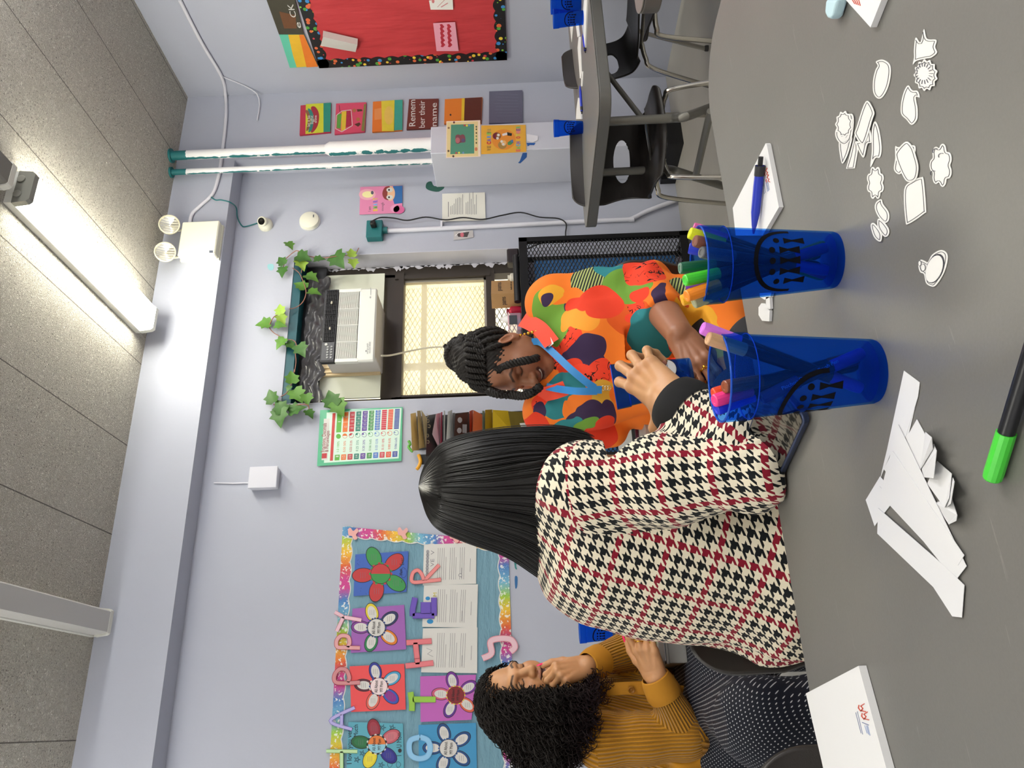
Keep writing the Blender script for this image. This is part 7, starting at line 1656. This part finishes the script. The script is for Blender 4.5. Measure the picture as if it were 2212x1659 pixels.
# far hand at the chin, fingers curled towards the jaw
k3b=aD(1224,1450,D3-.115); D3b=nrm(k3b-wl3); N3b=nrm(RT*.70-FW*.60-DN*.2)
fl=Fld(np.minimum(wl3,k3b)-.13,np.maximum(wl3,k3b)+.13,.0022); fl.chain([el3+(wl3-el3)*.5,wl3],[.036,.027],.01)
t3b,X3b=hand(fl,wl3+D3b*.004,D3b,N3b,1,[(.9,.7,.4),(1.0,.7,.4),(1.05,.75,.4),(1.1,.8,.4)],s=.96,spread=.04,tdir=(.6,.8,-.2)); cv3,cf3=fl.mesh(1)
s3=np.array(lin(SK3)[:3]); V,F,Cc=join_vf([(hv,hf,hc),(bv,bf,s3),(av,af,s3),(cv3,cf3,s3)]); body3=obj_from('body',V,F,SKM3,root3,Cc)
PINK=M('f0206a',.15,name='hot_pink_polish'); nails(t3a,PINK,body3,.012); nails(t3b,PINK,body3,.008)
for x,d,WW,DD,NN,XX in ((.009,.115,wr3,D3h,N3,X3),(.009,.100,wl3,D3b,N3b,X3b),(-.010,.095,wl3,D3b,N3b,X3b)): ring_(WW+DD*d*.95+XX*x+NN*-.004,DD-NN*.5,.0102,.0016,GOLD if DD is D3h else M('b8b8bc',.2,.9),body3)
# ribbed cardigan
def ribmat():
    t=NT('mustard_rib_knit'); uv=t.new('ShaderNodeUVMap').outputs[0]; s=t.sep(uv); w=t.math('SINE',t.math('MULTIPLY',s[0],2*PI/.0088)); n=t.noise(t.coord(),220,2)
    col=t.mix(t.math('MULTIPLY_ADD',w,.5,.5),lin('9c6a18'),lin('c68a26')); t.base(col,.9,0,.12); t.p.inputs['Sheen Weight'].default_value=.15; t.bump(t.math('ADD',w,t.math('MULTIPLY',n,.4)),.9,.0035); return t.m
RIB=ribmat()
tor3=[neck3-np.array((0,0,.03)),up3,mid3,pel3+np.array((0,0,.03))]
fl=Fld((-.50,1.75,.36),(.66,2.85,1.02),.0055)
fl.chain(tor3,[.075,.118,.125,.150],.05,ax=S3,sc=.75)
fl.cap(up3+(sr3-up3)*.4+np.array((0,0,.03)),sr3,.07,.068,.04); fl.cap(up3+(sl3-up3)*.4+np.array((0,0,.03)),sl3,.07,.068,.04)
fl.chain([sr3,(sr3+er3)/2,er3],[.070,.062,.058],.03); fl.cap(er3,er3+(wr3-er3)*.80,.054,.043,.02); fl.chain([sl3,(sl3+el3)/2,el3],[.068,.062,.060],.03); fl.cap(el3,el3+(wl3-el3)*.80,.056,.043,.02)
for e_,w_,tt_ in ((er3,wr3,.80),(el3,wl3,.80)):
    d=nrm(w_-e_); c=e_+(w_-e_)*tt_; Q=fl._blk(c-.075,c+.075,0); sl,(X,Y,Z)=Q; fl.f[sl]=np.maximum(fl.f[sl],(X-c[0])*d[0]+(Y-c[1])*d[1]+(Z-c[2])*d[2])
v,f=fl.mesh(2); N=normals(v,f); v=v+N*(.0045*vnoise(v,5,15)+.003*vnoise(v,11,16))[:,None]; cen=v[f].mean(1)
segs=[(tor3[0],tor3[-1],-fb3,.135,.16),(sr3,er3,S3,.060,.082),(er3,wr3,S3,.050,.068),(sl3,el3,S3,.060,.08),(el3,wl3,S3,.050,.068)]
best=np.full(len(f),9.); uv=np.zeros((len(f),4,2))
for i,(a,b,ref,R,lim) in enumerate(segs):
    t_,an,r,c=segco(cen,a,b,ref); sc_=np.where((c>-.05)&(c<1.15),r/lim,9) if i else r/lim+.05
    U=fuv(a,b,ref,R); m=sc_<best; uv[m]=U[m]; best=np.minimum(best,sc_)
cg=obj_from('cardigan',v,f,RIB,root3,None,uv.reshape(-1,2))
for e_,w_,r0 in ((er3,wr3,.041),(el3,wl3,.040)):
    d=nrm(w_-e_); c=e_+(w_-e_)*.76; mb=MB(); rows=[]; prof=[(-.012,r0+.004),(.0,r0+.007),(.03,r0+.004),(.05,r0-.002),(.052,r0-.006),(.0,r0-.004)]
    for dd,r in prof: rows+=ringpts(c+d*dd,d,r,32)
    mb.add(rows,[(i*32+k,i*32+(k+1)%32,(i+1)*32+(k+1)%32,(i+1)*32+k) for i in range(len(prof)-1) for k in range(32)]); mb.build('cuff',M('b87f22',.9,bump=(300,.15)),cg)
P=[aD(1255,1505,D3-.02),aD(1300,1492,D3-.12),aD(1360,1486,D3-.155),aD(1430,1488,D3-.16),aD(1475,1495,D3-.16)]
ribbon(P,.035,-FW,M('b87f22',.9,bump=(300,.2)),'button_band',cg)
for ix,iy in ((1364,1490),(1440,1492)): MB().lathe([(0,.004),(.004,.002),(.008,.005),(.0095,.003),(.0095,0)],18,M('8a5a18',.5),aD(ix,iy,D3-.165),axis=tuple(-FW)).build('button',None,cg)
# polka dot skirt
def dotskirt():
    t=NT('navy_polka_dot_cloth'); uv=t.new('ShaderNodeUVMap').outputs[0]; s=t.sep(uv); p=.0115
    def fr(x,o): return t.math('SUBTRACT',t.math('FRACT',t.math('ADD',t.math('DIVIDE',x,p),o)),.5)
    def dd(o): a=fr(s[0],o);b=fr(s[1],o); return t.math('LESS_THAN',t.math('ADD',t.math('MULTIPLY',a,a),t.math('MULTIPLY',b,b)),.013)
    t.base(t.mix(t.math('MAXIMUM',dd(0),dd(.5)),lin('0e1220'),lin('b4b6ba')),.7,0,.3); return t.m
fl=Fld((-.55,1.70,.02),(.75,2.85,.66),.0065)
for a,b in ((g1,q1),(g2,q2)): fl.chain([a,b],[.128,.098],.06)
fl.cap((g1+g2)/2,(q1+q2)/2,.13,.11,.05); fl.chain([pel3+np.array((0,0,.06)),pel3],[.13,.15],.05)
for q_,g_ in ((q1,b1),(q2,b2)): fl.cap(q_,q_*.35+g_*.65,.10,.115,.04)
nearq=aD(1640,1560,1.72); fl.cap(nearq,q1*.5+g1*.5,.085,.11,.06); fl.cap(nearq,nearq-np.array((0,0,.22)),.085,.11,.05)
v,f=fl.mesh(2); N=normals(v,f); v=v+N*(.010*vnoise(v,3,25)+.006*vnoise(v,7,26))[:,None]
a_=v@nrm(fb3); b_=v[:,2]*.8-v@nrm(S3)*.8; uv=np.stack([a_[f],b_[f]],-1).reshape(-1,2)
obj_from('skirt',v,f,dotskirt(),root3,None,uv)
for a in (b1,b2):
    c=a-np.array((0,0,.035)); mb=MB(); mb.ell(c+fb3*.06,(.042,.12,.042),None,np.stack([S3,fb3,np.array((0,0,1.))],1),10); mb.build('shoe',M('1b1b1f',.4),root3)
# curly hair
HB3=NT('dark_curly_hair'); v_=HB3.sep(HB3.coord()); hgt=HB3.math('MULTIPLY_ADD',v_[2],-5.0,5.05,clamp=True); HB3.base(HB3.mix(hgt,lin('17110f'),lin('2a1420')),.6,0,.22); HB3=HB3.m
cur=[];ra=[]
hc3=C3+B3@np.array((0,-.02,.03)); core=[(aD(1095,1540,D3),.085),(aD(1140,1570,D3),.125),(aD(1205,1575,D3-.01),.115),(aD(1255,1560,D3-.03),.085)]
fl=Fld(np.min([c for c,r in core],0)-.17,np.max([c for c,r in core],0)+.17,.006)
fl.ell(C3+B3@np.array((0,-.035,.035)),(.079,.088,.080),B3,.02)
for (c,r),(c2_,r2_) in zip(core[:-1],core[1:]): fl.cap(c,c2_,r*.66,r2_*.66,.03)
fl.ell(C3+B3@np.array((0,.085,-.03)),(.078,.072,.10),B3,.02,'s')
kv,kf=fl.mesh(1)
def curl(root_,path,R,turns,r0,ph):
    P=catmull(path,7); L=len(P); s=np.linspace(0,1,L); T=np.gradient(P,axis=0); T/=np.linalg.norm(T,axis=1)[:,None]+1e-9; u=np.cross(T,(.31,.52,.79)); u/=np.linalg.norm(u,axis=1)[:,None]; w=np.cross(T,u)
    n=int(14*turns); si=np.linspace(0,1,n); Pi=np.stack([np.interp(si,s,P[:,k]) for k in range(3)],1); ui=np.stack([np.interp(si,s,u[:,k]) for k in range(3)],1); wi=np.stack([np.interp(si,s,w[:,k]) for k in range(3)],1)
    a=si*turns*2*PI+ph; rr=R*np.minimum(1,si*5+.15); cur.append(Pi+(ui*np.cos(a)[:,None]+wi*np.sin(a)[:,None])*rr[:,None]); q=np.full(n,r0); q[-4:]*=(.9,.7,.5,.2); ra.append(q)
for i in range(2600):
    a=RNG.uniform(-PI,PI); el=RNG.uniform(-.25,1.55)
    dl=np.array((math.cos(el)*math.sin(a),math.cos(el)*math.cos(a),math.sin(el)))
    if dl[1]>.45 and el<.72: continue
    st=C3+B3@(np.array((0,-.03,.026))+dl*np.array((.082,.094,.078)))
    # drop towards the mass behind and beside the face
    sd=np.sign(dl[0]) if abs(dl[0])>.1 else RNG.choice((-1,1)); tx=RNG.uniform(.25,1.0)
    iy=1552+RNG.uniform(-80,118)-30*dl[1]; ix=1120+RNG.uniform(0,175); dep=D3+RNG.uniform(-.14,.12)
    if RNG.random()<.55: dep=D3-.06-RNG.uniform(.0,.09)
    if i%3==0: ix=1180+RNG.uniform(0,128); iy=1462+RNG.uniform(0,140)
    lim=1312-max(0,(iy-1585))*.75; ix=min(ix,lim-RNG.uniform(0,20))
    if ix>1205: dep=D3-.20-.07*RNG.random()
    en=aD(ix,iy,dep)
    mid_=(st+en)/2+nrm(((st+en)/2-hc3)*np.array((1,1,.3)))*RNG.uniform(.012,.038)
    pth=catmull([st,st+B3@(dl*np.array((.024,.024,.011))),mid_,en],6); u_,v_2,z_=pix(pth)
    if np.any((u_>1074)&(u_<1255)&(v_2<1482+9*np.sin(u_*.11+i*.9)+8*math.sin(i*2.3))&(z_<D3+.03)): continue
    curl(st,[st,st+B3@(dl*np.array((.024,.024,.011))),mid_,en],RNG.uniform(.0055,.0105),RNG.uniform(7,12),.0013,RNG.uniform(0,6.3))
for i in range(34):                                   # loose curls at the face and over the chest
    s_=HP3(.066,.02+.02*RNG.random(),.07-.04*RNG.random()); ix,iy=RNG.uniform(1150,1225),RNG.uniform(1490,1512); en=aD(ix,iy,D3-.10-.03*RNG.random()); curl(s_,[s_,aD((1085+ix)/2,1502,D3-.12),en],RNG.uniform(.006,.011),RNG.uniform(3,5),.0010,RNG.uniform(0,6.3))
for i in range(60):
    s_=aD(RNG.uniform(1220,1260),RNG.uniform(1455,1500),D3-.05); en=aD(RNG.uniform(1280,1330),RNG.uniform(1440,1520),D3-.15); curl(s_,[s_,(s_+en)/2-FW*.02,en],.008,RNG.uniform(3,5),.0010,RNG.uniform(0,6.3))
cv_,cf_=tubes_mesh(cur,ra,3); V,F,_=join_vf([(kv,kf,np.zeros(3)),(cv_,cf_,np.zeros(3))]); obj_from('hair',V,F,HB3,root3)
# dark dotted head scarf corner in the hair
kk=K(1020,1400,6.407)
# chairs of the two other women and one empty chair shell by the table
chair('black chair with the houndstooth jacket hanging over its curved edge',(aD(1510,1432,1.42)[0]+.20,aD(1510,1432,1.42)[1]-.235,0),face(.10,-1))
chair('black chair under the woman in the polka dot skirt',(*(pel3-fb3*.02)[:2],0),face(fb3[0],fb3[1]))
cpos=aD(1640,1594,1.07); chair('empty black chair at the lower left photo edge beside the table',(cpos[0]-.215,cpos[1]-.235,0),face(.0,-1))
